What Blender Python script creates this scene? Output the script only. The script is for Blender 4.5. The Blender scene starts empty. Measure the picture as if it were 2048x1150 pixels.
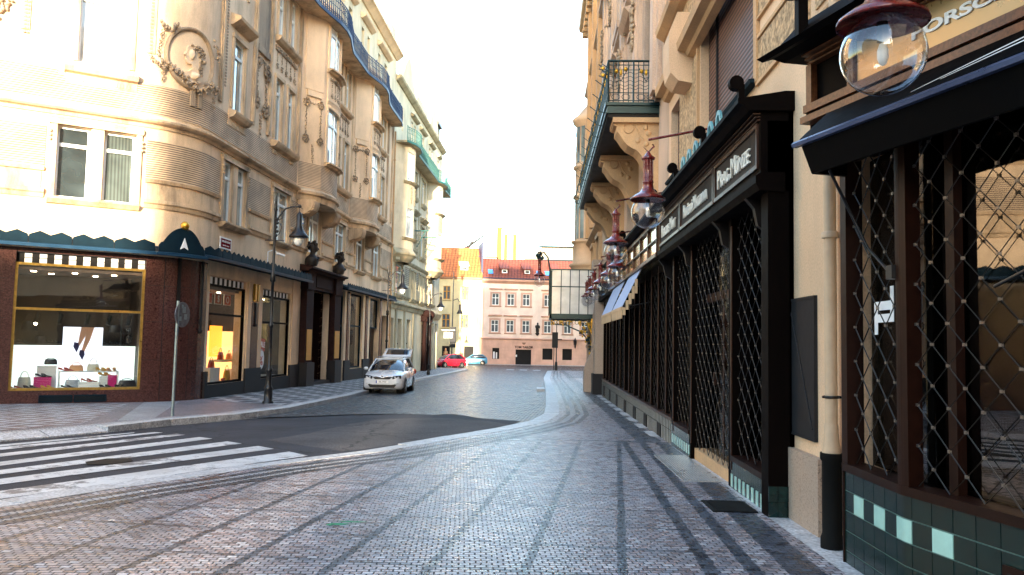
import bpy, bmesh, math, random
from mathutils import Vector, Matrix
R=math.radians; pi=math.pi; sin=math.sin; cos=math.cos
random.seed(7)
sc=bpy.context.scene; COL=sc.collection
# ---------------------------------------------------------------- camera
S=0.0125                       # fall of the street along +Y
def gz(y): return -S*y
yaw,pitch,roll=R(2.0789),R(3.9277),R(1.15)
f=Vector((-sin(yaw)*cos(pitch),cos(yaw)*cos(pitch),sin(pitch)))
r=Vector((cos(yaw),sin(yaw),0)); u=r.cross(f)
r2=r*cos(roll)+u*sin(roll); u2=u*cos(roll)-r*sin(roll)
cd=bpy.data.cameras.new('camera'); cam=bpy.data.objects.new('camera',cd); COL.objects.link(cam)
cam.matrix_world=Matrix(((r2.x,u2.x,-f.x,0),(r2.y,u2.y,-f.y,0),(r2.z,u2.z,-f.z,1.7),(0,0,0,1)))
cd.sensor_width=36; cd.lens=36*1600/2048; cd.clip_start=.05; cd.clip_end=3000
sc.camera=cam
# ---------------------------------------------------------------- sky, sun, exposure
SUN_EL,SUN_AZ=R(7.0),R(3.5)    # low sun behind the camera, a little to the right
w=bpy.data.worlds.new('World'); sc.world=w; w.use_nodes=True
nt=w.node_tree; bg=nt.nodes['Background']; sky=nt.nodes.new('ShaderNodeTexSky')
sky.sky_type='NISHITA'; sky.sun_disc=False; sky.sun_elevation=SUN_EL; sky.sun_rotation=pi-SUN_AZ
sky.air_density=1.0; sky.dust_density=.9; sky.ozone_density=1.4
nt.links.new(sky.outputs[0],bg.inputs[0]); bg.inputs[1].default_value=.15
ld=bpy.data.lights.new('sun','SUN'); ld.energy=2.0; ld.angle=R(.5); ld.color=(1,.84,.62)
sun=bpy.data.objects.new('sun',ld); COL.objects.link(sun)
tos=Vector((sin(SUN_AZ)*cos(SUN_EL),-cos(SUN_AZ)*cos(SUN_EL),sin(SUN_EL)))
sun.rotation_euler=tos.to_track_quat('Z','Y').to_euler()
sc.view_settings.view_transform='Standard'; sc.view_settings.look='None'; sc.view_settings.exposure=3.48; sc.view_settings.gamma=1
# ---------------------------------------------------------------- materials
def nodes(name):
    m=bpy.data.materials.new(name); m.use_nodes=True; n=m.node_tree
    return m,n,n.nodes['Principled BSDF']
def N(n,t,**k):
    x=n.nodes.new('ShaderNode'+t)
    for a,b in k.items(): setattr(x,a,b)
    return x
def L(n,a,b): n.links.new(a,b)
def rgb(c): return (c[0],c[1],c[2],1)
def mixc(n,fac,a,b,mode='MIX'):
    x=N(n,'MixRGB',blend_type=mode)
    for i,v in enumerate((fac,a,b)):
        if isinstance(v,(int,float)): x.inputs[i].default_value=v
        elif isinstance(v,(tuple,list)): x.inputs[i].default_value=rgb(v)
        else: L(n,v,x.inputs[i])
    return x.outputs[0]
def mth(n,op,a,b=None,c=None):
    x=N(n,'Math',operation=op)
    for i,v in enumerate((a,b,c)):
        if v is None: continue
        if isinstance(v,(int,float)): x.inputs[i].default_value=v
        else: L(n,v,x.inputs[i])
    return x.outputs[0]
def ramp(n,v,*st):
    x=N(n,'ValToRGB'); L(n,v,x.inputs[0]); e=x.color_ramp.elements
    while len(e)<len(st): e.new(.5)
    for i,(p,c) in enumerate(st):
        e[i].position=p; e[i].color=rgb(c) if isinstance(c,(tuple,list)) else (c,c,c,1)
    return x.outputs[0]
def mat(name,col,rough=.6,metal=0,var=.18,scale=3,bump=.0,bscale=60,fine=0,coat=0,spec=None,emit=0,ecol=None):
    m,n,b=nodes(name); tc=N(n,'TexCoord').outputs['Object']
    nz=N(n,'TexNoise'); nz.inputs['Scale'].default_value=scale; nz.inputs['Detail'].default_value=5; nz.inputs['Roughness'].default_value=.65; L(n,tc,nz.inputs[0])
    v=ramp(n,nz.outputs[0],(.3,1-var),(.7,1+var*.4))
    out=mixc(n,1,col,v,'MULTIPLY')
    if fine:
        n2=N(n,'TexNoise'); n2.inputs['Scale'].default_value=bscale*.7; n2.inputs['Detail'].default_value=3; L(n,tc,n2.inputs[0])
        out=mixc(n,1,out,ramp(n,n2.outputs[0],(.35,1-fine),(.65,1+fine*.5)),'MULTIPLY')
    L(n,out,b.inputs['Base Color']); b.inputs['Roughness'].default_value=rough; b.inputs['Metallic'].default_value=metal
    L(n,mth(n,'MULTIPLY_ADD',nz.outputs[0],.25,rough-.125),b.inputs['Roughness'])
    if coat: b.inputs['Coat Weight'].default_value=coat; b.inputs['Coat Roughness'].default_value=.06
    if spec is None and rough>.3 and not metal: spec=.3
    if spec is not None: b.inputs['Specular IOR Level'].default_value=spec
    if emit:
        b.inputs['Emission Color'].default_value=rgb(ecol or col); b.inputs['Emission Strength'].default_value=emit
    if bump:
        nb=N(n,'TexNoise'); nb.inputs['Scale'].default_value=bscale; nb.inputs['Detail'].default_value=4; L(n,tc,nb.inputs[0])
        bp=N(n,'Bump'); bp.inputs['Strength'].default_value=bump; bp.inputs['Distance'].default_value=.01; L(n,nb.outputs[0],bp.inputs['Height']); L(n,bp.outputs[0],b.inputs['Normal'])
    return m
def plaster(name,col,dirt=(.25,.16,.10),amt=.45):
    m,n,b=nodes(name); tc=N(n,'TexCoord').outputs['Object']
    mp=N(n,'Mapping'); mp.inputs['Scale'].default_value=(1,1,.25); L(n,tc,mp.inputs[0])
    a=N(n,'TexNoise'); a.inputs['Scale'].default_value=1.1; a.inputs['Detail'].default_value=8; a.inputs['Roughness'].default_value=.7; L(n,mp.outputs[0],a.inputs[0])
    c=N(n,'TexNoise'); c.inputs['Scale'].default_value=.55; c.inputs['Detail'].default_value=3; L(n,tc,c.inputs[0])
    d=N(n,'TexNoise'); d.inputs['Scale'].default_value=45; d.inputs['Detail'].default_value=4; L(n,tc,d.inputs[0])
    o=mixc(n,ramp(n,a.outputs[0],(.46,0),(.72,amt)),col,dirt)
    o=mixc(n,1,o,ramp(n,c.outputs[0],(.35,.84),(.65,1.08)),'MULTIPLY')
    o=mixc(n,1,o,ramp(n,d.outputs[0],(.35,.88),(.65,1.06)),'MULTIPLY')
    L(n,o,b.inputs['Base Color']); b.inputs['Roughness'].default_value=.85
    bp=N(n,'Bump'); bp.inputs['Strength'].default_value=.35; bp.inputs['Distance'].default_value=.01; L(n,d.outputs[0],bp.inputs['Height']); L(n,bp.outputs[0],b.inputs['Normal'])
    return m
def ribbed(name,col,dark,period=.105,axis=2,rough=.8,metal=0,duty=.35,bdist=.03):
    m,n,b=nodes(name); tc=N(n,'TexCoord').outputs['Object']; sp=N(n,'SeparateXYZ'); L(n,tc,sp.inputs[0])
    nz=N(n,'TexNoise'); nz.inputs['Scale'].default_value=1.3; nz.inputs['Detail'].default_value=6; L(n,tc,nz.inputs[0])
    p=mth(n,'FRACT',mth(n,'ADD',mth(n,'DIVIDE',sp.outputs[axis],period),mth(n,'MULTIPLY',nz.outputs[0],.12)))
    t=mth(n,'PINGPONG',p,.5); g=ramp(n,t,(duty*.5*.6,0),(duty*.5*1.6,1))
    o=mixc(n,g,dark,col); o=mixc(n,1,o,ramp(n,nz.outputs[0],(.35,.72),(.62,1.06)),'MULTIPLY')
    L(n,o,b.inputs['Base Color']); b.inputs['Roughness'].default_value=rough; b.inputs['Metallic'].default_value=metal
    bp=N(n,'Bump'); bp.inputs['Strength'].default_value=.8; bp.inputs['Distance'].default_value=bdist; L(n,g,bp.inputs['Height']); L(n,bp.outputs[0],b.inputs['Normal'])
    return m
def granite(name,c1,c2,rough=.25,scale=55):
    m,n,b=nodes(name); tc=N(n,'TexCoord').outputs['Object']
    v=N(n,'TexVoronoi'); v.inputs['Scale'].default_value=scale; L(n,tc,v.inputs[0])
    z=N(n,'TexNoise'); z.inputs['Scale'].default_value=scale*.6; z.inputs['Detail'].default_value=6; L(n,tc,z.inputs[0])
    s=N(n,'SeparateColor'); L(n,v.outputs['Color'],s.inputs[0])
    o=mixc(n,mth(n,'MULTIPLY',s.outputs[0],z.outputs[0]),c1,c2); o=mixc(n,ramp(n,z.outputs[0],(.55,0),(.66,.7)),o,(c1[0]*.3,c1[1]*.3,c1[2]*.3))
    L(n,o,b.inputs['Base Color']); b.inputs['Roughness'].default_value=rough
    return m
def thin_glass(name,tint=(1,1,1),rough=.015,ior=1.5,boost=1.0):
    m,n,b=nodes(name); n.nodes.remove(b); out=n.nodes['Material Output']
    t=N(n,'BsdfTransparent'); t.inputs[0].default_value=rgb(tint); g=N(n,'BsdfGlossy'); g.inputs['Roughness'].default_value=rough
    lw=N(n,'LayerWeight'); lw.inputs[0].default_value=.5; fr=N(n,'Math',operation='MULTIPLY_ADD'); L(n,mth(n,'POWER',lw.outputs['Facing'],3.5),fr.inputs[0]); fr.inputs[1].default_value=.8; fr.inputs[2].default_value=.07; mx=N(n,'MixShader')
    tc=N(n,'TexCoord').outputs['Object']; nz=N(n,'TexNoise'); nz.inputs['Scale'].default_value=1.4; L(n,tc,nz.inputs[0])
    bp=N(n,'Bump'); bp.inputs['Strength'].default_value=.05; bp.inputs['Distance'].default_value=.02; L(n,nz.outputs[0],bp.inputs['Height']); L(n,bp.outputs[0],g.inputs['Normal'])
    L(n,mth(n,'MINIMUM',mth(n,'MULTIPLY',fr.outputs[0],boost),1.0),mx.inputs[0]); L(n,t.outputs[0],mx.inputs[1]); L(n,g.outputs[0],mx.inputs[2]); L(n,mx.outputs[0],out.inputs[0])
    return m
def emit(name,col,st):
    m,n,b=nodes(name); b.inputs['Base Color'].default_value=rgb(col); b.inputs['Emission Color'].default_value=rgb(col); b.inputs['Emission Strength'].default_value=st; return m
def windowglass(name,col,wave=0):
    m,n,b=nodes(name); tc=N(n,'TexCoord').outputs['Object']
    nz=N(n,'TexNoise'); nz.inputs['Scale'].default_value=.9; nz.inputs['Detail'].default_value=2; L(n,tc,nz.inputs[0])
    o=mixc(n,1,col,ramp(n,nz.outputs[0],(.35,.45),(.65,1.25)),'MULTIPLY')
    if wave:
        wv=N(n,'TexWave'); wv.bands_direction='DIAGONAL'; wv.inputs['Scale'].default_value=wave; wv.inputs['Distortion'].default_value=1.2
        mp=N(n,'Mapping'); mp.inputs['Scale'].default_value=(1,1,.02); L(n,tc,mp.inputs[0]); L(n,mp.outputs[0],wv.inputs[0])
        o=mixc(n,1,o,ramp(n,wv.outputs[0],(0,.6),(1,1.1)),'MULTIPLY')
    L(n,o,b.inputs['Base Color']); b.inputs['Roughness'].default_value=.03; b.inputs['IOR'].default_value=1.6
    b.inputs['Coat Weight'].default_value=1; b.inputs['Coat Roughness'].default_value=.02
    bp=N(n,'Bump'); bp.inputs['Strength'].default_value=.06; bp.inputs['Distance'].default_value=.05; L(n,nz.outputs[0],bp.inputs['Height']); L(n,bp.outputs[0],b.inputs['Normal']); L(n,bp.outputs[0],b.inputs['Coat Normal'])
    return m
M={}
M['tan']=plaster('tan_plaster',(.82,.60,.39),amt=.6); M['tan2']=plaster('sand_plaster',(.80,.60,.40),amt=.3)
M['trim']=plaster('stone_trim',(.66,.47,.29),dirt=(.06,.035,.02),amt=.9)
M['rib']=ribbed('ribbed_plaster',(.66,.48,.31),(.13,.08,.05),period=.068,bdist=.008); M['orn']=plaster('carved_stone',(.40,.29,.19),dirt=(.03,.02,.012),amt=1.0)  # carved_stone: dirt tone darkened to imitate shade in the carving's recesses
M['cream']=plaster('cream_plaster',(.70,.60,.42),dirt=(.2,.15,.08)); M['creamtrim']=plaster('cream_trim',(.46,.39,.25),dirt=(.12,.09,.05),amt=.8)
M['creamrib']=ribbed('ribbed_cream',(.42,.36,.25),(.17,.13,.08),period=.14)
M['rwall']=plaster('honey_plaster',(.74,.50,.31),amt=.25); M['rtrim']=plaster('honey_trim',(.56,.34,.17),amt=.5)
M['rpink']=plaster('rose_stone',(.62,.44,.32),dirt=(.2,.12,.08),amt=.6)
M['roughcast']=mat('roughcast',(.54,.36,.2),.9,var=.3,scale=14,bump=1,bscale=24,fine=.5)
M['dslat']=ribbed('brown_slats',(.20,.085,.06),(.02,.007,.005),period=.075,rough=.5,duty=.5,bdist=.01)
M['granite']=granite('red_granite',(.04,.013,.011),(.14,.062,.05),.22,34); M['dgranite']=granite('dark_granite',(.004,.003,.0035),(.012,.009,.010),.8,60)
M['ggranite']=granite('grey_granite',(.32,.23,.17),(.5,.39,.3),.6,90); M['porphyry']=mat('porphyry_portal',(.028,.012,.010),.85,var=.4,scale=5,fine=.4,spec=.1); M['bust']=mat('sooty_stone',(.016,.011,.009),.6,var=.5,scale=9,bump=.6,bscale=30)
M['navy']=mat('blue_canopy_metal',(.004,.016,.026),.75,.0,var=.3,spec=.1); M['canopyedge']=mat('canopy_edge_metal',(.012,.05,.10),.4,.0,spec=.4)
M['brass']=mat('brass_frame',(.55,.34,.08),.32,.8,var=.3,scale=12); M['bronze']=mat('bronze_wood',(.016,.0045,.0022),.45,.0,var=.35,scale=10,spec=.12)
M['bronze2']=mat('bright_bronze',(.045,.015,.007),.38,.4,var=.35,scale=10)
M['blackwood']=mat('black_wood',(.004,.002,.002),.5,var=.4,spec=.2); M['ebony']=mat('portal_wood',(.0022,.0009,.0007),.62,var=.4,scale=6,spec=.04)
M['iron']=mat('black_iron',(.005,.005,.007),.4,.2,var=.3,scale=9); M['green']=mat('green_iron',(.004,.03,.035),.35,.3,var=.3,scale=9)
M['blueiron']=mat('blue_iron',(.006,.035,.12),.5,.0,var=.3,scale=9); M['greeniron']=mat('verdigris_iron',(.03,.13,.12),.6,.0,var=.3,scale=9)
M['red']=mat('red_lamp_paint',(.15,.008,.006),.28,.1,var=.35,scale=14,coat=.6); M['gold']=mat('gilding',(.75,.42,.06),.3,.9,var=.4,scale=20)
M['grille']=mat('grille_steel',(.035,.03,.025),.4,.6,var=.3,scale=20); M['grilleclip']=mat('grille_clip',(.28,.24,.20),.35,.8)
M['winframe']=mat('white_window_paint',(.80,.83,.80),.4,var=.12); M['darkframe']=mat('brown_window_paint',(.06,.03,.018),.4)
M['pane']=windowglass('window_glass',(.035,.05,.055)); M['pane2']=windowglass('curtained_glass',(.28,.34,.33),wave=3.0); M['pane3']=windowglass('sky_pale_glass',(.75,.76,.74))  # pane3: pale base colour imitates sky reflected in the panes
M['shopglass']=thin_glass('shop_glass',(.93,.95,.93),boost=1.1); M['globe']=thin_glass('globe_glass',(.97,.97,.99),rough=.01,ior=1.45,boost=1.6)
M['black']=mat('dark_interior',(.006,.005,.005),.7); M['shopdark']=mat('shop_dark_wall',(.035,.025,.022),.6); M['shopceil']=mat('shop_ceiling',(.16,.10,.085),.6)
M['white']=mat('white_enamel',(.8,.8,.8),.35,var=.05); M['letters']=mat('cream_letters',(.80,.78,.70),.4,var=.08)
M['milky']=mat('milky_glass',(.72,.70,.66),.22,var=.25,scale=1.2,coat=.5); M['bluefab']=mat('blue_grey_canvas',(.34,.42,.62),.75,var=.12); M['fringe']=mat('sand_fringe',(.55,.38,.22),.8)
M['tile']=mat('dark_green_tile',(.003,.018,.016),.2,var=.35,scale=7,spec=.4); M['tilelight']=mat('pale_green_tile',(.36,.60,.52),.15,var=.12,scale=9,coat=.5); M['grout']=mat('tile_grout',(.10,.17,.16),.7)
M['zinc']=mat('painted_zinc',(.012,.012,.014),.6,.0,var=.3,scale=5,bump=.2,bscale=9); M['cast']=mat('cast_iron_base',(.003,.003,.003),.75,.0,spec=.15)
M['signgold']=mat('sign_gold_panel',(.36,.22,.09),.28,.5,var=.12,scale=2); M['pipe']=mat('tan_pipe_paint',(.52,.36,.23),.5,var=.2)
M['kerb']=mat('kerb_granite',(.50,.50,.51),.5,var=.35,scale=5,fine=.4,bump=.4,bscale=40); M['kerbdark']=mat('kerb_side',(.07,.07,.08),.7,var=.3)
def paint():
    m,n,b=nodes('road_paint'); tc=N(n,'TexCoord').outputs['Object']
    a=N(n,'TexNoise'); a.inputs['Scale'].default_value=4; a.inputs['Detail'].default_value=10; a.inputs['Roughness'].default_value=.75; L(n,tc,a.inputs[0])
    c=N(n,'TexNoise'); c.inputs['Scale'].default_value=.7; c.inputs['Detail'].default_value=4; L(n,tc,c.inputs[0])
    v=N(n,'TexVoronoi',feature='DISTANCE_TO_EDGE'); v.inputs['Scale'].default_value=1.1; ad=N(n,'VectorMath',operation='ADD'); L(n,tc,ad.inputs[0]); L(n,a.outputs['Color'],ad.inputs[1]); L(n,ad.outputs[0],v.inputs[0])
    wear=mth(n,'MAXIMUM',ramp(n,mth(n,'ADD',mth(n,'MULTIPLY',a.outputs[0],.6),mth(n,'MULTIPLY',c.outputs[0],.4)),(.53,0),(.57,.9)),ramp(n,v.outputs[0],(.006,.8),(.014,0)))
    o=mixc(n,1,(.66,.66,.66),ramp(n,c.outputs[0],(.3,.6),(.7,1.05)),'MULTIPLY'); o=mixc(n,1,o,ramp(n,a.outputs[0],(.3,.8),(.6,1.05)),'MULTIPLY')
    L(n,mixc(n,wear,o,(.05,.05,.06)),b.inputs['Base Color']); b.inputs['Roughness'].default_value=.55; return m
M['zebra']=paint(); M['pane4']=windowglass('grey_blind_glass',(.07,.09,.085),wave=5)
M['blackfab']=mat('black_awning_fabric',(.0010,.0010,.0014),.6,var=.3,spec=.05,bump=.6,bscale=5)
def text_mesh(s,size,ext=.01,font=None,sx=1,shear=0,bev=0):
    c=bpy.data.curves.new('t','FONT'); c.body=s; c.size=size; c.extrude=ext; c.align_x='CENTER'; c.align_y='CENTER'; c.shear=shear; c.offset=bev
    o=bpy.data.objects.new('t',c); COL.objects.link(o); dg=bpy.context.evaluated_depsgraph_get(); dg.update()
    me=bpy.data.meshes.new_from_object(o.evaluated_get(dg)); bpy.data.objects.remove(o)
    for v in me.vertices: v.co.x*=sx
    return me
# ---------------------------------------------------------------- mesh builder
ROOT={}
def wl(o):
    while o.parent: o=o.parent
    return ROOT.get(o.name,Vector((0,0,0)))
class MB:
    def __init__(s): s.v=[]; s.f=[]; s.m=[]; s.sm=[]
    def add(s,vs,fs,m=0,sm=False):
        b=len(s.v); s.v+= [tuple(x) for x in vs]; s.f+=[[b+i for i in q] for q in fs]; s.m+=[m]*len(fs); s.sm+=[sm]*len(fs)
    def hexa(s,p,m=0): # p: 8 pts, bottom 4 ccw, top 4
        s.add(p,[(3,2,1,0),(4,5,6,7),(0,1,5,4),(1,2,6,5),(2,3,7,6),(3,0,4,7)],m)
    def box(s,x0,x1,y0,y1,z0,z1,m=0):
        s.hexa([(x0,y0,z0),(x1,y0,z0),(x1,y1,z0),(x0,y1,z0),(x0,y0,z1),(x1,y0,z1),(x1,y1,z1),(x0,y1,z1)],m)
    def loft(s,rings,m=0,sm=True,cap=True,closed=True):
        n=len(rings[0]); vs=[p for q in rings for p in q]; fs=[]
        for i in range(len(rings)-1):
            for j in range(n if closed else n-1):
                k=(j+1)%n; fs.append((i*n+j,i*n+k,(i+1)*n+k,(i+1)*n+j))
        s.add(vs,fs,m,sm)
        if cap and closed:
            s.add(rings[0],[tuple(range(n))[::-1]],m,False); s.add(rings[-1],[tuple(range(n))],m,False)
    def tube(s,pts,rad,n=8,m=0,sm=True,cap=True):
        pts=[Vector(p) for p in pts]; rs=rad if isinstance(rad,(list,tuple)) else [rad]*len(pts); rings=[]; ref=None
        for i,p in enumerate(pts):
            d=(pts[min(i+1,len(pts)-1)]-pts[max(i-1,0)]).normalized()
            a=Vector((0,0,1)) if abs(d.z)<.9 else Vector((1,0,0))
            if ref is not None: a=ref
            x=(a-d*a.dot(d)).normalized(); ref=x; y=d.cross(x)
            rings.append([p+(x*cos(2*pi*k/n)+y*sin(2*pi*k/n))*rs[i] for k in range(n)])
        s.loft(rings,m,sm,cap)
    def lathe(s,prof,c=(0,0,0),n=20,m=0,sm=True): # prof [(r,z)]
        s.loft([[(c[0]+a*cos(2*pi*k/n),c[1]+a*sin(2*pi*k/n),c[2]+z) for k in range(n)] for a,z in prof],m,sm,True)
    def ball(s,c,rx,ry=None,rz=None,n=10,m=0,rot=None):
        ry=ry or rx; rz=rz or rx; k=max(4,n//2); rings=[]
        for i in range(k+1):
            t=pi*i/k; q=max(sin(t),.001); ring=[]
            for j in range(n):
                p=Vector((rx*q*cos(2*pi*j/n),ry*q*sin(2*pi*j/n),-rz*cos(t)))
                if rot: p=rot@p
                ring.append(p+Vector(c))
            rings.append(ring)
        s.loft(rings,m,True,False)
    def prism(s,poly,axfun,d0,d1,m=0,sm=False): # poly 2d -> axfun(a,b,d)
        n=len(poly); A=[axfun(a,b,d0) for a,b in poly]; B=[axfun(a,b,d1) for a,b in poly]
        s.add(A+B,[tuple(range(n))[::-1],tuple(range(n,2*n))]+[(i,(i+1)%n,n+(i+1)%n,n+i) for i in range(n)],m,sm)
    # facade helpers -------------------------------------------------
    def fbox(s,P,s0,s1,z0,z1,w0,w1,m=0,zf=None):
        br=P.breaks(s0,s1); rings=[]
        for q in br: rings.append([P(q,z0,w0),P(q,z0,w1),P(q,z1,w1),P(q,z1,w0)])
        s.loft(rings,m,False)
    def fprof(s,P,s0,s1,prof,m=0): # closed profile [(w,z)]
        s.loft([[P(q,z,ww) for ww,z in prof] for q in P.breaks(s0,s1)],m,False)
    def wall(s,P,s0,s1,z0,z1,w,holes=(),m=0,depth=.24,rm=None):
        rm=m if rm is None else rm
        ss=sorted(set(P.breaks(s0,s1)+[x for h in holes for x in h[:2] if s0<x<s1])); zs=sorted(set([z0,z1]+[x for h in holes for x in h[2:4] if z0<x<z1]))
        for i in range(len(ss)-1):
            for j in range(len(zs)-1):
                cs,cz=(ss[i]+ss[i+1])/2,(zs[j]+zs[j+1])/2
                if any(h[0]<cs<h[1] and h[2]<cz<h[3] for h in holes): continue
                s.add([P(ss[i],zs[j],w),P(ss[i+1],zs[j],w),P(ss[i+1],zs[j+1],w),P(ss[i],zs[j+1],w)],[(0,1,2,3)],m)
        for h in holes:
            a,b,c,d=h[:4]
            for q0,q1 in zip(P.breaks(a,b)[:-1],P.breaks(a,b)[1:]):
                s.add([P(q0,c,w),P(q1,c,w),P(q1,c,w-depth),P(q0,c,w-depth)],[(0,1,2,3)],rm)
                s.add([P(q0,d,w),P(q1,d,w),P(q1,d,w-depth),P(q0,d,w-depth)],[(0,1,2,3)],rm)
            for q in(a,b): s.add([P(q,c,w),P(q,d,w),P(q,d,w-depth),P(q,c,w-depth)],[(0,1,2,3)],rm)
    def split(s,name,mats,parent=None): # one object for each separate piece added
        import collections
        n=len(s.v); root=list(range(n))
        def fd(x):
            while root[x]!=x: root[x]=root[root[x]]; x=root[x]
            return x
        key={}
        for i,v in enumerate(s.v):
            k=(round(v[0],3),round(v[1],3),round(v[2],3))
            if k in key: root[fd(i)]=fd(key[k])
            else: key[k]=i
        for q in s.f:
            for a in q[1:]: root[fd(a)]=fd(q[0])
        g=collections.OrderedDict()
        for j,q in enumerate(s.f): g.setdefault(fd(q[0]),[]).append(j)
        out=[]
        for js in g.values():
            b=MB(); idx={}
            for j in js:
                for a in s.f[j]:
                    if a not in idx: idx[a]=len(b.v); b.v.append(s.v[a])
                b.f.append([idx[a] for a in s.f[j]]); b.m.append(s.m[j]); b.sm.append(s.sm[j])
            out.append(b.build(name,mats,parent))
        return out
    def build(s,name,mats,parent=None,smooth_all=False):
        me=bpy.data.meshes.new(name); off=wl(parent) if parent else Vector((0,0,0))
        me.from_pydata([(a-off.x,b-off.y,c-off.z) for a,b,c in s.v],[],s.f)
        if not isinstance(mats,(list,tuple)): mats=[mats]
        for q in mats: me.materials.append(M[q] if isinstance(q,str) else q)
        for i,p in enumerate(me.polygons): p.material_index=s.m[i]; p.use_smooth=s.sm[i]
        bm=bmesh.new(); bm.from_mesh(me); bmesh.ops.recalc_face_normals(bm,faces=bm.faces); bm.to_mesh(me); bm.free()
        o=bpy.data.objects.new(name,me); COL.objects.link(o)
        if parent: o.parent=parent
        return o
def tag(o,label,cat,group=None):
    o['label']=label; o['category']=cat
    if group: o['group']=group
    return o
def thing(name,label,cat,loc=(0,0,0),group=None):
    o=bpy.data.objects.new(name,None); COL.objects.link(o); o.location=loc; ROOT[o.name]=Vector(loc); o.empty_display_size=.3
    return tag(o,label,cat,group)
def struct(o): o['kind']='structure'; return o
def copy_tree(o,parent=None):
    c=o.copy(); COL.objects.link(c)
    if parent: c.parent=parent; c.matrix_parent_inverse=o.matrix_parent_inverse.copy()
    for ch in o.children: copy_tree(ch,c)
    return c
def put_mesh(me,name,matn,mw,parent=None):
    o=bpy.data.objects.new(name,me); me.materials.clear(); me.materials.append(M[matn] if isinstance(matn,str) else matn); COL.objects.link(o)
    me.transform(mw)
    if parent: o.parent=parent; me.transform(Matrix.Translation(-wl(parent)))
    return o
class Path:
    def __init__(s,P0,ang,segs):
        s.g=[];p=Vector(P0);a=ang;q=0
        for t in segs:
            if t[0]=='l': Ln=t[1];s.g.append((q,q+Ln,0,p.copy(),a));p=p+Vector((cos(a),sin(a)))*Ln;q+=Ln
            else:
                rr,th=t[1],t[2];Ln=rr*abs(th);sg=1 if th>0 else -1;s.g.append((q,q+Ln,rr*sg,p.copy(),a))
                c=p+Vector((-sin(a),cos(a)))*rr*sg;a=a+th;p=c-Vector((-sin(a),cos(a)))*rr*sg;q+=Ln
    def raw(s,q):
        for g in s.g:
            if q<=g[1]: break
        d=q-g[0]
        if not g[2]: return g[3]+Vector((cos(g[4]),sin(g[4])))*d,g[4]
        c=g[3]+Vector((-sin(g[4]),cos(g[4])))*g[2];a=g[4]+d/g[2]; return c-Vector((-sin(a),cos(a)))*g[2],a
    def __call__(s,q,z,w=0):
        p,a=s.raw(q); return Vector((p.x+sin(a)*w,p.y-cos(a)*w,z))
    def breaks(s,a,b):
        r=[a]
        for g in s.g:
            if g[2]:
                n=max(2,int(abs((g[1]-g[0])/g[2])/R(6)))
                for k in range(n+1):
                    q=g[0]+(g[1]-g[0])*k/n
                    if a+1e-4<q<b-1e-4: r.append(q)
            else:
                for q in (g[0],g[1]):
                    if a+1e-4<q<b-1e-4: r.append(q)
        return sorted(set(r+[b]))
    def frame(s,q,z,w=0): # matrix: x along facade, y up, z outward
        p=s(q,z,w); a=s.raw(q)[1]
        X=Vector((cos(a),sin(a),0)); Z=Vector((sin(a),-cos(a),0)); Y=Vector((0,0,1))
        return Matrix(((X.x,Y.x,Z.x,p.x),(X.y,Y.y,Z.y,p.y),(X.z,Y.z,Z.z,p.z),(0,0,0,1)))
class PolyPath(Path): # follows a base path with a plan offset: pts [(s,w)]
    def __init__(s,base,pts): s.b=base; s.p=pts
    def off(s,q):
        P=s.p
        if q<=P[0][0]: return P[0][1]
        for (a,x),(b,y) in zip(P[:-1],P[1:]):
            if q<=b: return x+(y-x)*(q-a)/(b-a)
        return P[-1][1]
    def nrm(s,q):
        e=.02; return (s.off(q+e)-s.off(q-e))/(2*e)
    def __call__(s,q,z,w=0):
        k=s.nrm(q); l=math.hypot(1,k); return s.b(q-k/l*w,z,s.off(q)+w/l)
    def breaks(s,a,b): return sorted(set([a,b]+[q for q,_ in s.p if a+1e-4<q<b-1e-4]))
    def raw(s,q):
        p=s(q,0,0); a=s(q+.03,0,0)-s(q-.03,0,0); return Vector((p.x,p.y)),math.atan2(a.y,a.x)
def bayplan(c,hw,wm,fl=.45,n=8):
    pts=[(c-hw,0)]; a=hw*(1-fl)
    for i in range(n+1):
        t=-1+2*i/n; pts.append((c+a*t,wm*(.78+.22*cos(t*pi/2))))
    pts.append((c+hw,0)); return pts
# window: white frame > pane, sill
def window(P,s0,s1,z0,z1,parent,w=0,fm='winframe',pm='pane',mull=1,tran=.68,sill='trim',sd=.22,sw=.12,rec=.16,sh=.1,mt=.045,hood=None):
    b=MB(); t=.075
    a0,a1=w-rec-.06,w-rec
    b.fbox(P,s0,s1,z0,z0+t,a0,a1); b.fbox(P,s0,s1,z1-t,z1,a0,a1); b.fbox(P,s0,s0+t,z0+t,z1-t,a0,a1); b.fbox(P,s1-t,s1,z0+t,z1-t,a0,a1)
    zt=z0+(z1-z0)*tran if tran else None
    if tran: b.fbox(P,s0+t,s1-t,zt-.05,zt+.05,a0,a1+.02)
    for k in range(mull):
        c=s0+(s1-s0)*(k+1)/(mull+1)
        b.fbox(P,c-mt,c+mt,z0+t,(zt-.05) if tran else z1-t,a0,a1+.01)
        if tran: b.fbox(P,c-mt*.8,c+mt*.8,zt+.05,z1-t,a0,a1+.005)
    o=b.build('window',fm,parent)
    g=MB(); g.fbox(P,s0+.02,s1-.02,z0+.02,z1-.02,a0-.03,a0+.02); g.build('pane',pm,o)
    if sill:
        q=MB(); q.fprof(P,s0-sw,s1+sw,[(w-.02,z0-sh*2.0),(w+sd*.45,z0-sh*1.7),(w+sd*.6,z0-sh),(w+sd,z0-sh*.8),(w+sd,z0-.01),(w-.14,z0+.012)]); q.build('sill',sill,o)
    return o
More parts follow.
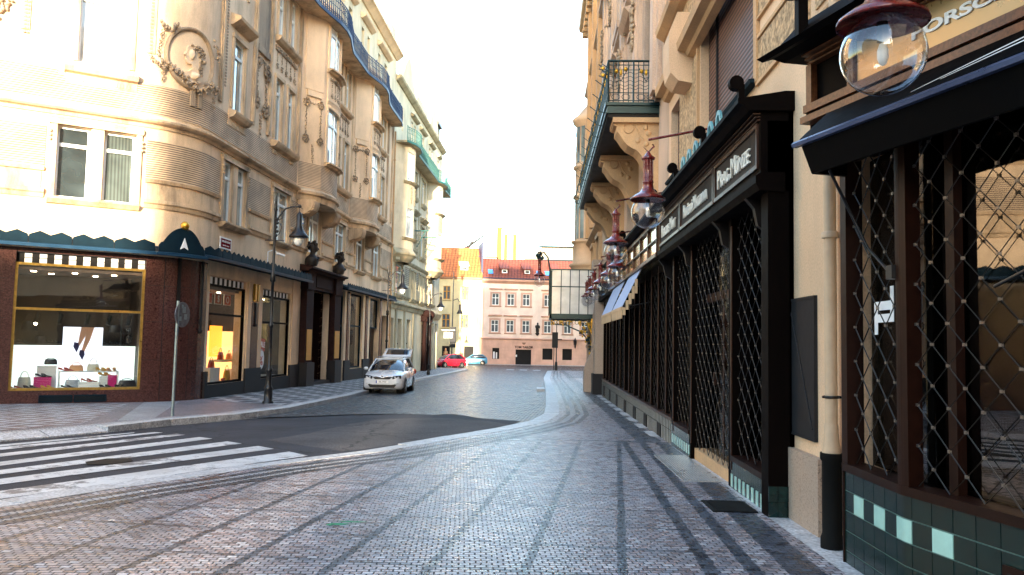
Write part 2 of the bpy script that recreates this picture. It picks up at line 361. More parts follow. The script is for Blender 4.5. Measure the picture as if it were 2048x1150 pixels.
def surround(b,P,s0,s1,z0,z1,w,t=.13,d=.05,m=0,top=True):
    b.fbox(P,s0-t,s0,z0,z1,w-.01,w+d,m); b.fbox(P,s1,s1+t,z0,z1,w-.01,w+d,m)
    if top: b.fbox(P,s0-t-.03,s1+t+.03,z1,z1+t,w-.01,w+d*1.4,m)
def rosette(b,P,s,z,w,r,rng,m=0,n=9):
    n=int(n*2.2)
    F=P.frame(s,z,w)
    b.ball(F@Vector((0,0,.02)),r*.35,n=8,m=m)
    for k in range(n):
        a=2*pi*k/n+rng.random()*.4; q=r*(.55+.4*rng.random()); c=F@Vector((q*cos(a),q*sin(a),.02+.03*rng.random()))
        b.ball(c,r*(.13+.12*rng.random()),r*(.22+.1*rng.random()),r*(.1+.1*rng.random()),n=6,m=m,rot=Matrix.Rotation(rng.random()*3,3,'X')@Matrix.Rotation(rng.random()*3,3,'Y'))
def garland(b,P,pts,w,r,rng,m=0,dens=1.0):
    for (a,z),(c,d) in zip(pts[:-1],pts[1:]):
        ln=math.hypot(c-a,d-z); k=max(2,int(ln/r*dens*2.2))
        for i in range(k):
            t=i/k; F=P(a+(c-a)*t+rng.uniform(-.7,.7)*r,z+(d-z)*t+rng.uniform(-.7,.7)*r,w+rng.random()*r*.5)
            b.ball(F,r*rng.uniform(.25,.45),r*rng.uniform(.25,.7),r*rng.uniform(.3,.6),n=5,m=m,rot=Matrix.Rotation(rng.random()*3,3,'X'))
# ================================================================ GROUND
def brick_setts(n,vec,bw,bh,mort,warp=.012,wsc=5):
    nz=N(n,'TexNoise'); nz.inputs['Scale'].default_value=wsc; nz.inputs['Detail'].default_value=2; L(n,vec,nz.inputs[0])
    sb=N(n,'VectorMath',operation='SUBTRACT'); L(n,nz.outputs['Color'],sb.inputs[0]); sb.inputs[1].default_value=(.5,.5,.5)
    sc_=N(n,'VectorMath',operation='SCALE'); L(n,sb.outputs[0],sc_.inputs[0]); sc_.inputs['Scale'].default_value=warp*2
    ad=N(n,'VectorMath',operation='ADD'); L(n,vec,ad.inputs[0]); L(n,sc_.outputs[0],ad.inputs[1])
    br=N(n,'TexBrick'); br.inputs['Scale'].default_value=1; br.inputs['Brick Width'].default_value=bw; br.inputs['Row Height'].default_value=bh
    br.inputs['Mortar Size'].default_value=mort; br.inputs['Mortar Smooth'].default_value=.6; br.inputs['Color1'].default_value=(0,0,0,1); br.inputs['Color2'].default_value=(1,1,1,1); br.inputs['Mortar'].default_value=(.5,.5,.5,1)
    L(n,ad.outputs[0],br.inputs[0]); return br
def rot_coords(n,ang,axis_swap=False):
    tc=N(n,'TexCoord').outputs['Object']; mp=N(n,'Mapping'); mp.inputs['Rotation'].default_value=(0,0,ang); L(n,tc,mp.inputs[0]); return tc,mp.outputs[0]
def setts(name,cols,ang=0,bw=.085,bh=.06,mort=.007,mcol=(.03,.03,.03),rough=.38,bd=.02,mask=None,dark=None,warp=.012,moss=0,rv=.25):
    m,n,b=nodes(name); tc,v=rot_coords(n,ang); br=brick_setts(n,v,bw,bh,mort,warp)
    sp=N(n,'SeparateColor'); L(n,br.outputs['Color'],sp.inputs[0])
    o=ramp(n,sp.outputs[0],*[(i/(len(cols)-1)*.98+.01,c) for i,c in enumerate(cols)])
    nz=N(n,'TexNoise'); nz.inputs['Scale'].default_value=.9; nz.inputs['Detail'].default_value=6; nz.inputs['Roughness'].default_value=.7; L(n,tc,nz.inputs[0])
    fn=N(n,'TexNoise'); fn.inputs['Scale'].default_value=38; fn.inputs['Detail'].default_value=4; L(n,tc,fn.inputs[0])
    if mask:
        k=mask(n,tc); d=ramp(n,sp.outputs[0],(0,dark[0]),(1,dark[1])); o=mixc(n,k,o,d)
    o=mixc(n,1,o,ramp(n,nz.outputs[0],(.3,.62),(.7,1.12)),'MULTIPLY'); o=mixc(n,1,o,ramp(n,fn.outputs[0],(.3,.7),(.7,1.15)),'MULTIPLY')
    o=mixc(n,br.outputs['Fac'],o,mcol); L(n,o,b.inputs['Base Color'])
    rr=mth(n,'ADD',mth(n,'MULTIPLY',br.outputs['Fac'],.4),mth(n,'MULTIPLY_ADD',sp.outputs[0],rv,rough-rv/2)); L(n,rr,b.inputs['Roughness'])
    h=mth(n,'ADD',mth(n,'MULTIPLY',mth(n,'SUBTRACT',1,br.outputs['Fac']),1),mth(n,'ADD',mth(n,'MULTIPLY',sp.outputs[0],.35),mth(n,'MULTIPLY',fn.outputs[0],.5)))
    un=N(n,'TexNoise'); un.inputs['Scale'].default_value=2.2; un.inputs['Detail'].default_value=3; L(n,tc,un.inputs[0]); h=mth(n,'ADD',h,mth(n,'MULTIPLY',un.outputs[0],1.2))
    bp=N(n,'Bump'); bp.inputs['Strength'].default_value=.9; bp.inputs['Distance'].default_value=bd; L(n,h,bp.inputs['Height']); L(n,bp.outputs[0],b.inputs['Normal'])
    return m
def band(n,val,c,wd): # 1 when |val-c|<wd/2
    return mth(n,'LESS_THAN',mth(n,'ABSOLUTE',mth(n,'SUBTRACT',val,c)),wd/2)
def pave_mask(n,tc):
    th=R(5.45); sp=N(n,'SeparateXYZ'); L(n,tc,sp.inputs[0]); x,y=sp.outputs[0],sp.outputs[1]
    nz=N(n,'TexNoise'); nz.inputs['Scale'].default_value=14; L(n,tc,nz.inputs[0]); jit=mth(n,'MULTIPLY',mth(n,'SUBTRACT',nz.outputs[0],.5),.05)
    uu=mth(n,'ADD',mth(n,'SUBTRACT',mth(n,'MULTIPLY',x,cos(th)),mth(n,'MULTIPLY',y,sin(th))),jit); vv=mth(n,'ADD',mth(n,'ADD',mth(n,'MULTIPLY',x,sin(th)),mth(n,'MULTIPLY',y,cos(th))),jit)
    fu=mth(n,'PINGPONG',mth(n,'SUBTRACT',uu,.063-7.55),.755/2); fv=mth(n,'PINGPONG',mth(n,'SUBTRACT',vv,-8.95),.45)
    g=mth(n,'MAXIMUM',mth(n,'LESS_THAN',fu,.040),mth(n,'MULTIPLY',mth(n,'LESS_THAN',fv,.033),.8))
    g=mth(n,'MULTIPLY',g,mth(n,'LESS_THAN',y,15.9))
    xs=mth(n,'ADD',mth(n,'SUBTRACT',x,mth(n,'MULTIPLY',mth(n,'SUBTRACT',y,6.5),.031)),jit)
    near=mth(n,'LESS_THAN',y,15.9); left=mth(n,'LESS_THAN',xs,1.33)
    g=mth(n,'MULTIPLY',g,left)
    bb=mth(n,'MAXIMUM',mth(n,'MAXIMUM',band(n,xs,1.39,.12),band(n,xs,1.74,.13)),band(n,xs,2.15,.3))
    g=mth(n,'MAXIMUM',g,mth(n,'MULTIPLY',bb,near))
    g=mth(n,'MAXIMUM',g,band(n,mth(n,'ADD',y,jit),15.98,.2))
    far=mth(n,'GREATER_THAN',y,16.1)
    g=mth(n,'MAXIMUM',g,mth(n,'MULTIPLY',far,mth(n,'MAXIMUM',band(n,mth(n,'ADD',x,jit),2.2,.5),0)))
    return g
PINK=[(.22,.18,.19),(.42,.345,.355),(.33,.305,.34),(.48,.42,.44),(.23,.225,.265),(.56,.54,.57)]
M['pave']=setts('mosaic_setts',PINK,R(-5.45),.092,.066,.0075,mcol=(.012,.012,.014),rough=.33,mask=pave_mask,dark=((.028,.034,.052),(.095,.11,.15)),bd=.018,warp=.02)
M['pavedark']=setts('dark_setts',[(.02,.025,.04),(.045,.05,.07),(.08,.09,.12)],R(-5.45),.092,.066,.0075,mcol=(.012,.012,.014),rough=.36,bd=.012)
M['pavelight']=setts('light_setts',[(.34,.34,.36),(.5,.5,.52),(.42,.4,.42)],R(-5.45),.092,.066,.0075,mcol=(.012,.012,.014),rough=.42,bd=.012)
M['cobble']=setts('road_cobbles',[(.02,.024,.036),(.05,.055,.075),(.09,.10,.125),(.035,.04,.05)],R(4),.20,.16,.038,mcol=(.006,.006,.008),rough=.22,bd=.03,warp=.03,rv=.2)
def dia_mask(n,tc):
    mp=N(n,'Mapping'); mp.inputs['Rotation'].default_value=(0,0,-R(34.4)); L(n,tc,mp.inputs[0]); sp=N(n,'SeparateXYZ'); L(n,mp.outputs[0],sp.inputs[0]); x,y=sp.outputs[0],sp.outputs[1]
    a=mth(n,'ADD',mth(n,'DIVIDE',x,1.0),y); b=mth(n,'SUBTRACT',mth(n,'DIVIDE',x,1.0),y)
    fa=mth(n,'PINGPONG',a,.6); fb=mth(n,'PINGPONG',b,.6)
    ln=mth(n,'MAXIMUM',mth(n,'LESS_THAN',fa,.10),mth(n,'LESS_THAN',fb,.10))
    return mth(n,'MAXIMUM',ln,mth(n,'MULTIPLY',mth(n,'GREATER_THAN',fa,.38),mth(n,'GREATER_THAN',fb,.38)))
M['diam']=setts('diamond_mosaic',[(.15,.085,.085),(.24,.15,.145),(.19,.14,.145)],R(34.4),.07,.06,.006,rough=.5,mask=dia_mask,dark=((.42,.43,.46),(.62,.63,.66)),bd=.008)
def chk_mask(n,tc):
    mp=N(n,'Mapping'); mp.inputs['Rotation'].default_value=(0,0,R(1.3)); L(n,tc,mp.inputs[0]); sp=N(n,'SeparateXYZ'); L(n,mp.outputs[0],sp.inputs[0]); x,y=sp.outputs[0],sp.outputs[1]
    row=mth(n,'FLOOR',mth(n,'DIVIDE',x,.55)); odd=mth(n,'MODULO',mth(n,'ABSOLUTE',row),2)
    yy=mth(n,'FRACT',mth(n,'ADD',mth(n,'DIVIDE',y,1.5),mth(n,'MULTIPLY',odd,.5))); xx=mth(n,'ABSOLUTE',mth(n,'SUBTRACT',mth(n,'FRACT',mth(n,'DIVIDE',x,.55)),.5))
    return mth(n,'LESS_THAN',mth(n,'ABSOLUTE',mth(n,'SUBTRACT',yy,.5)),mth(n,'SUBTRACT',.36,mth(n,'MULTIPLY',xx,.35)))
M['check']=setts('chequer_mosaic',[(.38,.38,.4),(.55,.55,.57),(.46,.45,.47)],R(1.3),.07,.06,.006,rough=.5,mask=chk_mask,dark=((.035,.045,.06),(.09,.10,.12)),bd=.008)
M['pink']=setts('pink_setts',[(.19,.14,.15),(.30,.24,.25),(.24,.22,.24)],R(20),.07,.06,.006,rough=.5,bd=.008)
def asphalt(name,c,sp=.35):
    m,n,b=nodes(name); tc=N(n,'TexCoord').outputs['Object']
    v=N(n,'TexVoronoi'); v.inputs['Scale'].default_value=85; L(n,tc,v.inputs[0]); s=N(n,'SeparateColor'); L(n,v.outputs['Color'],s.inputs[0])
    z=N(n,'TexNoise'); z.inputs['Scale'].default_value=.8; z.inputs['Detail'].default_value=7; L(n,tc,z.inputs[0])
    o=mixc(n,s.outputs[0],(c[0]*(1-sp),c[1]*(1-sp),c[2]*(1-sp)),(c[0]*(1+sp),c[1]*(1+sp),c[2]*(1+sp))); o=mixc(n,1,o,ramp(n,z.outputs[0],(.3,.7),(.7,1.25)),'MULTIPLY')
    ck=N(n,'TexVoronoi',feature='DISTANCE_TO_EDGE'); ck.inputs['Scale'].default_value=.33
    wn=N(n,'TexNoise'); wn.inputs['Scale'].default_value=3; wn.inputs['Detail'].default_value=6; L(n,tc,wn.inputs[0]); aa=N(n,'VectorMath',operation='ADD'); L(n,tc,aa.inputs[0]); ss=N(n,'VectorMath',operation='SCALE'); L(n,wn.outputs['Color'],ss.inputs[0]); ss.inputs['Scale'].default_value=.5; L(n,ss.outputs[0],aa.inputs[1]); L(n,aa.outputs[0],ck.inputs[0])
    o=mixc(n,ramp(n,ck.outputs[0],(.004,.85),(.010,0)),o,(.008,.008,.01))
    L(n,o,b.inputs['Base Color']); b.inputs['Roughness'].default_value=.8; b.inputs['Specular IOR Level'].default_value=.25
    bp=N(n,'Bump'); bp.inputs['Strength'].default_value=1.0; bp.inputs['Distance'].default_value=.006; L(n,s.outputs[0],bp.inputs['Height']); L(n,bp.outputs[0],b.inputs['Normal']); return m
M['asph']=asphalt('smooth_asphalt',(.028,.029,.038)); M['asph2']=asphalt('coarse_asphalt',(.06,.055,.058),.9)
def sheet(b,pts,off,m=0): b.add([(x,y,gz(y)+off) for x,y in pts],[tuple(range(len(pts)))],m)
def offA(x,y): return -.12+.01222*(x+9.4)-.01003*(y-15.2)   # the asphalt rises to meet the dropped kerb
def sheetA(b,pts,e): b.add([(x,y,gz(y)+offA(x,y)+e) for x,y in pts],[tuple(range(len(pts)))])
g=MB(); g.add([(x,y,gz(y)-.2) for x,y in((-1200,-400),(1200,-400),(1200,1600),(-1200,1600))],[(0,1,2,3)]); struct(g.build('ground','asph'))
KL=[(-30,-14.5),(-16,3.5),(-9.82,14.43),(-9.38,15.22),(-8.9,16.4),(-8.45,18.3),(-7.6,20.3),(-7.12,22.8),(-7.02,29.6),(-7.25,36),(-7.28,47.2),(-7.05,60),(-6.9,77.5),(-7.4,79.6),(-9.2,81),(-14,81.6),(-40,82)]
KR=[(-14,-7),(-8.8,3.0),(-6.9,6.4),(-5.81,8.6),(-5.3,9.72),(-4.81,10.61),(-4.27,11.67),(-3.68,12.6),(-3.07,13.5),(-2.55,14.6),(-1.85,16.2),(-.95,18.1),(-.2,20.3),(.15,22.8),(.24,26.5),(.3,36),(.3,56),(.75,77.5),(1.4,79.5),(3,80.2),(30,80.4)]
EDGE=[(-.43,20.91),(-1.56,21.83),(-2.44,23.34),(-4.06,23.51),(-5.38,22.85),(-6.25,21.87),(-7.3,20.9)]
b=MB(); road=[(-.2,20.2)]+[q for q in KR if q[1]>22]+[(30,123),(-40,123)]+[q for q in KL if q[1]>21.3][::-1]+[(-7.5,20.6),(-6.2,21.5),(-5.3,22.4),(-4,23.1),(-2.6,22.9),(-1.7,21.4)]; sheet(b,road,-.12)
struct(b.build('cobbled_road','cobble'))
b=MB(); asp=[q for q in KR if q[1]<20]+EDGE+[q for q in KL if q[1]<21][::-1]; sheetA(b,asp,0)
struct(b.build('asphalt_road','asph'))
b=MB(); cr=[(-3.3,13.6),(-2.5,14.9),(-1.82,16.6),(-.9,18.5),(-.62,19.6),(-1.5,21.1),(-2.95,21.81),(-4.16,21.05),(-4.54,19.32),(-4.81,16.86),(-5.2,15.3)]; sheetA(b,cr,.004); struct(b.build('asphalt_patch','asph2'))
b=MB() # zebra stripes
ZL=[((-9.46,13.9),(-9.26,13.61),(-8.32,16.33),(-8.38,16.52)),((-9.19,13.51),(-8.93,13.14),(-7.79,16.52),(-8.01,16.61)),((-8.59,12.64),(-8.32,12.25),(-7.13,16.1),(-7.41,16.3)),((-7.92,11.66),(-7.63,11.25),(-6.29,15.42),(-6.67,15.69)),((-7.34,10.83),(-7.07,10.44),(-5.41,14.59),(-5.82,14.95)),((-6.81,10.05),(-6.51,9.61),(-4.55,13.8),(-4.98,14.23)),((-6.2,9.16),(-5.85,8.65),(-3.69,12.89),(-4.17,13.43))]
for q0,q1,q2,q3 in ZL: # extended beyond the left frame edge
    e=lambda a,b_:(a[0]-(b_[0]-a[0])*1.2,a[1]-(b_[1]-a[1])*1.2)
    sheetA(b,[e(q0,q3),e(q1,q2),q2,q3],.008)
struct(b.build('zebra_crossing','zebra'))
b=MB() # far zebra blocks and left-turn line
for k,x in enumerate((-1.6,-.2,1.2)): sheet(b,[(x-1.9,83.5),(x-1.1,83.5),(x-1.1,86.3),(x-1.9,86.3)],-.116)
struct(b.build('far_zebra_crossing','zebra'))
# kerb stones + pavements
def offs(pts,d):
    out=[]
    for i,p in enumerate(pts):
        a=Vector(pts[max(i-1,0)]); c=Vector(pts[min(i+1,len(pts)-1)]); t=(c-a).normalized(); out.append((p[0]+t.y*d,p[1]-t.x*d))
    return out
def resample(pts,step):
    out=[pts[0]]
    for a,c in zip(pts[:-1],pts[1:]):
        n_=max(1,round((Vector(c)-Vector(a)).length/step))
        for k in range(1,n_+1): out.append((a[0]+(c[0]-a[0])*k/n_,a[1]+(c[1]-a[1])*k/n_))
    return out
rk=random.Random(3)
def kerbstones(pts,wid,side,drop,mbs,fl=False):
    P=resample(pts,.95); I=offs(P,wid*side) ; gpx=.012
    for i in range(len(P)-1):
        a,c,e,d=Vector(P[i]),Vector(P[i+1]),Vector(I[i+1]),Vector(I[i])
        t=(c-a).normalized()*gpx; a=a+t;c=c-t;d=d+t;e=e-t
        dr=drop(P[i][1],P[i][0]); tz=rk.uniform(.002,.008); zo=-.12*dr+tz+ (0.006 if dr>0 else 0)
        if fl and P[i][1]<14.5: zo=(offA(*P[i])+.010)*min(1,(14.5-P[i][1])*1.2)
        mbs.hexa([(a.x,a.y,gz(a.y)-.19),(c.x,c.y,gz(c.y)-.19),(e.x,e.y,gz(e.y)-.19),(d.x,d.y,gz(d.y)-.19),(a.x,a.y,gz(a.y)+zo),(c.x,c.y,gz(c.y)+zo),(e.x,e.y,gz(e.y)+tz),(d.x,d.y,gz(d.y)+tz)])
b=MB(); kerbstones([q for q in KR if 2<q[1]<80.3],.42,1,lambda y,x:0,b,True); b.box(-.12,.26,38.2,39.8,gz(39)-.15,gz(39)+.012)
struct(b.build('kerb_right','kerb'))
b=MB(); kerbstones(KL[1:],.34,-1,lambda y,x:.85 if (y<15.6 and x>-17) else 0,b); struct(b.build('kerb_left','kerb'))
KRi=offs(KR,.42); 
b=MB(); poly=[(x,y) for x,y in KRi if y<80.3]; poly=[(-14,-40)]+poly+[(14,80),(14,-40)]
sheet(b,poly,0,0)
def strip(path_pts,d0,d1,off,m):
    A=offs(path_pts,d0);B=offs(path_pts,d1)
    for i in range(len(A)-1): sheet(b,[A[i],A[i+1],B[i+1],B[i]],off,m)
kk=resample([q for q in KR if 2<q[1]<79],.6)
for d0,d1,mm in((.62,.74,1),(.90,1.02,1),(.44,.60,2) if False else (.76,.88,2),(1.04,1.12,2),(1.14,1.27,1)): strip(kk,d0,d1,.004,mm)
sheet(b,[(2.42,2),(2.75,2),(2.75,15.8),(2.52,15.8)],.004,3)
for k in range(9): sheet(b,[(2.35,17+k*1.9),(2.95,17+k*1.9),(2.95,18.2+k*1.9),(2.35,18.2+k*1.9)],.006,3)
struct(b.build('pavement_right',['pave','pavedark','pavelight','kerb']))
b=MB(); KLi=offs(KL,-.34); poly=KLi[1:]+[(-40,95) if False else (-40,83.5)]
polyL=KLi[1:]+[(-40,60),(-26,15),(-22,0)]; sheet(b,polyL,0,0)
aL=resample([q for q in KL if 12<q[1]<79],.8)
def strip2(path_pts,d0,d1,off,m):
    A=offs(path_pts,-d0);B=offs(path_pts,-d1)
    for i in range(len(A)-1): sheet(b,[A[i],B[i],B[i+1],A[i+1]],off,m)
strip2(aL,.34,.62,.004,2)
sheet(b,[(-13.5,10.2),(-10.3,15.2),(-9.75,17.0),(-11.9,23.0),(-15.2,21.2),(-22,16.5),(-16.5,6)],.005,1)
sheet(b,[(-9.35,17.6),(-8.95,18.5),(-10.95,24.2),(-11.7,23.5)],.005,2)
sheet(b,[(-7.55,23.6),(-7.45,30),(-7.65,47),(-7.4,78),(-10.4,78),(-10.5,60),(-11,26.2),(-10.3,25.0)],.005,3)
struct(b.build('pavement_left',['pink','diam','pavelight','check']))
# grates, manhole in the pavement
M['slab']=mat('pale_stone_slab',(.34,.33,.32),.3,var=.4,scale=3,fine=.3)
def grate(x0,x1,y0,y1,label,bars=14):
    t=thing('pavement_grate',label,'grate',((x0+x1)/2,(y0+y1)/2,gz((y0+y1)/2)))
    b=MB(); fz=lambda y,o: gz(y)+o
    def bx(a,c,d,e,h0,h1): b.hexa([(a,d,fz(d,h0)),(c,d,fz(d,h0)),(c,e,fz(e,h0)),(a,e,fz(e,h0)),(a,d,fz(d,h1)),(c,d,fz(d,h1)),(c,e,fz(e,h1)),(a,e,fz(e,h1))])
    bx(x0,x1,y0,y0+.03,.001,.016); bx(x0,x1,y1-.03,y1,.001,.016); bx(x0,x0+.03,y0+.03,y1-.03,.001,.016); bx(x1-.03,x1,y0+.03,y1-.03,.001,.016)
    b.build('grate_frame','cast',t); b=MB()
    for k in range(bars):
        x=x0+.03+(x1-x0-.06)*(k+.2)/bars; bx(x,x+(x1-x0)/bars*.5,y0+.03,y1-.03,.004,.014)
    b.build('grate_bars','cast',t); b=MB(); bx(x0+.03,x1-.03,y0+.03,y1-.03,.0055,.0065); b.build('shaft','black',t)
grate(1.93,2.42,9.0,9.65,'dark slotted iron grate nearest the camera beside green tiled shopfront',22)
grate(1.98,2.52,11.1,13.9,'long pale slotted stone light-well slab before the portal doorway',12)
for c in bpy.data.objects['pavement_grate.001'].children: c.data.materials[0]=M['slab']
b=MB()
b.prism([(.34*cos(a*pi/3+.2)*(1.0),.34*sin(a*pi/3+.2)) for a in range(6)],lambda p,q,d:(-6.38+p*.95,11.85+q*1.25,gz(11.85+q*1.25)+offA(-6.38+p*.95,11.85+q*1.25)+.010+d),0,.003)
mh=b.build('manhole_cover','cast'); tag(mh,'dark worn iron manhole cover set between the zebra stripes','manhole cover')
b=MB()
for x0,y0,rx,ry in((-1.93,7.86,.09,.05),(-1.82,7.98,.13,.03),(-2.0,7.82,.04,.04)): b.add([(x0+rx*cos(a)*(1+.3*sin(3*a)),y0+ry*sin(a),gz(y0+ry*sin(a))+.003) for a in [2*pi*k/14 for k in range(14)]],[tuple(range(14))])
tag(b.build('spray_mark',mat('green_spray_paint',(.03,.28,.14),.7,var=.6,scale=30)),'small green spray paint mark on the near mosaic paving','paint mark')
rl=random.Random(5)
for x0,y0 in((-4.1,7.7),(-4.4,7.35),(-3.3,8.0),(1.1,7.9),(-.6,11.0),(.9,13.2)):
    b=MB(); b.add([(x0+rl.uniform(-.03,.03)+dx,y0+dy,gz(y0)+.006+rl.random()*.01) for dx,dy in((-.02,-.015),(.02,-.018),(.025,.015),(-.015,.02))],[(0,1,2,3)]); tag(b.build('paper_scrap','white'),'tiny white paper scrap lying on the near mosaic paving','litter','paper scraps on the paving')
# ================================================================ LEFT SIDE: CORNER BUILDING
AA=R(34.366); BA=R(88.694)
PL=Path((-21.414,17.154),AA,[('l',11.433),('a',2.4,BA-AA),('l',90)])
rg=random.Random(11)
cb=thing('corner_building','ochre four storey corner building with rounded corner, face medallion and shop windows below','building',(-10.96,24.3,-.3))
S1=42.2
BAYC=(24.65,33.3); BAYS=[PolyPath(PL,bayplan(c,2.35,.95)) for c in BAYC]
inbay=lambda s:any(abs(s-c)<2.3 for c in BAYC)
F1=[(8.97,9.84),(10.2,11.05),(14.75,15.5),(15.95,16.68),(19.5,21.4),(24.1,25.9),(28.4,30.3),(32.6,34.4),(36.8,38.6)]
F1z=(5.6,7.72)
F2=[(9.37,10.75),(15.2,16.2),(19.35,20.1),(20.8,21.55),(28.0,28.75),(29.6,30.4),(36.6,37.3),(38.4,39.3)]; F2z=(9.66,12.15)
F3=[(9.37,10.75),(15.2,16.2),(19.35,20.1),(20.8,21.55),(28.0,28.75),(29.6,30.4),(36.6,37.3),(38.4,39.3)]; F3z=(13.9,16.0)
F4=[(s0+.1,s1-.1) for s0,s1 in [(15.0,16.4),(19.3,20.2),(20.8,21.7),(24,24.9),(25.2,26.1),(28.0,28.9),(29.6,30.5),(32.4,33.2),(33.8,34.6),(36.6,37.4),(38.4,39.4)]]; F4z=(17.4,19.6)
# ground floor wall: granite part and plaster part
b=MB(); b.wall(PL,0,13.95,-1,4.1,0,[(8.16,11.5,.08,3.98)],0,.35); b.fbox(PL,8.0,8.16,.0,4.0,-.01,.03); b.build('granite_wall','granite',cb)
b=MB(); hs=[(14.15,17.3,.1,3.72),(18.85,22.2,.1,3.6),(29.45,30.95,-.8,4.3),(32.1,35.0,.05,4.3),(36.7,39.2,-.8,4.25),(40.0,41.6,-.8,3.3),(24.5,27.9,-1,3.95)]
b.wall(PL,13.95,S1,-1,4.55,0,hs,0,.45); b.build('street_wall','tan',cb)
b=MB()
for a,c in((13.95,14.15),(17.3,18.85),(22.2,23.4),(35.0,36.7),(30.95,32.1),(39.2,40.0),(41.6,42.2)): b.fbox(PL,a,c,-1,.55,-.02,.07)
b.fbox(PL,14.15,17.3,-1,.1,-.02,.05); b.fbox(PL,18.85,22.2,-1,.1,-.02,.05); b.fbox(PL,32.1,35.0,-1,.05,-.02,.05); b.split('dark_plinth','dgranite',cb)
b=MB(); b.fbox(PL,31.35,31.75,-.5,4.3,0,.06); b.fbox(PL,35.5,36.0,-.5,4.3,0,.06); b.fbox(PL,17.75,18.4,.5,3.0,0,.05); b.fbox(PL,39.3,39.8,.5,4.3,0,.05); b.split('granite_pilaster','granite',cb)
b=MB(); b.fbox(PL,17.36,17.7,.3,3.75,.0,.05); b.fbox(PL,18.45,18.8,.3,3.75,.0,.05); b.fbox(PL,22.3,22.75,.5,4.4,.0,.06); b.split('cream_pilaster','rwall',cb)
b=MB()
for k in range(2): b.fbox(PL,17.85+k*.28,18.0+k*.28,3.05,3.7,.03,.12)
b.build('wall_light','brass',cb)
# granite joints as thin dark grooves
b=MB()
for z in(.95,2.1,3.2):
    b.fbox(PL,6,8.0,z,z+.012,-.01,.003); b.fbox(PL,11.52,13.9,z,z+.012,-.01,.003)
b.fbox(PL,12.05,12.07,-.4,4.1,-.01,.003); b.fbox(PL,13.0,13.012,-.4,4.1,-.01,.003); b.build('granite_joint','black',cb)
b=MB(); 
for a,c in((8.9,9.74),(9.78,10.62)):
    b.fbox(PL,a,c,-.26,-.22,.0,.02); b.fbox(PL,a,c,-.09,-.05,.0,.02); b.fbox(PL,a,a+.03,-.22,-.09,0,.02); b.fbox(PL,c-.03,c,-.22,-.09,0,.02)
    b.fbox(PL,a+.03,c-.03,-.22,-.09,0,.008,1)
    for k in range(6): b.fbox(PL,a+.03,c-.03,-.212+k*.02,-.204+k*.02,.008,.016)
b.build('vent_grille',['navy','black'],cb)
b=MB()  # dark hanging straps on the corner
for s in(12.45,13.45): b.fbox(PL,s,s+.1,1.9,4.1,.03,.07); b.ball(PL(s+.05,1.86,.05),.08,n=8)
b.fbox(PL,18.02,18.1,2.2,3.0,.06,.09); b.ball(PL(18.06,2.15,.08),.06,n=8); b.split('canopy_hanger','black',cb)
# canopy with scalloped fascia
b=MB()
def canopy(a,c,z,pl,w1,bump=2,h=.42):
    b.fprof(PL,a,c,[(0,z+.02),(0,z+.3),(.03,z+.3),(w1,z+.05),(w1,z-.0)],0)
    b.fprof(PL,a,c,[(w1-.02,z-.03),(w1+.07,z-.03),(w1+.09,z+.06),(w1,z+.08)],1)
    n_=max(1,round((c-a)/pl))
    for i in range(n_):
        s0=a+(c-a)*i/n_+.012; s1=a+(c-a)*(i+1)/n_-.012; prev=None
        for k in range(13):
            t=k/12; zz=z+h*(.74+.26*(1-abs(((t*2)%1)*2-1)))
            s_=s0+(s1-s0)*t; cur=(PL(s_,z+.06,w1-.01),PL(s_,zz,w1-.03),PL(s_,z+.06,w1+.015),PL(s_,zz,w1-.005))
            if prev:
                p,q=prev,cur; b.add([p[0],q[0],q[1],p[1],p[2],q[2],q[3],p[3]],[(3,2,1,0),(4,5,6,7),(0,1,5,4),(1,2,6,5),(2,3,7,6),(3,0,4,7)],0)
            prev=cur
canopy(2,11.62,4.12,1.13,.55); canopy(12.95,23.25,4.18,.8,.55,h=.38); canopy(29.35,41.8,4.32,.8,.55,h=.32)
b.fprof(PL,11.62,12.95,[(0,4.14),(0,4.4),(.03,4.4),(.6,4.2),(.6,4.1)],0); b.fprof(PL,11.62,12.95,[(.58,4.09),(.67,4.09),(.69,4.18),(.6,4.2)],1)
b.build('canopy',['navy','canopyedge'],cb)
b=MB(); N_=24; prev=None
for k in range(N_+1):
    t=-1+2*k/N_; hh=.02+.80*max(0,cos(abs(t)**1.15*pi/2))**.75+(.22*max(0,(abs(t)-.82)/.18)); s_=12.28+t*.6
    cur=(PL(s_,4.15,.58),PL(s_,4.15+hh,.56),PL(s_,4.15,.62),PL(s_,4.15+hh,.60))
    if prev: p,q=prev,cur; b.add([p[0],q[0],q[1],p[1],p[2],q[2],q[3],p[3]],[(3,2,1,0),(4,5,6,7),(0,1,5,4),(1,2,6,5),(2,3,7,6),(3,0,4,7)],0)
    prev=cur
F=PL.frame(12.28,4.15,.62)
for poly in ([(0,.52),(-.13,.16),(0,.23)],[(0,.52),(0,.23),(.13,.16)]): b.prism(poly,lambda p,q,d:F@Vector((p,q,d)),0,.03 if poly[1][0]<0 else .02,1)
b.ball(F@Vector((0,.9,.0)),.13,n=14,m=2); b.build('canopy_crest',['navy','white','gold'],cb)
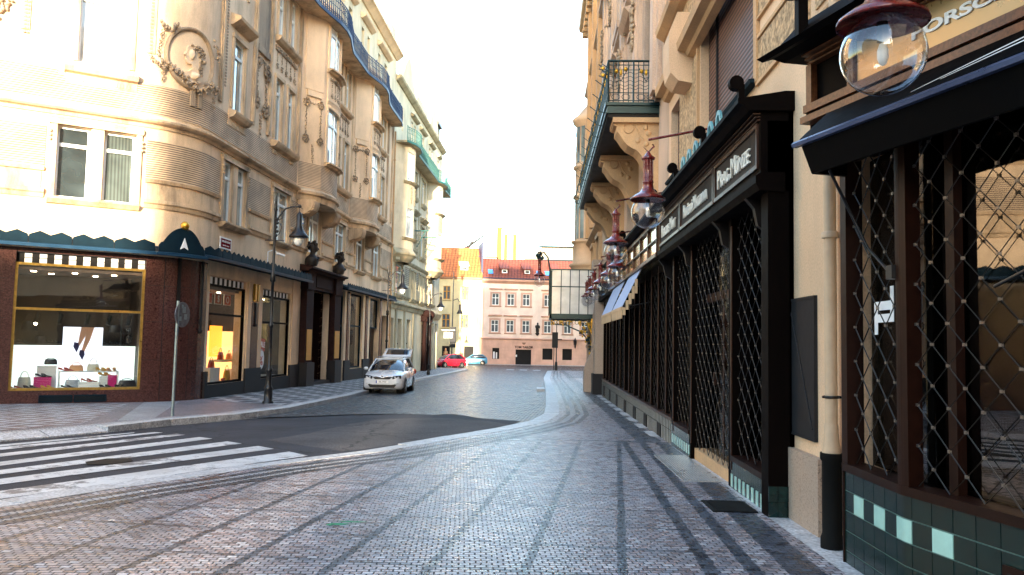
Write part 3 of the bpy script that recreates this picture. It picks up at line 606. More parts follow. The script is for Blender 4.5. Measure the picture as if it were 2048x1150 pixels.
# shop window A
def shopframe(s0,s1,z0,z1,zt,fr,w=-.06,t=.07,name='shop_window',tilt=0):
    b=MB(); b.fbox(PL,s0,s0+t,z0,z1,w-.1,w); b.fbox(PL,s1-t,s1,z0,z1,w-.1,w); b.fbox(PL,s0+t,s1-t,z0,z0+t,w-.1,w+.02); b.fbox(PL,s0+t,s1-t,z1-t,z1,w-.1,w)
    if zt: b.fbox(PL,s0+t,s1-t,zt-.035,zt+.035,w-.08,w+.015)
    o=b.build(name,fr,cb); b=MB(); b.fbox(PL,s0+t,s1-t,z0+t,z1-t,w-.055,w-.045); b.build('pane','shopglass' if s0<12 else 'streetglass',o); return o
o=shopframe(8.16,11.5,.08,3.68,2.38,'brass')
b=MB(); n_=18
for k in range(n_): b.fbox(PL,8.18+3.3*k/n_,8.18+3.3*(k+1)/n_,3.70,3.95,-.14,-.11,k%2)
for k in range(n_*2):
    s_=8.18+3.3*k/(n_*2); b.fbox(PL,s_,s_+3.3/(n_*2),3.645+.03*(k%2),3.70,-.14,-.11,(k//2)%2)
b.fbox(PL,8.18,11.48,3.95,3.99,-.3,-.02,0); b.fbox(PL,8.18,11.48,3.815,3.83,-.108,-.095,0)
b.build('striped_valance',['black','white'],o)
def room(s0,s1,z0,z1,d,parent,wallm='shopdark',ceilm='shopceil',floorm='white',lights=(),lh=2.0):
    b=MB(); q=[s0,s1]
    b.fbox(PL,s0-.05,s1+.05,z0,z1,-d-.1,-d,0); b.fbox(PL,s0-.15,s0-.05,z0,z1,-d,-.3,0); b.fbox(PL,s1+.05,s1+.15,z0,z1,-d,-.3,0)
    b.fbox(PL,s0-.15,s1+.15,z1,z1+.08,-d,-.3,1); b.fbox(PL,s0-.15,s1+.15,z0-.1,z0,-d,-.3,2)
    o=b.build('shop_interior',[wallm,ceilm,floorm],parent)
    if lights:
        c=MB()
        for s_,w_ in lights: c.lathe([(.001,0),(.07,0),(.07,-.015),(.001,-.015)],PL(s_,z1-.005,w_),12)
        c.build('downlight','downlight',o)
    return o
M['streetglass']=thin_glass('street_glass',(.9,.92,.9),boost=.35); M['downlight']=emit('downlight_glow',(1,.78,.5),6); M['lightbox']=emit('lightbox_white',(.80,.93,.90),.13); M['posterglow']=emit('poster_glow',(.72,.76,.95),.15); M['wallglow']=emit('warm_wall_glow',(.9,.50,.2),.20); M['orangeglow']=emit('orange_poster_glow',(1,.36,.03),.22)
room(8.2,11.46,.1,3.5,2.6,cb,lights=[(8.62,-.8),(9.68,-.8),(10.73,-.8),(9.1,-1.6),(10.3,-1.7)])
rgi=random.Random(21)
# display furniture and goods
def on(name,label,cat,mb,mats,group=None):
    o=mb.build(name,mats); return tag(o,label,cat,group)
b=MB(); b.fbox(PL,8.12,11.6,.1,1.34,-1.24,-1.2); on('display_backdrop','glowing white backdrop panel across the lower half of the big shop window','display panel',b,'lightbox')
b=MB(); b.fbox(PL,9.47,10.53,.66,1.9,-1.06,-1.0,0)
FP=PL.frame(10.0,1.28,-.997)
def leg(pts): 
    for a,c in zip(pts[:-1],pts[1:]): b.add([FP@Vector((a[0]-a[2],a[1],.002)),FP@Vector((a[0]+a[2],a[1],.002)),FP@Vector((c[0]+c[2],c[1],.002)),FP@Vector((c[0]-c[2],c[1],.002))],[(0,1,2,3)],1)
leg([(.03,.62,.09),(-.02,.35,.08),(-.08,.15,.045),(-.13,.06,.05)]); leg([(.2,.62,.09),(.12,.25,.075),(.04,-.02,.05),(.0,-.12,.055)])
for x,y in((-.17,.03),(-.01,-.2)): b.add([FP@Vector((x-.06,y+.14,.004)),FP@Vector((x-.075,y,.004)),FP@Vector((x+.02,y-.17,.004)),FP@Vector((x+.08,y-.0,.004)),FP@Vector((x+.06,y+.12,.004))],[(0,1,2,3,4)],2)
M['skin']=mat('printed_skin',(.62,.33,.22),.5,var=.1); M['shoeink']=mat('printed_shoe',(.02,.015,.09),.4)
on('poster_lightbox','lit poster of two crossed legs in pointed dark shoes','poster',b,['posterglow','skin','shoeink'])
M['pinkbox']=mat('pink_box_card',(.55,.01,.17),.5,var=.08); M['ivory']=mat('ivory_leather',(.62,.60,.50),.45); M['blkleather']=mat('black_leather',(.012,.01,.014),.35,var=.3,coat=.2); M['tanleather']=mat('apricot_leather',(.70,.33,.14),.4); M['greyleather']=mat('pale_blue_leather',(.38,.42,.48),.4); M['redleather']=mat('red_leather',(.5,.06,.03),.35); M['yellowleather']=mat('yellow_leather',(.7,.38,.04),.4)
def displaybox(s0,s1,z0,z1,w,d,label,mt,cat='box'): b=MB(); b.fbox(PL,s0,s1,z0,z1,w-d,w); b.fbox(PL,s0-.004,s1+.004,z1-.035,z1+.003,w-d-.004,w+.004); return on('display_box',label,cat,b,mt)
displaybox(8.78,9.22,.1,.42,-.62,.25,'low pink display box at the bottom left of the big window','pinkbox'); displaybox(10.70,10.93,.1,.47,-.62,.2,'small upright pink display box at the right end of the white shelf','pinkbox')
displaybox(8.86,9.36,.1,.74,-.95,.3,'tall white display plinth at the left of the shoe poster','white'); displaybox(9.92,10.46,.1,.28,-.5,.25,'low white display block under the middle shelf','white'); displaybox(10.47,10.68,.1,.45,-.62,.2,'narrow white display block beside the small pink box','white')
b=MB(); b.fbox(PL,9.40,10.98,.56,.60,-1.0,-.6); b.fbox(PL,9.40,9.44,.1,.56,-1.0,-.6); b.fbox(PL,10.94,10.98,.1,.56,-1.0,-.6); on('display_shelf','white shelf on two end panels in front of the shoe poster','shelf',b,'white')
def handbag(s,z,w,W,H,label,mt,D=.12,hh=.5,trap=.82):
    o=thing('handbag',label,'handbag',PL(s,z,w)); F=PL.frame(s,z,w); b=MB(); n=5; rings=[]
    for i in range(n+1):
        t=i/n; ww=W/2*(1-(1-trap)*t)*(1+.06*sin(pi*t)); dd=D/2*(1-.45*t)*(1+.15*sin(pi*t)); rings.append([F@Vector((x,H*t,y)) for x,y in((-ww,-dd*.6),(-ww*.9,-dd),(ww*.9,-dd),(ww,-dd*.6),(ww,dd*.6),(ww*.9,dd),(-ww*.9,dd),(-ww,dd*.6))])
    b.loft(rings,0,True); b.build('bag_body',mt,o)
    b=MB(); b.tube([F@Vector((W*.28*cos(a),H+H*hh*sin(a),.0)) for a in [pi*k/10 for k in range(11)]],.011,6); b.build('handle',mt,o); return o
handbag(8.55,.1,-.62,.34,.33,'ivory tote bag standing left of the low pink box','ivory'); handbag(9.85,.6,-.8,.38,.17,'apricot leather handbag on the white shelf below the poster','tanleather'); handbag(10.30,.6,-.85,.34,.20,'cream handbag with arched handle on the shelf right of the poster feet','ivory',hh=.9)
handbag(9.78,.1,-.8,.42,.24,'pale blue tote bag under the white shelf','greyleather'); handbag(11.23,.1,-.7,.5,.22,'wide black handbag on the floor at the right end of the window','blkleather',hh=.2)
handbag(9.2,.78,-1.05,.34,.16,'black handbag standing on the tall white plinth','blkleather',hh=.15)
handbag(8.62,1.77,-2.0,.44,.28,'large black handbag with long handle on the upper back shelf at left','blkleather',hh=.85); handbag(8.93,1.40,-2.0,.32,.2,'small black handbag with arched handle on the lower back shelf','blkleather',hh=.9); handbag(10.98,1.77,-2.0,.36,.22,'black handbag with tall handle on the upper back shelf at right','blkleather',hh=1.0)
handbag(11.75,1.42,-2.0,.4,.24,'black box-shaped bag at the right end of the lower back shelf','blkleather',hh=.2,trap=.97)
b=MB(); b.fbox(PL,8.05,12.4,1.74,1.77,-2.4,-1.9); on('back_shelf','upper dark shelf at the back of the shop carrying black handbags','shelf',b,'shopdark')
b=MB(); b.fbox(PL,8.05,12.4,1.36,1.39,-2.4,-1.85); on('back_shelf','lower dark shelf at the back of the shop carrying shoes and bags','shelf',b,'shopdark')
def shoe(b,F,mt=0,L_=.25,hl=.05):
    prof=[(-.12,.045,.035),(-.08,.05,.04),(-.02,.03,.032),(.05,.03,.04),(.1,.022,.03),(.135,.01,.008)]
    rings=[]
    for x,h,wd in prof:
        base=hl*max(0,(-x+.03)/.15); rings.append([F@Vector((x*L_/.25,base+h*(.0 if k in(0,1) else 1)*1.0,(-wd if k in(0,3) else wd))) for k in range(4)])
    b.loft([[r_[0],r_[1],r_[2],r_[3]] for r_ in rings],mt,True)
    b.tube([F@Vector((-.11*L_/.25,hl,0)),F@Vector((-.11*L_/.25,0,0))],[.012,.008],5,mt)
def shoes(s,z,w,label,mt,rot=25,sc_=1.2,grp=None):
    b=MB()
    for k in(0,1):
        F=PL.frame(s+k*.15,z,w-.03*k)@Matrix.Rotation(R(rot+k*8),4,'Y')@Matrix.Scale(sc_,4); shoe(b,F)
    return on('shoe_pair',label,'shoes',b,mt,grp)
shoes(8.95,.425,-.75,'black pointed shoes on top of the low pink box','blkleather'); shoes(8.66,.1,-.5,'black shoes on the floor in front of the ivory tote','blkleather',40); shoes(8.3,.1,-.45,'red flat shoes in the bottom left corner of the window','redleather',10)
shoes(9.1,.1,-.42,'yellow sandals on the floor in front of the low pink box','yellowleather',5); shoes(9.52,.6,-.7,'red sandals at the left end of the white shelf','redleather',20); shoes(10.5,.6,-.68,'yellow sandals on the white shelf beside the cream bag','yellowleather',15); shoes(10.72,.6,-.7,'apricot heels at the right end of the white shelf','tanleather',70)
shoes(10.12,.285,-.6,'red shoes on the low white block','redleather',10); shoes(10.55,.455,-.7,'orange shoes on the narrow white block','yellowleather',40); shoes(10.6,.1,-.42,'black shoes on the floor before the small pink box','blkleather',20); shoes(9.6,.1,-.5,'black flat shoes under the left of the shelf','blkleather',5); shoes(11.0,.1,-.42,'black sandals on the floor left of the wide black handbag','blkleather',30)
for k,s_ in enumerate((8.45,9.2,9.45,10.6,10.95)): shoes(s_,1.392,-1.95,'dark shoes lined up on the lower back shelf','blkleather',15,1.1,'shoes on the back shelf')
for k,s_ in enumerate((8.78,9.36,10.08,10.66,11.2)):
    o=thing('track_spotlight','black track spotlight hanging in front of the back shelves','spotlight',PL(s_,2.3,-.8),'track spotlights'); b=MB(); c=PL(s_,2.12,-.8)
    b.tube([PL(s_,2.40,-.8),PL(s_,2.26,-.8)],.014,6); b.tube([PL(s_+.03,2.27,-.85),PL(s_-.03,1.98,-.75)],.065,10); b.build('spotlight_body','black',o)
    if k==0: o['label']='lit black track spotlight nearest the left side of the big window'; b=MB(); b.ball(PL(s_-.035,1.972,-.745),.045,n=8); b.build('bulb','downlight',o); del o['group']
b=MB(); b.fbox(PL,8.1,11.5,2.39,2.43,-.83,-.77); on('track_rail','black ceiling track holding the spotlights','rail',b,'black')
# shop window B and C
o=shopframe(14.15,17.28,.1,3.45,2.45,'ebony')
b=MB(); n_=16
for k in range(n_): b.fbox(PL,14.2+3.05*k/n_,14.2+3.05*(k+1)/n_,3.47,3.70,-.14,-.11,k%2)
b.build('striped_valance',['black','white'],o)
o=shopframe(18.87,22.18,.1,3.35,2.3,'ebony')
b=MB()
for k in range(n_): b.fbox(PL,18.9+3.2*k/n_,18.9+3.2*(k+1)/n_,3.37,3.58,-.14,-.11,k%2)
b.build('striped_valance',['black','white'],o)
b=MB(); F=PL.frame(19.28,1.42,-.1)@Matrix.Rotation(R(-6),4,'Z'); b.prism([(-.33,-.24),(.33,-.24),(.33,.24),(-.33,.24)],lambda p,q,d:F@Vector((p,q,d)),0,.006,0); F9=PL.frame(19.25,.85,-.1); b.prism([(.32*cos(a*pi/9),.40*sin(a*pi/9)) for a in range(18)],lambda p,q,d:F9@Vector((p,q,d)),0,.006,1); st=b.build('sale_sticker',[M['redleather'],'white'],None); tag(st,'red and white round SALE sticker low on the dark shop window','sticker')
me=text_mesh('SALE',.3,.003,bev=.006); put_mesh(me,'sticker_letters','white',F@Matrix.Translation((0,0,.009)),st)
me=text_mesh('%',.5,.003,bev=.006); put_mesh(me,'sticker_letters','redleather',F9@Matrix.Translation((0,-.08,.009)),st)
room(14.2,18.4,.12,3.3,2.4,cb,wallm='shopdark',lights=[(15.5,-.7),(16.7,-.8),(17.7,-1.2),(15.2,-1.4)]); room(18.95,22.3,.12,3.3,2.2,cb,lights=[(19.5,-.8),(21.3,-.9)])
b=MB(); b.fbox(PL,14.2,18.36,.12,1.9,-1.6,-1.55); b.fbox(PL,18.31,18.36,.12,1.9,-1.55,-.35); on('display_backdrop','warm self-glowing backdrop wall inside the second shop window','display panel',b,'wallglow')  # glow put into the wall itself to brighten this window
b=MB(); b.fbox(PL,17.2,18.2,.95,2.1,-1.3,-1.25); on('poster','glowing orange poster in the second shop window','poster',b,'orangeglow')
for k in range(3):
    c_=(15.75,16.55,17.35)[k]; b=MB(); b.fbox(PL,c_-.3,c_+.3,2.85,3.25,-.76,-.74,0); b.fbox(PL,c_-.26,c_+.26,2.88,3.22,-.738,-.735,1); b.tube([PL(c_-.25,3.25,-.75),PL(c_-.2,3.3,-.75)],.004,4); h=b.build('hanging_card',['white','redleather']); tag(h,('leftmost','middle','rightmost')[k]+' red letter card hanging in the top of the second shop window','sign','red hanging cards')
    if k: me=text_mesh('SO'[k-1],.34,.003,bev=.01); put_mesh(me,'card_letter','white',PL.frame(c_,3.04,-.73),h)
displaybox(16.8,18.2,.78,.86,-.6,.5,'cream shelf across the warm display of the second window','ivory','shelf'); displaybox(15.6,16.4,.12,.6,-.5,.4,'white plinth at the left of the warm display','white'); displaybox(17.5,17.9,.12,.5,-.5,.3,'short white plinth at the right of the warm display','white')
handbag(17.0,.12,-.5,.42,.36,'yellow tote bag on the floor of the warm display','yellowleather'); handbag(17.1,.86,-.8,.34,.28,'red handbag on the cream shelf','redleather'); handbag(17.85,.86,-.8,.34,.22,'orange handbag on the cream shelf','tanleather'); handbag(16.0,.6,-.65,.36,.24,'small red handbag on the white plinth','redleather')
shoes(16.4,.12,-.4,'red shoes on the floor of the warm display','redleather'); shoes(17.5,.12,-.38,'pale sandals on the floor of the warm display','ivory')
displaybox(19.2,20.2,.12,.7,-.6,.5,'dark plinth inside the third shop window','shopdark'); handbag(21.2,1.0,-1.4,.4,.3,'lit yellow handbag deep inside the third shop window','yellowleather')
# shop D glazing beyond the portal
for a,c,z0,z1,zt in((29.47,30.93,-.75,4.25,2.4),(32.15,34.95,.1,4.25,2.45),(36.75,39.15,2.4,4.2,None)):
    o=shopframe(a,c,z0,z1,zt,'navy',w=-.12)
room(29.4,35.2,-.3,4.2,2.5,cb,lights=[(33.5,-1.2),(34.4,-.9)])
b=MB(); b.fbox(PL,36.75,39.15,-.8,2.4,-.4,-.3); b.fbox(PL,37.9,37.95,-.8,2.4,-.3,-.27); b.fbox(PL,36.95,37.7,-.4,2.1,-.3,-.275); b.fbox(PL,38.15,38.95,-.4,2.1,-.3,-.275); b.fbox(PL,40.0,41.6,-.8,3.3,-.4,-.3); b.build('door','bronze',cb)
# portal
b=MB()
for a,c in((23.4,24.5),(27.9,29.1)):
    b.fbox(PL,a,c,-1,.62,-.02,.42,1); b.fbox(PL,a+.05,c-.05,.62,4.0,-.02,.3,0); b.fbox(PL,a+.2,c-.2,.72,2.1,.3,.32,2)
    b.fbox(PL,a,c,3.9,4.7,-.02,.36,0)
b.fbox(PL,24.5,27.9,3.95,4.7,-.3,.22,0); b.fbox(PL,24.9,27.5,4.08,4.6,.22,.27,0)
b.fprof(PL,23.2,29.2,[(0,4.7),(.4,4.7),(.45,4.78),(.6,4.82),(.6,4.9),(.05,5.0),(0,5.0)],0)
b.build('portal',['porphyry','dgranite','brass'],cb)
b=MB(); b.fbox(PL,24.5,27.9,-1,3.95,-1.2,-1.1,0); 
for k in(0,1):
    for z0,z1 in((-.1,1.0),(1.2,3.3)): b.fbox(PL,24.75+k*1.55,26.05+k*1.55,z0,z1,-1.1,-1.04,0)
b.fbox(PL,24.4,24.5,-1,3.95,-1.2,-.3,0); b.fbox(PL,27.9,28,-1,3.95,-1.2,-.3,0); b.fbox(PL,24.5,27.9,-1,gz(37)+.14,-1.1,.2,1); b.build('portal_door',['bronze','dgranite'],cb)
def bust(s,label=None):
    F=PL.frame(s,4.98,.28)@Matrix.Rotation(R(28),4,'Y'); b=MB(); rr=random.Random(int(s*7)); f_=lambda x,y,z:F@Vector((x,y,z))
    # shoulders, neck, head as one lofted body of revolution-like rings (x wide, y up, z out)
    prof=[(0,.40,.26,.0),(.18,.46,.30,.02),(.34,.44,.27,.03),(.44,.30,.2,.03),(.50,.13,.13,.04),(.60,.10,.11,.06),(.66,.13,.15,.10),(.76,.155,.19,.10),(.88,.165,.2,.08),(1.0,.13,.16,.06),(1.07,.05,.07,.05)]
    b.loft([[f_(a*cos(2*pi*k/14),y,o_+c*sin(2*pi*k/14)) for k in range(14)] for y,a,c,o_ in prof],0,True)
    b.ball(f_(0,.78,.30),.03,.05,.05,8); b.ball(f_(0,.70,.26),.05,.03,.03,8)
    for k in range(34):
        a=rr.uniform(0,2*pi); y=rr.uniform(.78,1.1); q=.18*math.sqrt(max(.1,1-((y-.9)/.28)**2)); x=q*cos(a); z=q*sin(a)*1.1+.04
        if z>.16 and y<.95: continue
        b.ball(f_(x,y,z),rr.uniform(.05,.085),n=6)
    for k in range(12): b.ball(f_(rr.uniform(-.3,.3),rr.uniform(.1,.35),rr.uniform(.2,.3)),rr.uniform(.04,.08),n=6)
    return b.build('bust','bust',cb)
bust(23.9); bust(28.4)
# upper walls -----------------------------------------------------------
b=MB()
def W(ss,zz): return [(a,c,zz[0],zz[1]) for a,c in ss]
flat=W(F1,F1z)+W(F2,F2z)+W(F3,F3z)
segs=[]; prev=13.95*0; 
b.wall(PL,2,13.95,4.1,17,0,[h for h in flat if h[1]<13.9]+[(4.4,5.8,13.9,16)],0,.26)
b.wall(PL,13.95,S1,4.55,8.3,0,[h for h in flat if h[0]>13.9 and h[2]<8],0,.26)
cur=13.95
for c in list(BAYC)+[None]:
    e=(c-2.35) if c else S1
    b.wall(PL,cur,e,8.3,17,0,[h for h in flat if h[0]>=cur and h[1]<=e and h[2]>8],0,.26)
    cur=(c+2.35) if c else cur
b.build('facade_wall','tan',cb)
for P_,c in zip(BAYS,BAYC):
    bw=[(c-.85,c+.85,F2z[0],F2z[1]+.2),(c-.85,c+.85,F3z[0]+.1,F3z[1]+.55)]
    b=MB(); b.wall(P_,c-2.35,c+2.35,8.3,17,0,bw,0,.22); 
    b.add([P_(q,8.3,0) for q in P_.breaks(c-2.35,c+2.35)],[tuple(range(len(P_.breaks(c-2.35,c+2.35))))],0)
    ob=b.build('bay_front','tan',cb)
    b=MB(); b.wall(P_,c-2.3,c+2.3,8.36,9.45,.02,[],0); b.build('ribbed_band','rib',ob)
    b=MB() # cornice under bay + carved brackets
    b.fprof(P_,c-2.5,c+2.5,[(-.05,7.75),(.0,7.75),(.05,8.0),(.16,8.05),(.18,8.17),(.0,8.32),(-.05,8.32)],0)
    b.add([P_(q,7.76,0) for q in P_.breaks(c-2.35,c+2.35)],[tuple(range(len(P_.breaks(c-2.35,c+2.35))))],0)
    b.build('bay_cornice','trim',ob)
    b=MB()
    for q in(c-1.75,c+1.75):
        pr=[]
        for k in range(9): a=pi*k/8; pr.append((.30+.32*cos(a-.2),7.5-.28*sin(a)))
        b.fprof(PL,q-.42,q+.42,[(0,7.76),(.75,7.76)]+[(.75,7.6),(.66,7.35),(.45,7.18),(.2,7.12),(0,7.05)],0)
        for k in range(7): b.fprof(PL,q-.36+k*.11,q-.31+k*.11,[(.3,7.74),(.78,7.74),(.79,7.58),(.69,7.31),(.47,7.14),(.3,7.1)],0)
    b.split('bay_bracket','trim',ob)
    for zz,tr in((F2z,.2),(F3z,.55)):
        o=window(P_,c-.85,c+.85,zz[0]+(.1 if zz is F3z else 0),zz[1]+tr,ob,rec=.07,pm='pane3',mull=1,sd=.3,sw=.22)
    b=MB(); 
    for z in (F2z[1]+.2,F3z[1]+.6): b.fprof(P_,c-1.05,c+1.05,[(-.02,z),(.05,z),(.09,z+.12),(.12,z+.16),(.12,z+.2),(-.02,z+.2)],0)
    b.fbox(P_,c-1.02,c-.87,9.7,17,0,.05); b.fbox(P_,c+.87,c+1.02,9.7,17,0,.05)
    for k in range(14): b.fbox(P_,c-.95+k*.14,c-.88+k*.14,F2z[1]+.06,F2z[1]+.2,0,.07)
    # long panel on the splays
    for q0,q1 in((c-2.15,c-1.3),(c+1.3,c+2.15)):
        b.fbox(P_,q0,q1,12.75,16.3,0,.035); b.fbox(P_,q0+.1,q1-.1,12.45,12.7,0,.09); b.fbox(P_,q0-.02,q1+.02,16.3,16.42,0,.06)
    b.build('bay_trim','tan2',ob)
    for q0,q1 in((c-2.05,c-1.4),(c+1.4,c+2.05)):
        b=MB()
        for z_ in(12.15,10.5):
            for q_ in(q0,q1): rosette(b,P_,q_,z_,.02,.2,rg,n=8)
        garland(b,P_,[(q0,12.0),(q0,10.7)],.02,.05,rg); garland(b,P_,[(q1,12.0),(q1,10.7)],.02,.05,rg); garland(b,P_,[(q0,12.15),(q1,12.15)],.02,.06,rg); garland(b,P_,[((q0+q1)/2,10.3),((q0+q1)/2,9.5)],.02,.06,rg); b.build('bay_carving','orn',ob)
    b=MB()
    garland(b,P_,[(c-.8,13.6),(c+.8,13.6)],.01,.09,rg,dens=2)
    for k in range(4): garland(b,P_,[(c-.6+k*.4,13.5),(c-.6+k*.4,13.0)],.01,.05,rg); rosette(b,P_,c-.6+k*.4,12.85,.0,.12,rg,n=6)
    b.build('bay_carving','orn',ob)
# ribbed panels between windows, cornices
b=MB()
def rp(a,c,z0,z1): b.wall(PL,a,c,z0,z1,.025,[],0); b.fbox(PL,a,a+.03,z0,z1,0,.024); b.fbox(PL,c-.03,c,z0,z1,0,.024)
for a,c in((2,8.7),(11.35,14.45),(17.0,19.2),(21.7,23.8),(26.2,28.1),(30.6,32.3),(34.7,36.5),(38.9,42.1)): rp(a,c,6.45,7.62)
for a,c in((2,8.9),(11.0,15.0),(16.45,19.0),(21.8,22.25),(27.05,27.8),(30.6,30.9),(35.7,36.4),(39.6,42.1)): rp(a,c,8.42,9.35)
rp(8.9,11.0,8.42,9.2); rp(15,16.45,8.42,9.2); rp(19.0,21.8,8.42,9.2); rp(27.8,30.6,8.42,9.2); rp(36.4,39.6,8.42,9.2)
b.split('ribbed_panel','rib',cb)
b=MB()
prof=lambda z,d:[(-.02,z-.16),(.05,z-.16),(.07,z-.06),(d*.8,z-.03),(d,z+.02),(d,z+.08),(-.02,z+.16)]
cuts=[2]+[x for c in BAYC for x in(c-2.4,c+2.4)]+[S1]
for a,c in zip(cuts[::2],cuts[1::2]): b.fprof(PL,a,c,prof(8.16,.24))
b.split('cornice','trim',cb)
b=MB()
for a,c in((2,8.7),(11.35,14.45),(17.0,19.2),(21.7,23.8),(26.2,28.1),(30.6,32.3),(34.7,36.5),(38.9,42.1)):
    b.fprof(PL,a,c,[(-.01,6.32),(.08,6.32),(.12,6.42),(-.01,6.46)]); b.fbox(PL,a+.06,c-.06,5.82,6.3,-.01,.03); b.fprof(PL,a-.02,c+.02,[(-.01,5.55),(.05,5.55),(.08,5.66),(.13,5.7),(.13,5.8),(-.01,5.83)])
for a,c in F1:
    pass
pairs=[(8.97,11.05),(14.75,16.68)]+F1[4:]
for a,c in pairs:
    surround(b,PL,a,c,5.6,7.72,0,t=.16,d=.08)
    b.fprof(PL,a-.2,c+.2,[(-.01,7.72),(.09,7.72),(.13,7.86),(-.01,7.95)])
    for q in(a-.22,c+.12):
        for k in range(3): b.ball(PL(q+.05,7.25+k*.12,.1),.05,n=6)
b.fbox(PL,9.84+.02,10.18,5.6,7.72,-.2,.05); b.fbox(PL,15.52,15.93,5.6,7.72,-.2,.05)
for a,c in F2: surround(b,PL,a,c,F2z[0],F2z[1],0,t=.14,d=.06)
for a,c in F3: surround(b,PL,a,c,F3z[0],F3z[1],0,t=.14,d=.06)
for a,c in((9.2,10.9),(15,16.4)): b.fprof(PL,a-.15,c+.15,[(-.01,12.5),(.12,12.55),(.35,12.7),(.38,12.8),(-.01,12.95)]); b.fbox(PL,a-.1,c+.1,9.0,9.38,0,.05)
for a,c in((9.1,10.95),(15,16.4),(19.1,21.8),(27.8,30.6),(36.4,39.5)):
    b.fprof(PL,a-.05,c+.05,[(-.01,9.25),(.2,9.3),(.28,9.42),(.3,9.5),(-.01,9.56)])
    for q in(a+.15,c-.55):
        for k in range(5): b.fbox(PL,q+k*.085,q+k*.085+.05,9.06,9.2,0,.07)
for a,c in((19.1,21.8),(27.8,30.6),(36.4,39.5)):
    b.fprof(PL,a,c,[(-.01,13.55),(.15,13.6),(.25,13.7),(.27,13.8),(-.01,13.86)])
# pilaster strips
for s_ in(14.1,16.95,18.55,22.0,27.2,31.0,35.85,40.1,41.5): b.fbox(PL,s_,s_+.28,9.6,17,0,.07); b.fbox(PL,s_+.07,s_+.21,9.7,16.9,.07,.1)
for s_ in(5.5,7.9,11.2): b.fbox(PL,s_,s_+.24,10.3,17,0,.05)
b.build('facade_trim','trim',cb)
b=MB() # beaded strips
for s_ in(8.0,8.06,11.3,14.5,17.2):
    for k in range(60): b.fbox(PL,s_-.03,s_+.05,10.2+k*.11,10.26+k*.11,.04,.075)
b.fbox(PL,17.3,18.4,12.8,16.5,0,.05); b.fbox(PL,17.25,18.45,12.5,12.75,0,.1)
b.build('bead_moulding','orn',cb)
for a,c in((19.2,21.7),(28,30.4),(36.6,39.3)):
    b=MB(); garland(b,PL,[(a,13.35),(c,13.35)],.01,.10,rg,dens=2.2)
    for k in range(5): x=a+.2+k*(c-a-.4)/4; garland(b,PL,[(x,13.3),(x,12.8)],.01,.05,rg); rosette(b,PL,x,12.65,0,.13,rg,n=6)
    b.build('carved_garland','orn',cb)
b=MB()
for c in(17.85,):
    for z_ in(12.1,10.6):
        for q_ in(c-.5,c+.45): rosette(b,PL,q_,z_-(.0 if q_<c else .15),.02,.3,rg,n=12)
    garland(b,PL,[(c-.5,11.9),(c-.5,10.8)],.02,.08,rg); garland(b,PL,[(c+.45,11.8),(c+.45,10.6)],.02,.08,rg); garland(b,PL,[(c-.4,12.2),(c,12.35),(c+.4,12.1)],.02,.09,rg); garland(b,PL,[(c,10.3),(c,9.3)],.02,.09,rg)
b.build('carved_garland','orn',cb); b=MB(); rosette(b,PL,7.4,11.0,.02,.3,rg,n=12); garland(b,PL,[(7.4,11.0),(7.35,10.4)],.02,.12,rg)
b.build('carved_garland','orn',cb)
# medallion with a woman's profile
MS,MZ=12.62,10.46; F=PL.frame(MS,MZ,.05)
def cv(x,y,d=0): # onto curved wall
    return PL(MS+x,MZ+y,.05+d)
b=MB(); rings=[]
for k in range(40):
    a=2*pi*k/40; rings.append([cv((.86+dr)*cos(a),(.95+dr)*sin(a),dd) for dr,dd in((-.07,-.04),(-.05,.05),(0,.09),(.05,.05),(.07,-.04))])
vs=[p for q in rings for p in q]; b.add(vs,[(i*5+j,((i+1)%40)*5+j,((i+1)%40)*5+j+1,i*5+j+1) for i in range(40) for j in range(4)],0,True)
b.add([cv(0,0,.03)]+[cv(.82*cos(2*pi*k/40),.9*sin(2*pi*k/40),-.02) for k in range(40)],[(0,1+k,1+(k+1)%40) for k in range(40)],1,True)
prof=[(-.10,.42),(-.20,.36),(-.25,.26),(-.245,.19),(-.27,.15),(-.33,.05),(-.28,.02),(-.285,-.03),(-.265,-.06),(-.28,-.10),(-.25,-.17),(-.19,-.2),(-.10,-.18),(-.06,-.3),(-.16,-.42),(-.34,-.5),(-.36,-.62),(-.1,-.74),(.2,-.7),(.36,-.52),(.24,-.4),(.16,-.25),(.18,-.05),(.25,.1),(.2,.32),(.05,.43)]
b.prism([(p*1.05,q*1.05) for p,q in prof],lambda p,q,d:cv(p,q,d),-.02,.09,1)
b.ball(cv(-.12,.1,.03),.15,.12,.2,10,1); b.ball(cv(-.05,-.55,.0),.30,.1,.14,10,1)
for k in range(110):
    a=rg.uniform(-.6,2.5); q=rg.uniform(.08,.34); b.ball(cv(.05+q*cos(a),.14+q*sin(a),.07+rg.random()*.05),rg.uniform(.02,.045),n=6)
for k in range(10): b.ball(cv(.22+rg.uniform(-.05,.06),-.05-k*.05,.08),.055,n=6)
b.ball(cv(.33,.0,.1),.09,n=8); b.build('medallion',['orn','tan2'],cb)
b=MB()
def gl(pts,r_,d=.06,dens=1.6): 
    for (a,z),(c,e) in zip(pts[:-1],pts[1:]):
        k=max(2,int(math.hypot(c-a,e-z)/r_*dens*2.6))
        for i in range(k): t=i/k; b.ball(cv(a+(c-a)*t+rg.uniform(-.8,.8)*r_,z+(e-z)*t+rg.uniform(-.8,.8)*r_,d*.6+rg.random()*r_*.6),r_*rg.uniform(.2,.4),r_*rg.uniform(.25,.6),r_*rg.uniform(.2,.5),n=6,rot=Matrix.Rotation(rg.random()*3,3,'X'))
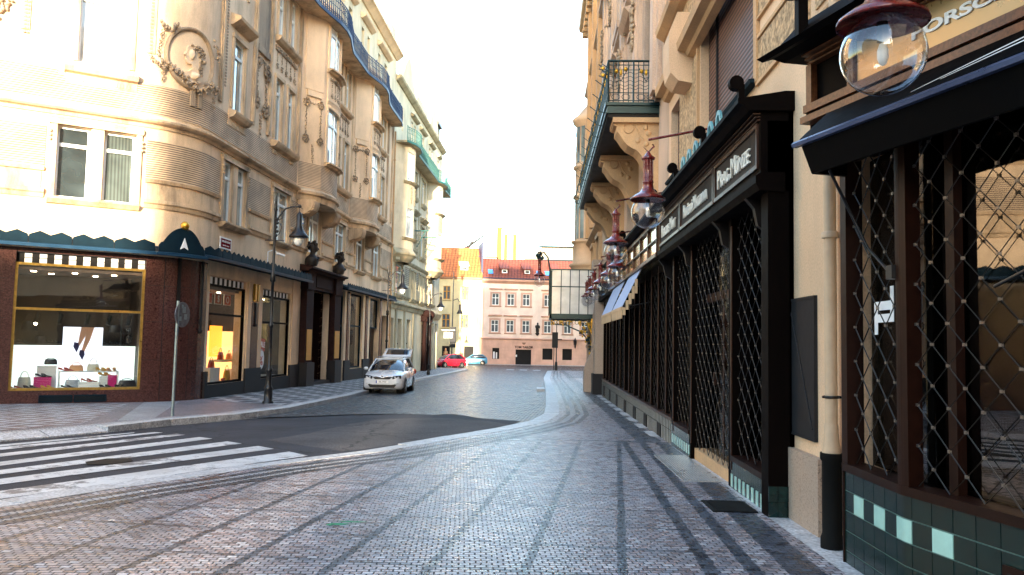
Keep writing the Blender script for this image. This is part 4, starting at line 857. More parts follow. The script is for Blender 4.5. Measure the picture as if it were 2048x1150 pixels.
gl([(-1.05,.78),(-.75,.72),(-.5,.95)],.16); gl([(-1.0,.65),(-1.05,.2),(-1.1,-.2)],.06); gl([(-1.25,-.25),(-.95,-.45),(-.6,-.5),(-.2,-.8),(.2,-1.0),(.6,-.75),(.95,-.55),(1.1,-.8)],.15,dens=2.0)
gl([(.85,.85),(1.05,.65),(1.15,.35)],.13); gl([(.95,-.9),(.98,-1.35)],.08); gl([(-.95,-.6),(-.92,-1.0)],.07)
for x in(-.05,.25):
    for k in range(3): b.prism([(x+k*.06,-1.0),(x+k*.06+.045,-1.0),(x+k*.06+.06,-1.5),(x+k*.06+.01,-1.5)],lambda p,q,d:cv(p,q,d),-.03,.04)
b.build('garland_relief','orn',cb)
# windows
for i,(a,c) in enumerate(F1): window(PL,a,c,*F1z,cb,rec=.16 if a<13 else .07,pm=('pane','pane4','pane2','pane2','pane2','pane3','pane2','pane','pane2')[i],mull=0 if c-a<1 else 1,tran=.74,sill=None)
for a,c in((8.8,11.2),(14.6,16.85),(19.35,21.55),(23.95,26.05),(28.25,30.45),(32.45,34.55),(36.65,38.75)):
    b=MB(); b.fprof(PL,a,c,[(-.02,5.4),(.12,5.42),(.2,5.5),(.24,5.54),(.24,5.6),(-.15,5.615)]); b.build('sill','trim',cb)
for i,(a,c) in enumerate(F2): window(PL,a,c,*F2z,cb,pm='pane3' if i==0 else 'pane2',mull=1 if c-a>1.2 else 0,tran=.78,sill=None,rec=.16 if a<13 else .08)
for i,(a,c) in enumerate(F3): window(PL,a,c,*F3z,cb,pm='pane3',mull=0,tran=.62,sill=None,rec=.08)
window(PL,4.4,5.8,13.9,16,cb,sill=None)
# attic storey above the blue balcony
b=MB(); b.wall(PL,2,S1,17,21.2,0,[(a,c,*F4z) for a,c in F4],0,.25); b.build('attic_wall','cream',cb)
for a,c in F4: window(PL,a,c,*F4z,cb,mull=0,pm='pane',sill=None,rec=.2)
b=MB()
for a,c in((14.8,16.6),(19.1,21.9),(23.8,26.3),(27.8,30.7),(32.2,34.8),(36.4,39.6)): b.fprof(PL,a,c,[(-.01,20.0),(.1,20.0),(.3,20.12),(.34,20.2),(-.01,20.34)])
b.fprof(PL,2,S1,[(-.02,21.0),(.1,21.0),(.4,21.25),(.5,21.3),(.5,21.45),(-.3,21.6)]); b.build('attic_cornice','tan2',cb)
b=MB()
for c in BAYC:
    for k in range(12):
        a0=-1+k/6; a1=-1+(k+1)/6; h0=1.5*math.sqrt(max(0,1-abs(a0)**2.2)); h1=1.5*math.sqrt(max(0,1-abs(a1)**2.2))
        b.hexa([PL(c+a0*1.9,21.4,-.25),PL(c+a1*1.9,21.4,-.25),PL(c+a1*1.9,21.4,.1),PL(c+a0*1.9,21.4,.1),PL(c+a0*1.9,21.5+h0,-.25),PL(c+a1*1.9,21.5+h1,-.25),PL(c+a1*1.9,21.5+h1,.1),PL(c+a0*1.9,21.5+h0,.1)])
for q in(40.2,): b.fbox(PL,q,q+1.2,21.5,22.9,-.3,.05)
b.split('gable','cream',cb)
def core(P,s0,s1,z0,z1,name,parent,mt,inset=.6,dep=11):
    q=P.breaks(s0,s1); o_=[P(x,0,-inset) for x in q]; i_=[P(s1,0,-dep),P(s0,0,-dep)]; poly=[(p.x,p.y) for p in o_+i_]
    b=MB(); b.prism(poly,lambda x,y,d:(x,y,d),z0,z1); return b.build(name,mt,parent)
core(PL,2,S1,4.3,21.4,'building_core',cb,'tan',.5,11); b=MB(); b.fbox(PL,2,S1,-1,4.3,-11,-3.4); b.fbox(PL,39.0,S1,-1,4.3,-3.4,-.6); b.build('rear_wall','shopdark',cb)
b=MB(); b.fbox(PL,2,8.0,-1,4.3,-3.4,-.6); b.build('side_room_wall','shopdark',cb)
# blue balcony
BP=PolyPath(PL,[(15.5,.35),(17,.7),(20,.8)]+[q for c in BAYC for q in [(c-2.8,.9),(c-1.8,1.08),(c-.9,1.27),(c,1.33),(c+.9,1.27),(c+1.8,1.08),(c+2.8,.9)]]+[(37,.85),(40.2,.85),(41.2,.7)])
def balcony(P,s0,s1,z,h,parent,irn,slabm,step=.19,name='balcony_railing',wavy=True):
    b=MB(); q=sorted(P.breaks(s0,s1)+[])
    for a,c in zip(q[:-1],q[1:]):
        b.hexa([P(a,z-.14,0),P(c,z-.14,0),P.b(c,z-.14,-.05),P.b(a,z-.14,-.05),P(a,z,0),P(c,z,0),P.b(c,z,-.05),P.b(a,z,-.05)])
    b.build('balcony_slab',slabm,parent)
    b=MB(); b.fprof(P,s0,s1,[(.0,z-.13),(.06,z-.13),(.08,z+.02),(.0,z+.03)]); 
    for zz,t in((z+h,.03),(z+h-.16,.014),(z+.12,.014),(z+.22,.012),(z+h*.55,.01)): b.fbox(P,s0,s1,zz-t*.6,zz+t*.6,.01,.04)
    n_=int((s1-s0)/step)
    for k in range(n_+1):
        s_=s0+(s1-s0)*k/n_; th=.02 if k%14==0 else .006; b.fbox(P,s_-th,s_+th,z-(.1 if k%14==0 else 0),z+h+(.1 if k%14==0 else 0),.012,.05)
        if k%7==3:
            for a in range(8): 
                a0=2*pi*a/8; b.ball(P(s_+.13*cos(a0),z+h*.75+.13*sin(a0),.03),.022,n=4)
        if k%14 in(6,8): b.fbox(P,s_+.03,s_+.045,z,z+h,.012,.03)
    return b.build(name,irn,parent)
balcony(BP,15.6,41.2,16.25,.95,cb,'blueiron','trim')
# plaques on the building
o=thing('street_name_sign','red enamel street name plaque on the plaster above the canopy','sign',PL(15.15,4.9,.03)); F=PL.frame(15.15,4.89,.02)
b=MB(); b.prism([(-.46,-.2),(.46,-.2),(.46,.2),(-.46,.2)],lambda p,q,d:F@Vector((p,q,d)),0,.03,0); b.prism([(-.40,-.15),(.40,-.15),(.40,.15),(-.40,.15)],lambda p,q,d:F@Vector((p,q,d)),.03,.035,1); b.build('plate',['white','redplate'] if 'redplate' in M else ['white',M.setdefault('redplate',mat('red_enamel',(.16,.006,.014),.9,var=.05,spec=.05))],o)
for s_,y_,z_ in(('U PRAŠNÉ BRÁNY',.05,.098),('STARÉ MĚSTO - PRAHA 1',-.08,.052)): put_mesh(text_mesh(s_,z_,.002,sx=.93),'plate_lettering','white',F@Matrix.Translation((0,y_,.04)),o)
o=thing('house_number_plate','small blue house number plate on the ribbed wall below the first bay','sign',PL(23.0,6.9,.05)); F=PL.frame(23.1,6.9,.06); b=MB(); b.prism([(-.17,-.14),(.17,-.14),(.17,.14),(-.17,.14)],lambda p,q,d:F@Vector((p,q,d)),0,.02); b.build('plate',mat('blue_enamel',(.02,.06,.4),.2),o); put_mesh(text_mesh('16',.2,.002,bev=.004),'plate_lettering','white',F@Matrix.Translation((0,0,.025)),o)
b=MB(); b.tube([PL(19.0,4.6,.1),PL(19.0,5.05,.1),PL(19.2,5.15,.25),PL(19.35,5.0,.4)],.02,6); b.tube([PL(19.3,5.02,.35),PL(19.6,4.96,.55)],.05,8); tag(b.build('security_camera','white'),'small white security camera on a bent bracket above the canopy','camera')
b=MB(); b.tube([PL(42.0,z,.12) for z in(-.5,8,16)],.06,8); [b.fbox(PL,41.9,42.1,z,z+.06,.02,.2) for z in(2,5,8,11,14)]; tag(b.build('downpipe','rtrim'),'tall tan downpipe between the ochre building and the pale building','downpipe')
# ================================================================ PALE BUILDING
pb=thing('pale_building','pale cream building with green balcony and oriels beyond the ochre one','building',PL(54,gz(66),0)); T1=64.6
BC2=(44.9,58.7); B2=[PolyPath(PL,bayplan(c,2.1,1.0)) for c in BC2]
gf=[(42.5,43.8,-.9,3.25),(45.2,46.7,-.9,3.25),(48.6,50.3,-.9,3.3),(55.3,57.4,-1.1,3.1),(60.4,61.8,-1,3.3),(62.6,63.8,-1,3.3)]
f1=[(43.7,46.3,5.0,7.1),(49.3,50.2,4.95,7.1),(50.8,51.7,4.95,7.1),(53.3,54.2,4.95,7.1),(54.8,55.7,4.95,7.1),(57.6,59.8,5.0,7.1)]
f2=[(49.7,51.1,8.8,11.2),(53.5,55.0,8.6,11.1)]; f3=[(49.7,51.1,13.0,15.0),(53.5,55.0,13.0,15.0)]; f4=[(48.2,48.9,16.8,18.5),(49.4,50.1,16.8,18.5),(52.0,52.7,16.8,18.5),(53.2,53.9,16.8,18.5),(56.6,57.3,16.8,18.5),(57.8,58.5,16.8,18.5),(61.5,62.3,16.8,18.5),(44.2,45,16.8,18.5)]
b=MB(); b.wall(PL,42.2,T1,-1.4,8.1,0,gf+f1,0,.3); cur=42.2
for c in list(BC2)+[None]:
    e=(c-2.1) if c else T1; b.wall(PL,cur,e,8.1,15.5,0,[h for h in f2+f3 if h[0]>=cur and h[1]<=e],0,.3); cur=(c+2.1) if c else cur
b.wall(PL,42.2,T1,15.5,20.2,0,f4,0,.25); b.build('facade_wall','cream',pb)
b=MB(); b.fprof(PL,42.2,56.8,[(-.01,3.9),(.1,3.9),(.15,4.15),(.32,4.25),(.32,4.35),(-.01,4.5)]); b.fprof(PL,60.0,T1,[(-.01,3.7),(.1,3.7),(.3,4.1),(.32,4.2),(-.01,4.35)])
b.fprof(PL,47,57,[(-.01,7.4),(.1,7.42),(.2,7.55),(.22,7.62),(-.01,7.75)]); b.fprof(PL,42.2,T1,[(-.01,19.7),(.1,19.7),(.35,19.9),(.4,20.05),(-.3,20.2)])
for s_ in(44.1,47.3,51.0): b.fbox(PL,s_,s_+.5,-1,3.85,0,.08)
for h in f2+f3+f1: surround(b,PL,h[0],h[1],h[2],h[3],0,t=.14,d=.07); b.fprof(PL,h[0]-.2,h[1]+.2,[(-.01,h[2]-.35),(.12,h[2]-.3),(.25,h[2]-.1),(.25,h[2]-.03),(-.01,h[2])])
for h in f2: b.fprof(PL,h[0]-.35,h[1]+.35,[(-.01,h[3]+.35),(.15,h[3]+.35),(.4,h[3]+.55),(.42,h[3]+.62),(-.01,h[3]+.75)])
for a,c in((47.9,50.4),(51.7,54.2),(56.3,58.8),(61.2,62.6)): b.fprof(PL,a,c,[(-.01,18.75),(.2,18.8),(.32,18.9),(-.01,19.1)])
for s_ in(48.5,52.3,56.2): b.fbox(PL,s_,s_+.3,8.2,15.4,0,.06)
for a,c in((47.2,49.1),(51.9,53.1),(55.9,57.4),(60,61.5)): b.fbox(PL,a,c,4.95,5.7,0,.08); b.fprof(PL,a-.05,c+.05,[(-.01,4.75),(.1,4.75),(.18,4.9),(-.01,4.96)])
b.build('facade_trim','creamtrim',pb)
b=MB()
for a,c in((47.2,49.1),(51.9,53.1),(55.9,57.4),(60,61.5)): b.wall(PL,a,c,5.85,7.2,.02,[])
b.split('ribbed_panel','creamrib',pb)
b=MB()
for a,c in((51.6,53.1),(55.6,56.4)): garland(b,PL,[(a,10.5),(a+.2,9.2),(a,8.2)],.02,.12,rg); garland(b,PL,[(c,10.5),(c-.2,9.2),(c,8.2)],.02,.12,rg)
b.build('carved_garland','creamtrim',pb)
for P_,c in zip(B2,BC2):
    hs=[(c-1.25,c-.2,8.95,11.0),(c+.2,c+1.25,8.95,11.0),(c-1.25,c-.2,12.95,15.0),(c+.2,c+1.25,12.95,15.0)]
    b=MB(); b.wall(P_,c-2.1,c+2.1,8.1,15.5,0,hs,0,.2); q=P_.breaks(c-2.1,c+2.1); b.add([P_(x,8.1,0) for x in q],[tuple(range(len(q)))])
    ob=b.build('bay_front','cream',pb)
    b=MB(); b.fprof(P_,c-2.2,c+2.2,[(-.05,7.5),(-.3,7.2),(-.02,7.45),(.1,7.6),(.22,7.7),(.24,7.8),(-.02,8.15)]); b.fprof(P_,c-1.5,c+1.5,[(-.01,8.7),(.12,8.75),(.28,8.88),(-.01,8.96)]); b.fprof(P_,c-1.5,c+1.5,[(-.01,12.7),(.12,12.75),(.28,12.88),(-.01,12.96)])
    b.fprof(P_,c-1.9,c-1.6,[(-.2,7.1),(.05,7.3),(0,7.5),(-.2,7.5)]); b.build('bay_cornice','creamtrim',ob)
    b=MB()
    for k in(-.7,.05,.7):
        for j in range(5): rosette(b,P_,c+k,11.5+j*.24,.0,.14,rg,n=6)
    b.build('bay_carving','creamtrim',ob)
    for h in hs: window(P_,*h,ob,rec=.07,mull=0,tran=.75,sill=None,pm='pane3')
for h in f1+f2+f3+f4: window(PL,*h,pb,mull=0,tran=.75,sill=None,pm='pane2',rec=.1)
for k,h in enumerate(gf):
    b=MB(); b.fbox(PL,h[0],h[1],h[2],h[3],-.36,-.3,0); b.fbox(PL,h[0]+.1,h[0]+.18,h[2],h[3],-.3,-.24,1); b.fbox(PL,h[0]+.18,h[1],1.4,1.5,-.3,-.24,1); b.build('shop_opening',['pane' if k!=3 else 'bronze','ebony'],pb)
b=MB()
for a in(55.0,57.4): 
    c=a+.35; b.tube([PL(c,-1.2,.25),PL(c,.5,.25),PL(c,3.3,.25)],[.24,.2,.17],12); b.fbox(PL,a,a+.7,3.3,3.6,0,.5); b.ball(PL(c,3.95,.35),.38,n=10)
b.fprof(PL,54.8,58.1,[(0,3.3),(.3,3.3),(.5,3.6),(.5,3.7),(0,3.8)]); b.build('portal','porphyry',pb)
core(PL,42.2,T1,-1.2,20.1,'building_core',pb,'cream',.5,11)
b=MB()
for c in(46.5,58.8):
    for k in range(12):
        a0=-1+k/6; a1=-1+(k+1)/6; h0=2.4*max(0,1-abs(a0)**1.6); h1=2.4*max(0,1-abs(a1)**1.6)
        b.hexa([PL(c+a0*2.6,20.1,-.25),PL(c+a1*2.6,20.1,-.25),PL(c+a1*2.6,20.1,.1),PL(c+a0*2.6,20.1,.1),PL(c+a0*2.6,20.3+h0,-.25),PL(c+a1*2.6,20.3+h1,-.25),PL(c+a1*2.6,20.3+h1,.1),PL(c+a0*2.6,20.3+h0,.1)])
b.fbox(PL,50,55,20.1,21.2,-.3,.05); b.split('gable','cream',pb)
b=MB(); b.fbox(PL,60.8,62.4,20.2,21.7,-1,.0,0); b.fbox(PL,60.6,62.6,21.7,22.0,-1.2,.2,1); b.build('roof_turret',['navy','iron'],pb)
BP2=PolyPath(PL,[(42.4,.7)]+[q for c in BC2 for q in [(c-2.0,.85),(c-1.2,1.2),(c,1.35),(c+1.2,1.2),(c+2.0,.85)]]+[(63,.9),(64.4,.9)])
balcony(BP2,42.7,64.4,15.6,.95,pb,'greeniron','creamtrim',.2)
for s_ in(50.3,54.2): b=MB(); b.tube([PL(s_,9.0,.3),PL(s_+.3,10.3,.9)],.03,6); b.tube([PL(s_,10.3,.1),PL(s_+.3,10.35,1.2)],.05,6); tag(b.build('flag_bracket','greeniron'),('nearer' if s_<52 else 'farther')+' green metal flag bracket on the pale building','bracket','flag brackets')
b=MB(); b.box(-9.6,-8.7,79.5,80,2.0,2.6); b.tube([(-9.9,79.7,2.8),(-8.5,79.7,2.8)],.04,6); tag(b.build('hanging_shop_sign','pane3'),'pale hanging shop sign at the far corner of the pale building','sign')
# ================================================================ RIGHT SIDE
class YP(Path): # facade facing -X; q is world Y
    def __init__(s,x): s.x=x
    def __call__(s,q,z,w=0): return Vector((s.x-w,q,z))
    def breaks(s,a,b): return [a,b]
    def raw(s,q): return Vector((s.x,q)),-pi/2
YR=YP(2.75)
def rb(b,y0,y1,z0,z1,w0,w1,m=0): b.box(2.75-w1,2.75-w0,y0,y1,z0,z1,m)
hb=thing('honey_building','honey coloured plaster building with brown roller shutters beside the camera','building',(2.75,9,-.1))
b=MB(); b.wall(YR,-8,17.4,-.6,20,0,[(-8,6.97,-.6,3.9),(8.95,15.3,-.6,4.2),(15.5,17.4,-.6,4.2),(10.3,13.95,5.15,7.45),(16.05,17.1,5.2,6.75),(3,7.6,5.6,8.2)],0,.3); b.build('facade_wall','rwall',hb)
b=MB(); b.box(3.4,14,-8,17.4,4.6,20); b.box(3.4,14,-8,17.4,-.6,4.6) if False else None; b.box(2.76,14,-8.3,-8,-.6,20); b.box(2.76,3.3,7.05,8.9,-.6,4.6); b.build('building_core','rwall',hb)
b=MB() # roughcast fields
for y0,y1,z0,z1 in((14.15,15.95,5.1,6.9),(8.2,10.15,5.12,5.62),(8.2,10.15,5.95,7.0),(5,8.0,5.12,5.62),(14.15,15.95,7.9,9.5)): rb(b,y0,y1,z0,z1,0,.022)
b.split('roughcast_field','roughcast',hb)
b=MB()
for y0,y1,z0,z1 in((8.15,10.2,5.05,5.1),(8.15,10.2,5.64,5.69),(8.15,10.2,5.9,5.93),(14.05,16.0,4.98,5.06)): rb(b,y0,y1,z0,z1,0,.04)
b.fprof(YR,-8,17.4,[(-.01,7.02),(.12,7.05),(.16,7.12),(.3,7.16),(.32,7.3),(.2,7.36),(-.01,7.42)])
b.fprof(YR,-8,17.4,[(-.01,8.35),(.15,8.4),(.3,8.5),(.32,8.62),(-.01,8.75)])
rb(b,14.0,14.12,5.1,7.0,0,.05); rb(b,10.12,10.26,5.1,7.0,0,.05); rb(b,-8,9.0,5.0,5.03,0,.03)
b.build('stone_moulding','rtrim',hb)
b=MB()
for y in(14.6,9.0): b.fprof(YR,y,y+.75,[(0,6.55),(.28,6.6),(.42,6.75),(.45,7.0),(.45,7.5),(.3,7.9),(0,7.9)])
b.split('stone_console','rwall',hb)
o=None
for y0,y1,z0,z1,lab in((10.3,13.95,5.15,7.45,0),(16.05,17.1,5.2,6.75,1)):
    b=MB(); rb(b,y0,y1,z0,z1,-.2,-.15); o=b.build('roller_shutter','dslat',hb); b=MB()
    for y in((10.55,13.2) if not lab else (16.2,)): rb(b,y,y+.05,z0,z1,-.15,-.115)
    rb(b,y0,y1,z0-.0,z0+.06,-.15,-.1); b.build('shutter_guide','zinc',o)
    b=MB(); b.fprof(YR,y0-.1,y1+.1,[(-.25,z0-.05),(.1,z0-.05),(.12,z0),(-.1,z0+.02)]); b.build('sill','navy',o)
b=MB(); rb(b,7.86,9.03,-.4,.64,-.02,.07); rb(b,8.38,8.39,-.4,.64,.068,.072); b.build('granite_base','ggranite',hb)
o=thing('meter_cupboard_door','grey sheet metal cupboard door low on the honey wall beside the drainpipe','cupboard',(2.74,8.47,.77))
b=MB(); rb(b,8.05,8.9,.78,2.23,.0,.03); b.build('door_leaf','zinc',o)
b=MB(); rb(b,8.05,8.9,2.2,2.23,.03,.037); rb(b,8.05,8.9,.78,.80,.03,.037); rb(b,8.05,8.075,.8,2.2,.03,.037); rb(b,8.875,8.9,.8,2.2,.03,.037)
b.tube([(2.715,8.12,.9),(2.712,8.5,1.6),(2.715,8.82,2.15)],.006,4)
for k in range(14): b.ball((2.715,8.12+.7*k/13,.9+1.25*k/13),.011,n=5)
for z in(.95,1.5,2.05): b.box(2.70,2.75,8.88,8.93,z,z+.12)
b.build('door_trim','zinc',o)
o=thing('drainpipe','tan drainpipe with black cast iron foot between the honey wall and the green tiled shopfront','drainpipe',(2.65,7.42,0))
b=MB(); b.tube([(2.66,7.44,.9),(2.66,7.44,3.6),(2.72,7.44,4.2),(2.72,7.44,12)],.055,14); b.lathe([(.075,0),(.075,.05),(.062,.06)],(2.66,7.44,2.72),14); b.build('pipe','pipe',o)
b=MB(); b.tube([(2.66,7.44,.75),(2.66,7.44,.86),(2.66,7.44,1.0),(2.66,7.44,1.02)],[.085,.066,.06,.055],14); b.build('pipe_sleeve','pipe',o)
b=MB(); b.tube([(2.66,7.44,-.2),(2.66,7.44,.0),(2.66,7.44,.04),(2.66,7.44,.68),(2.66,7.44,.7),(2.66,7.44,.76)],[.1,.1,.085,.085,.1,.1],14); b.build('iron_foot','cast',o)
b=MB(); b.lathe([(.066,0),(.072,.01),(.066,.025)],(2.66,7.44,1.25),14); b.tube([(2.58,7.44,1.26),(2.75,7.44,1.26)],.012,5); b.build('pipe_clip','iron',o)
def diamond(b,P,s0,s1,z0,z1,w,W,H,r,clip=True):
    nr=int((z1-z0)/H); nc=int((s1-s0)/(W/2)); 
    for k in range(nr+1):
        pts=[P(s0+i*(s1-s0)/nc,min(max(z0+(k+.5)*H+(H*.5 if (i+k)%2 else -H*.5),z0),z1),w) for i in range(nc+1)]
        b.tube(pts,r,4,0,False,False)
        if clip:
            for i in range(nc+1):
                if (i+k)%2: 
                    p=P(s0+i*(s1-s0)/nc,z0+(k+1)*H,w)
                    if p.z<z1: b.hexa([(p.x-.009,p.y-.012,p.z-.010),(p.x+.009,p.y-.012,p.z-.010),(p.x+.009,p.y+.012,p.z-.010),(p.x-.009,p.y+.012,p.z-.010),(p.x-.009,p.y-.012,p.z+.010),(p.x+.009,p.y-.012,p.z+.010),(p.x+.009,p.y+.012,p.z+.010),(p.x-.009,p.y+.012,p.z+.010)],1)
# ---- nearest shopfront (turns away from the street line)
ns=thing('tiled_shopfront','nearest shopfront with black diamond grille over green tiled base','shopfront',(2.6,5.5,-.1))
PN=Path((2.6,6.95),-pi/2,[('l',1.07),('a',.25,R(13)),('l',9)]); PS=Path((2.367,6.74),R(-73),[('l',10)])
b=MB(); b.fbox(PN,0,9,-.3,.68,-.12,.0,0); 
b.build('base_grout','grout',ns)
b=MB(); tw=.197
for k in range(5):
    z1=.68-.165*k; z0=max(z1-.159,-.3)
    for i in range(44):
        s0=i*tw+.004; lt=(k==1 and i%2==1 and i<9); b.fbox(PN,s0,s0+tw-.008,z0,z1-.004,.001,.008 if not lt else .010,1 if lt else 0)
b.build('glazed_tile',['tile','tilelight'],ns)
b=MB(); b.fbox(PN,2.0,4.6,-.1,.44,.012,.03,0); b.fbox(PN,2.04,4.56,-.06,.40,.03,.036,1)
for k in range(24): b.fbox(PN,2.06,4.54,-.04+k*.018,-.033+k*.018,.036,.042,0)
b.ball(PN(2.5,.36,.04),.022,n=8,m=2); b.build('base_vent',['bronze','black','white'],ns)
b=MB(); b.fbox(PN,0,9,.68,.745,-.16,.03); b.fbox(PN,0,.1,.745,3.4,-.1,.02); b.fbox(PN,1.04,1.17,.745,3.4,-.1,.02); b.fbox(PN,-.02,.0,-.3,3.9,-.16,.02); b.fbox(PN,1.42,1.5,.745,3.4,-.17,-.1); b.fbox(PN,3.9,4.0,.745,3.4,-.17,-.0); b.fbox(PN,0,9,3.3,3.4,-.1,.02)
b.build('bronze_frame','bronze',ns)
b=MB(); b.fbox(PN,.1,1.04,.745,3.3,-.2,-.19); b.fbox(PN,1.17,9,.745,3.3,-.2,-.19); b.build('pane',thin_glass('dark_shop_glass',(.45,.45,.45),boost=1.35),ns)
for s0,s1 in((.12,1.02),(1.19,8.6)): b=MB(); diamond(b,PN,s0,s1,.75,3.3,-.045,.30,.142,.0055); b.build('security_grille',['grille','grilleclip'],ns)
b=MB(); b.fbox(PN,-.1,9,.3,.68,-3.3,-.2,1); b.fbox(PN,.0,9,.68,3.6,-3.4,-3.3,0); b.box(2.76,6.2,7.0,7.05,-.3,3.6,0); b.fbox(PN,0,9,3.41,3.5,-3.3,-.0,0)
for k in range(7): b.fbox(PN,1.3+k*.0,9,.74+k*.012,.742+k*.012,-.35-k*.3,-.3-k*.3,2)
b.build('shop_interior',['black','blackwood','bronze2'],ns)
F=PN.frame(.60,2.0,-.085)@Matrix.Diagonal((.8,1,1,1)); b=MB()
for x0,x1,y0,y1 in((-.22,-.145,-.18,-.085),(-.22,.22,.01,.08),(-.22,-.145,-.02,.01),(-.22,.22,-.085,-.02),(.145,.22,-.02,.01),(.145,.22,.08,.19)): b.prism([(x0,y0),(x1,y0),(x1,y1),(x0,y1)],lambda p,q,d:F@Vector((p,q,d)),0,.004)
tag(b.build('window_logo','white'),'white geometric logo stuck on the narrow grilled window','sign')
M['bluefelt']=mat('blue_display',(.03,.09,.35),.5)
for k,(s_,z_) in enumerate(((2.3,1.75),(3.0,1.65),(3.5,1.75))):
    b=MB(); F=PN.frame(s_,z_,-.8-.2*k); [b.ball(F@Vector((.09*cos(a*1.256),.09*sin(a*1.256),0)),.06,.06,.06,8) for a in range(5)]; b.ball(F@Vector((0,-.2,0)),.10,.03,.12,8,1); b.tube([F@Vector((0,-.25,0)),F@Vector((0,-.95,0))],.012,6,1); tag(b.build('display_ornament',['bluefelt','ivory']),('leftmost','middle','rightmost')[k]+' blue flower shaped ornament on a stand behind the near grille','ornament','blue window ornaments')
# sign fascia, cornice and black awning over the nearest shop
fs=thing('shop_fascia','brown framed fascia with gold name panel above the black awning','shop fascia',(2.3,6.5,3.4))
b=MB(); b.fbox(PS,.0,9,3.35,4.1,-.5,.1,0); b.fbox(PS,-.02,9,3.3,3.58,-.02,.12,0)
b.fbox(PS,-.02,9,3.575,3.63,.1,.22,1); b.fbox(PS,-.02,9,3.63,3.67,.1,.16,0); b.fbox(PS,-.02,9,3.67,3.735,.1,.19,1)
b.fbox(PS,-.02,.05,3.735,4.08,.1,.16,1); b.fbox(PS,.5,.57,3.735,4.08,.1,.16,1)
for k in range(3): b.fbox(PS,.02,9,4.08+k*.03,4.095+k*.03,.1,.17+k*.03,1)
b.fprof(PS,-.2,9,[(-.4,4.18),(.25,4.16),(.36,4.18),(.46,4.14),(.52,4.16),(.30,4.3),(.12,4.5),(-.4,4.6)],0); b.build('fascia_frame',['ebony',mat('stained_oak',(.16,.06,.025),.4,var=.5,scale=3,fine=.3)],fs)
b=MB(); b.fbox(PS,.59,9,3.735,4.08,.1,.135); b.build('gold_panel','signgold',fs)
me=text_mesh('PORSCHE',.108,.004,sx=2.05,bev=.0035); 
for v in me.vertices: pass
put_mesh(me,'name_letters','white',PS.frame(1.64,3.905,.142),fs)
b=MB(); F=PS.frame(.05,4.15,.2)
def finial(b,c,sc_=1.0,m=0,dz=0):
    x,y,z=c; b.box(x-.035*sc_,x+.035*sc_,y-.045*sc_,y+.045*sc_,z-.1,z+.34*sc_,m)
    pts=[(x+(.02-.0)*0-.06*sc_+.085*sc_*cos(t),0,z+.36*sc_+.085*sc_*sin(t)) for t in [2*pi*k/14 for k in range(14)]]
    n_=len(pts); A=[(p[0],y-.055*sc_,p[2]) for p in pts]; B=[(p[0],y+.055*sc_,p[2]) for p in pts]
    b.add(A+B,[tuple(range(n_))[::-1],tuple(range(n_,2*n_))]+[(i,(i+1)%n_,n_+(i+1)%n_,n_+i) for i in range(n_)],m,False)
finial(b,PS(.05,4.32,.25),1.15); b.build('scroll_finial','ebony',fs)
aw=thing('black_awning','black box awning with blue front rail and white curved stroke over the nearest shop','awning',(2.0,6.2,3.0))
b=MB(); b.fprof(PS,.38,9,[(.12,3.585),(.25,3.56),(.50,3.33),(.52,3.28),(.1,3.2)],0); b.fprof(PS,.40,9,[(.46,3.27),(.5,3.27),(.41,3.06),(.38,3.06)],0); b.fbox(PS,.38,.42,3.06,3.28,.1,.39,0); b.build('awning_canvas','blackfab',aw)
b=MB(); b.fprof(PS,.34,9,[(.50,3.265),(.54,3.265),(.55,3.29),(.53,3.31),(.49,3.31)]); b.build('front_rail',mat('blue_grey_rail',(.07,.09,.17),.3,.3),aw)
b=MB()
for q0,q1,x0,x1,t in((1.52,3.6,.47,.25,.010),(1.75,3.6,.455,.32,.010)):
    prev=None
    for k in range(15):
        u_=k/14; s_=q0+(q1-q0)*u_; ww=x0+(x1-x0)*sin(u_*pi/2); th=t*(.3+1.2*u_*(1.6-u_))
        Z=lambda q: 3.56-(q-.25)*.92+.006
        cur=(PS(s_,Z(ww-th),ww-th),PS(s_,Z(ww+th),ww+th))
        if prev: b.add([prev[0],prev[1],cur[1],cur[0]],[(0,1,2,3)])
        prev=cur
b.build('painted_stroke','white',aw)
b=MB(); b.tube([PS(.55,3.06,.36),PN(.6,2.5,.04),PN(.98,2.28,.04)],.012,6); b.box(2.55,2.62,5.9,6.0,2.22,2.32); b.tube([PS(4.5,3.06,.36),PN(3.2,2.5,.04),PN(2.0,2.1,.04)],.012,6); b.build('awning_arm','iron',aw)
# ---- black wooden portal shopfront
mp_=thing('wooden_portal_shopfront','tall black wooden shopfront with three lettered panels and diamond grilles','shopfront',(2.6,12,-.2))
b=MB()
rb(b,8.78,9.05,-.4,4.2,-.1,.28,0)   # end panel facing the camera
for y0,y1 in((10.72,10.86),(13.52,13.66),(15.3,15.5)): rb(b,y0,y1,-.4,3.5,-.05,.22,0)
rb(b,9.05,9.09,-.4,3.5,.22,.24,1)
for y in(10.66,13.47,15.26): rb(b,y,y+.03,.1,3.3,.219,.235,1)
rb(b,8.78,15.6,3.42,3.6,-.1,.34,0)
b.build('portal_frame',['ebony','bronze2'],mp_)
b=MB()
for y0,y1 in((9.12,10.66),(13.66,15.26)): rb(b,y0,y1,.22,.29,-.05,.24,0); 
b.split('window_sill','bronze',mp_)
for y0,y1 in((8.78,10.7),(13.64,15.5)):
    b=MB(); n_=int((y1-y0)/.1)
    for r_ in range(4):
        for i in range(n_):
            a=y0+i*(y1-y0)/n_; lt=(r_==1 and i%2==0); z1=.22-.17*r_
            rb(b,a+.003,a+(y1-y0)/n_-.003,z1-.164,z1,.2,.226 if not lt else .229,1 if lt else 0)
    b.build('glazed_tile',['tile','tilelight'],mp_)
b=MB()
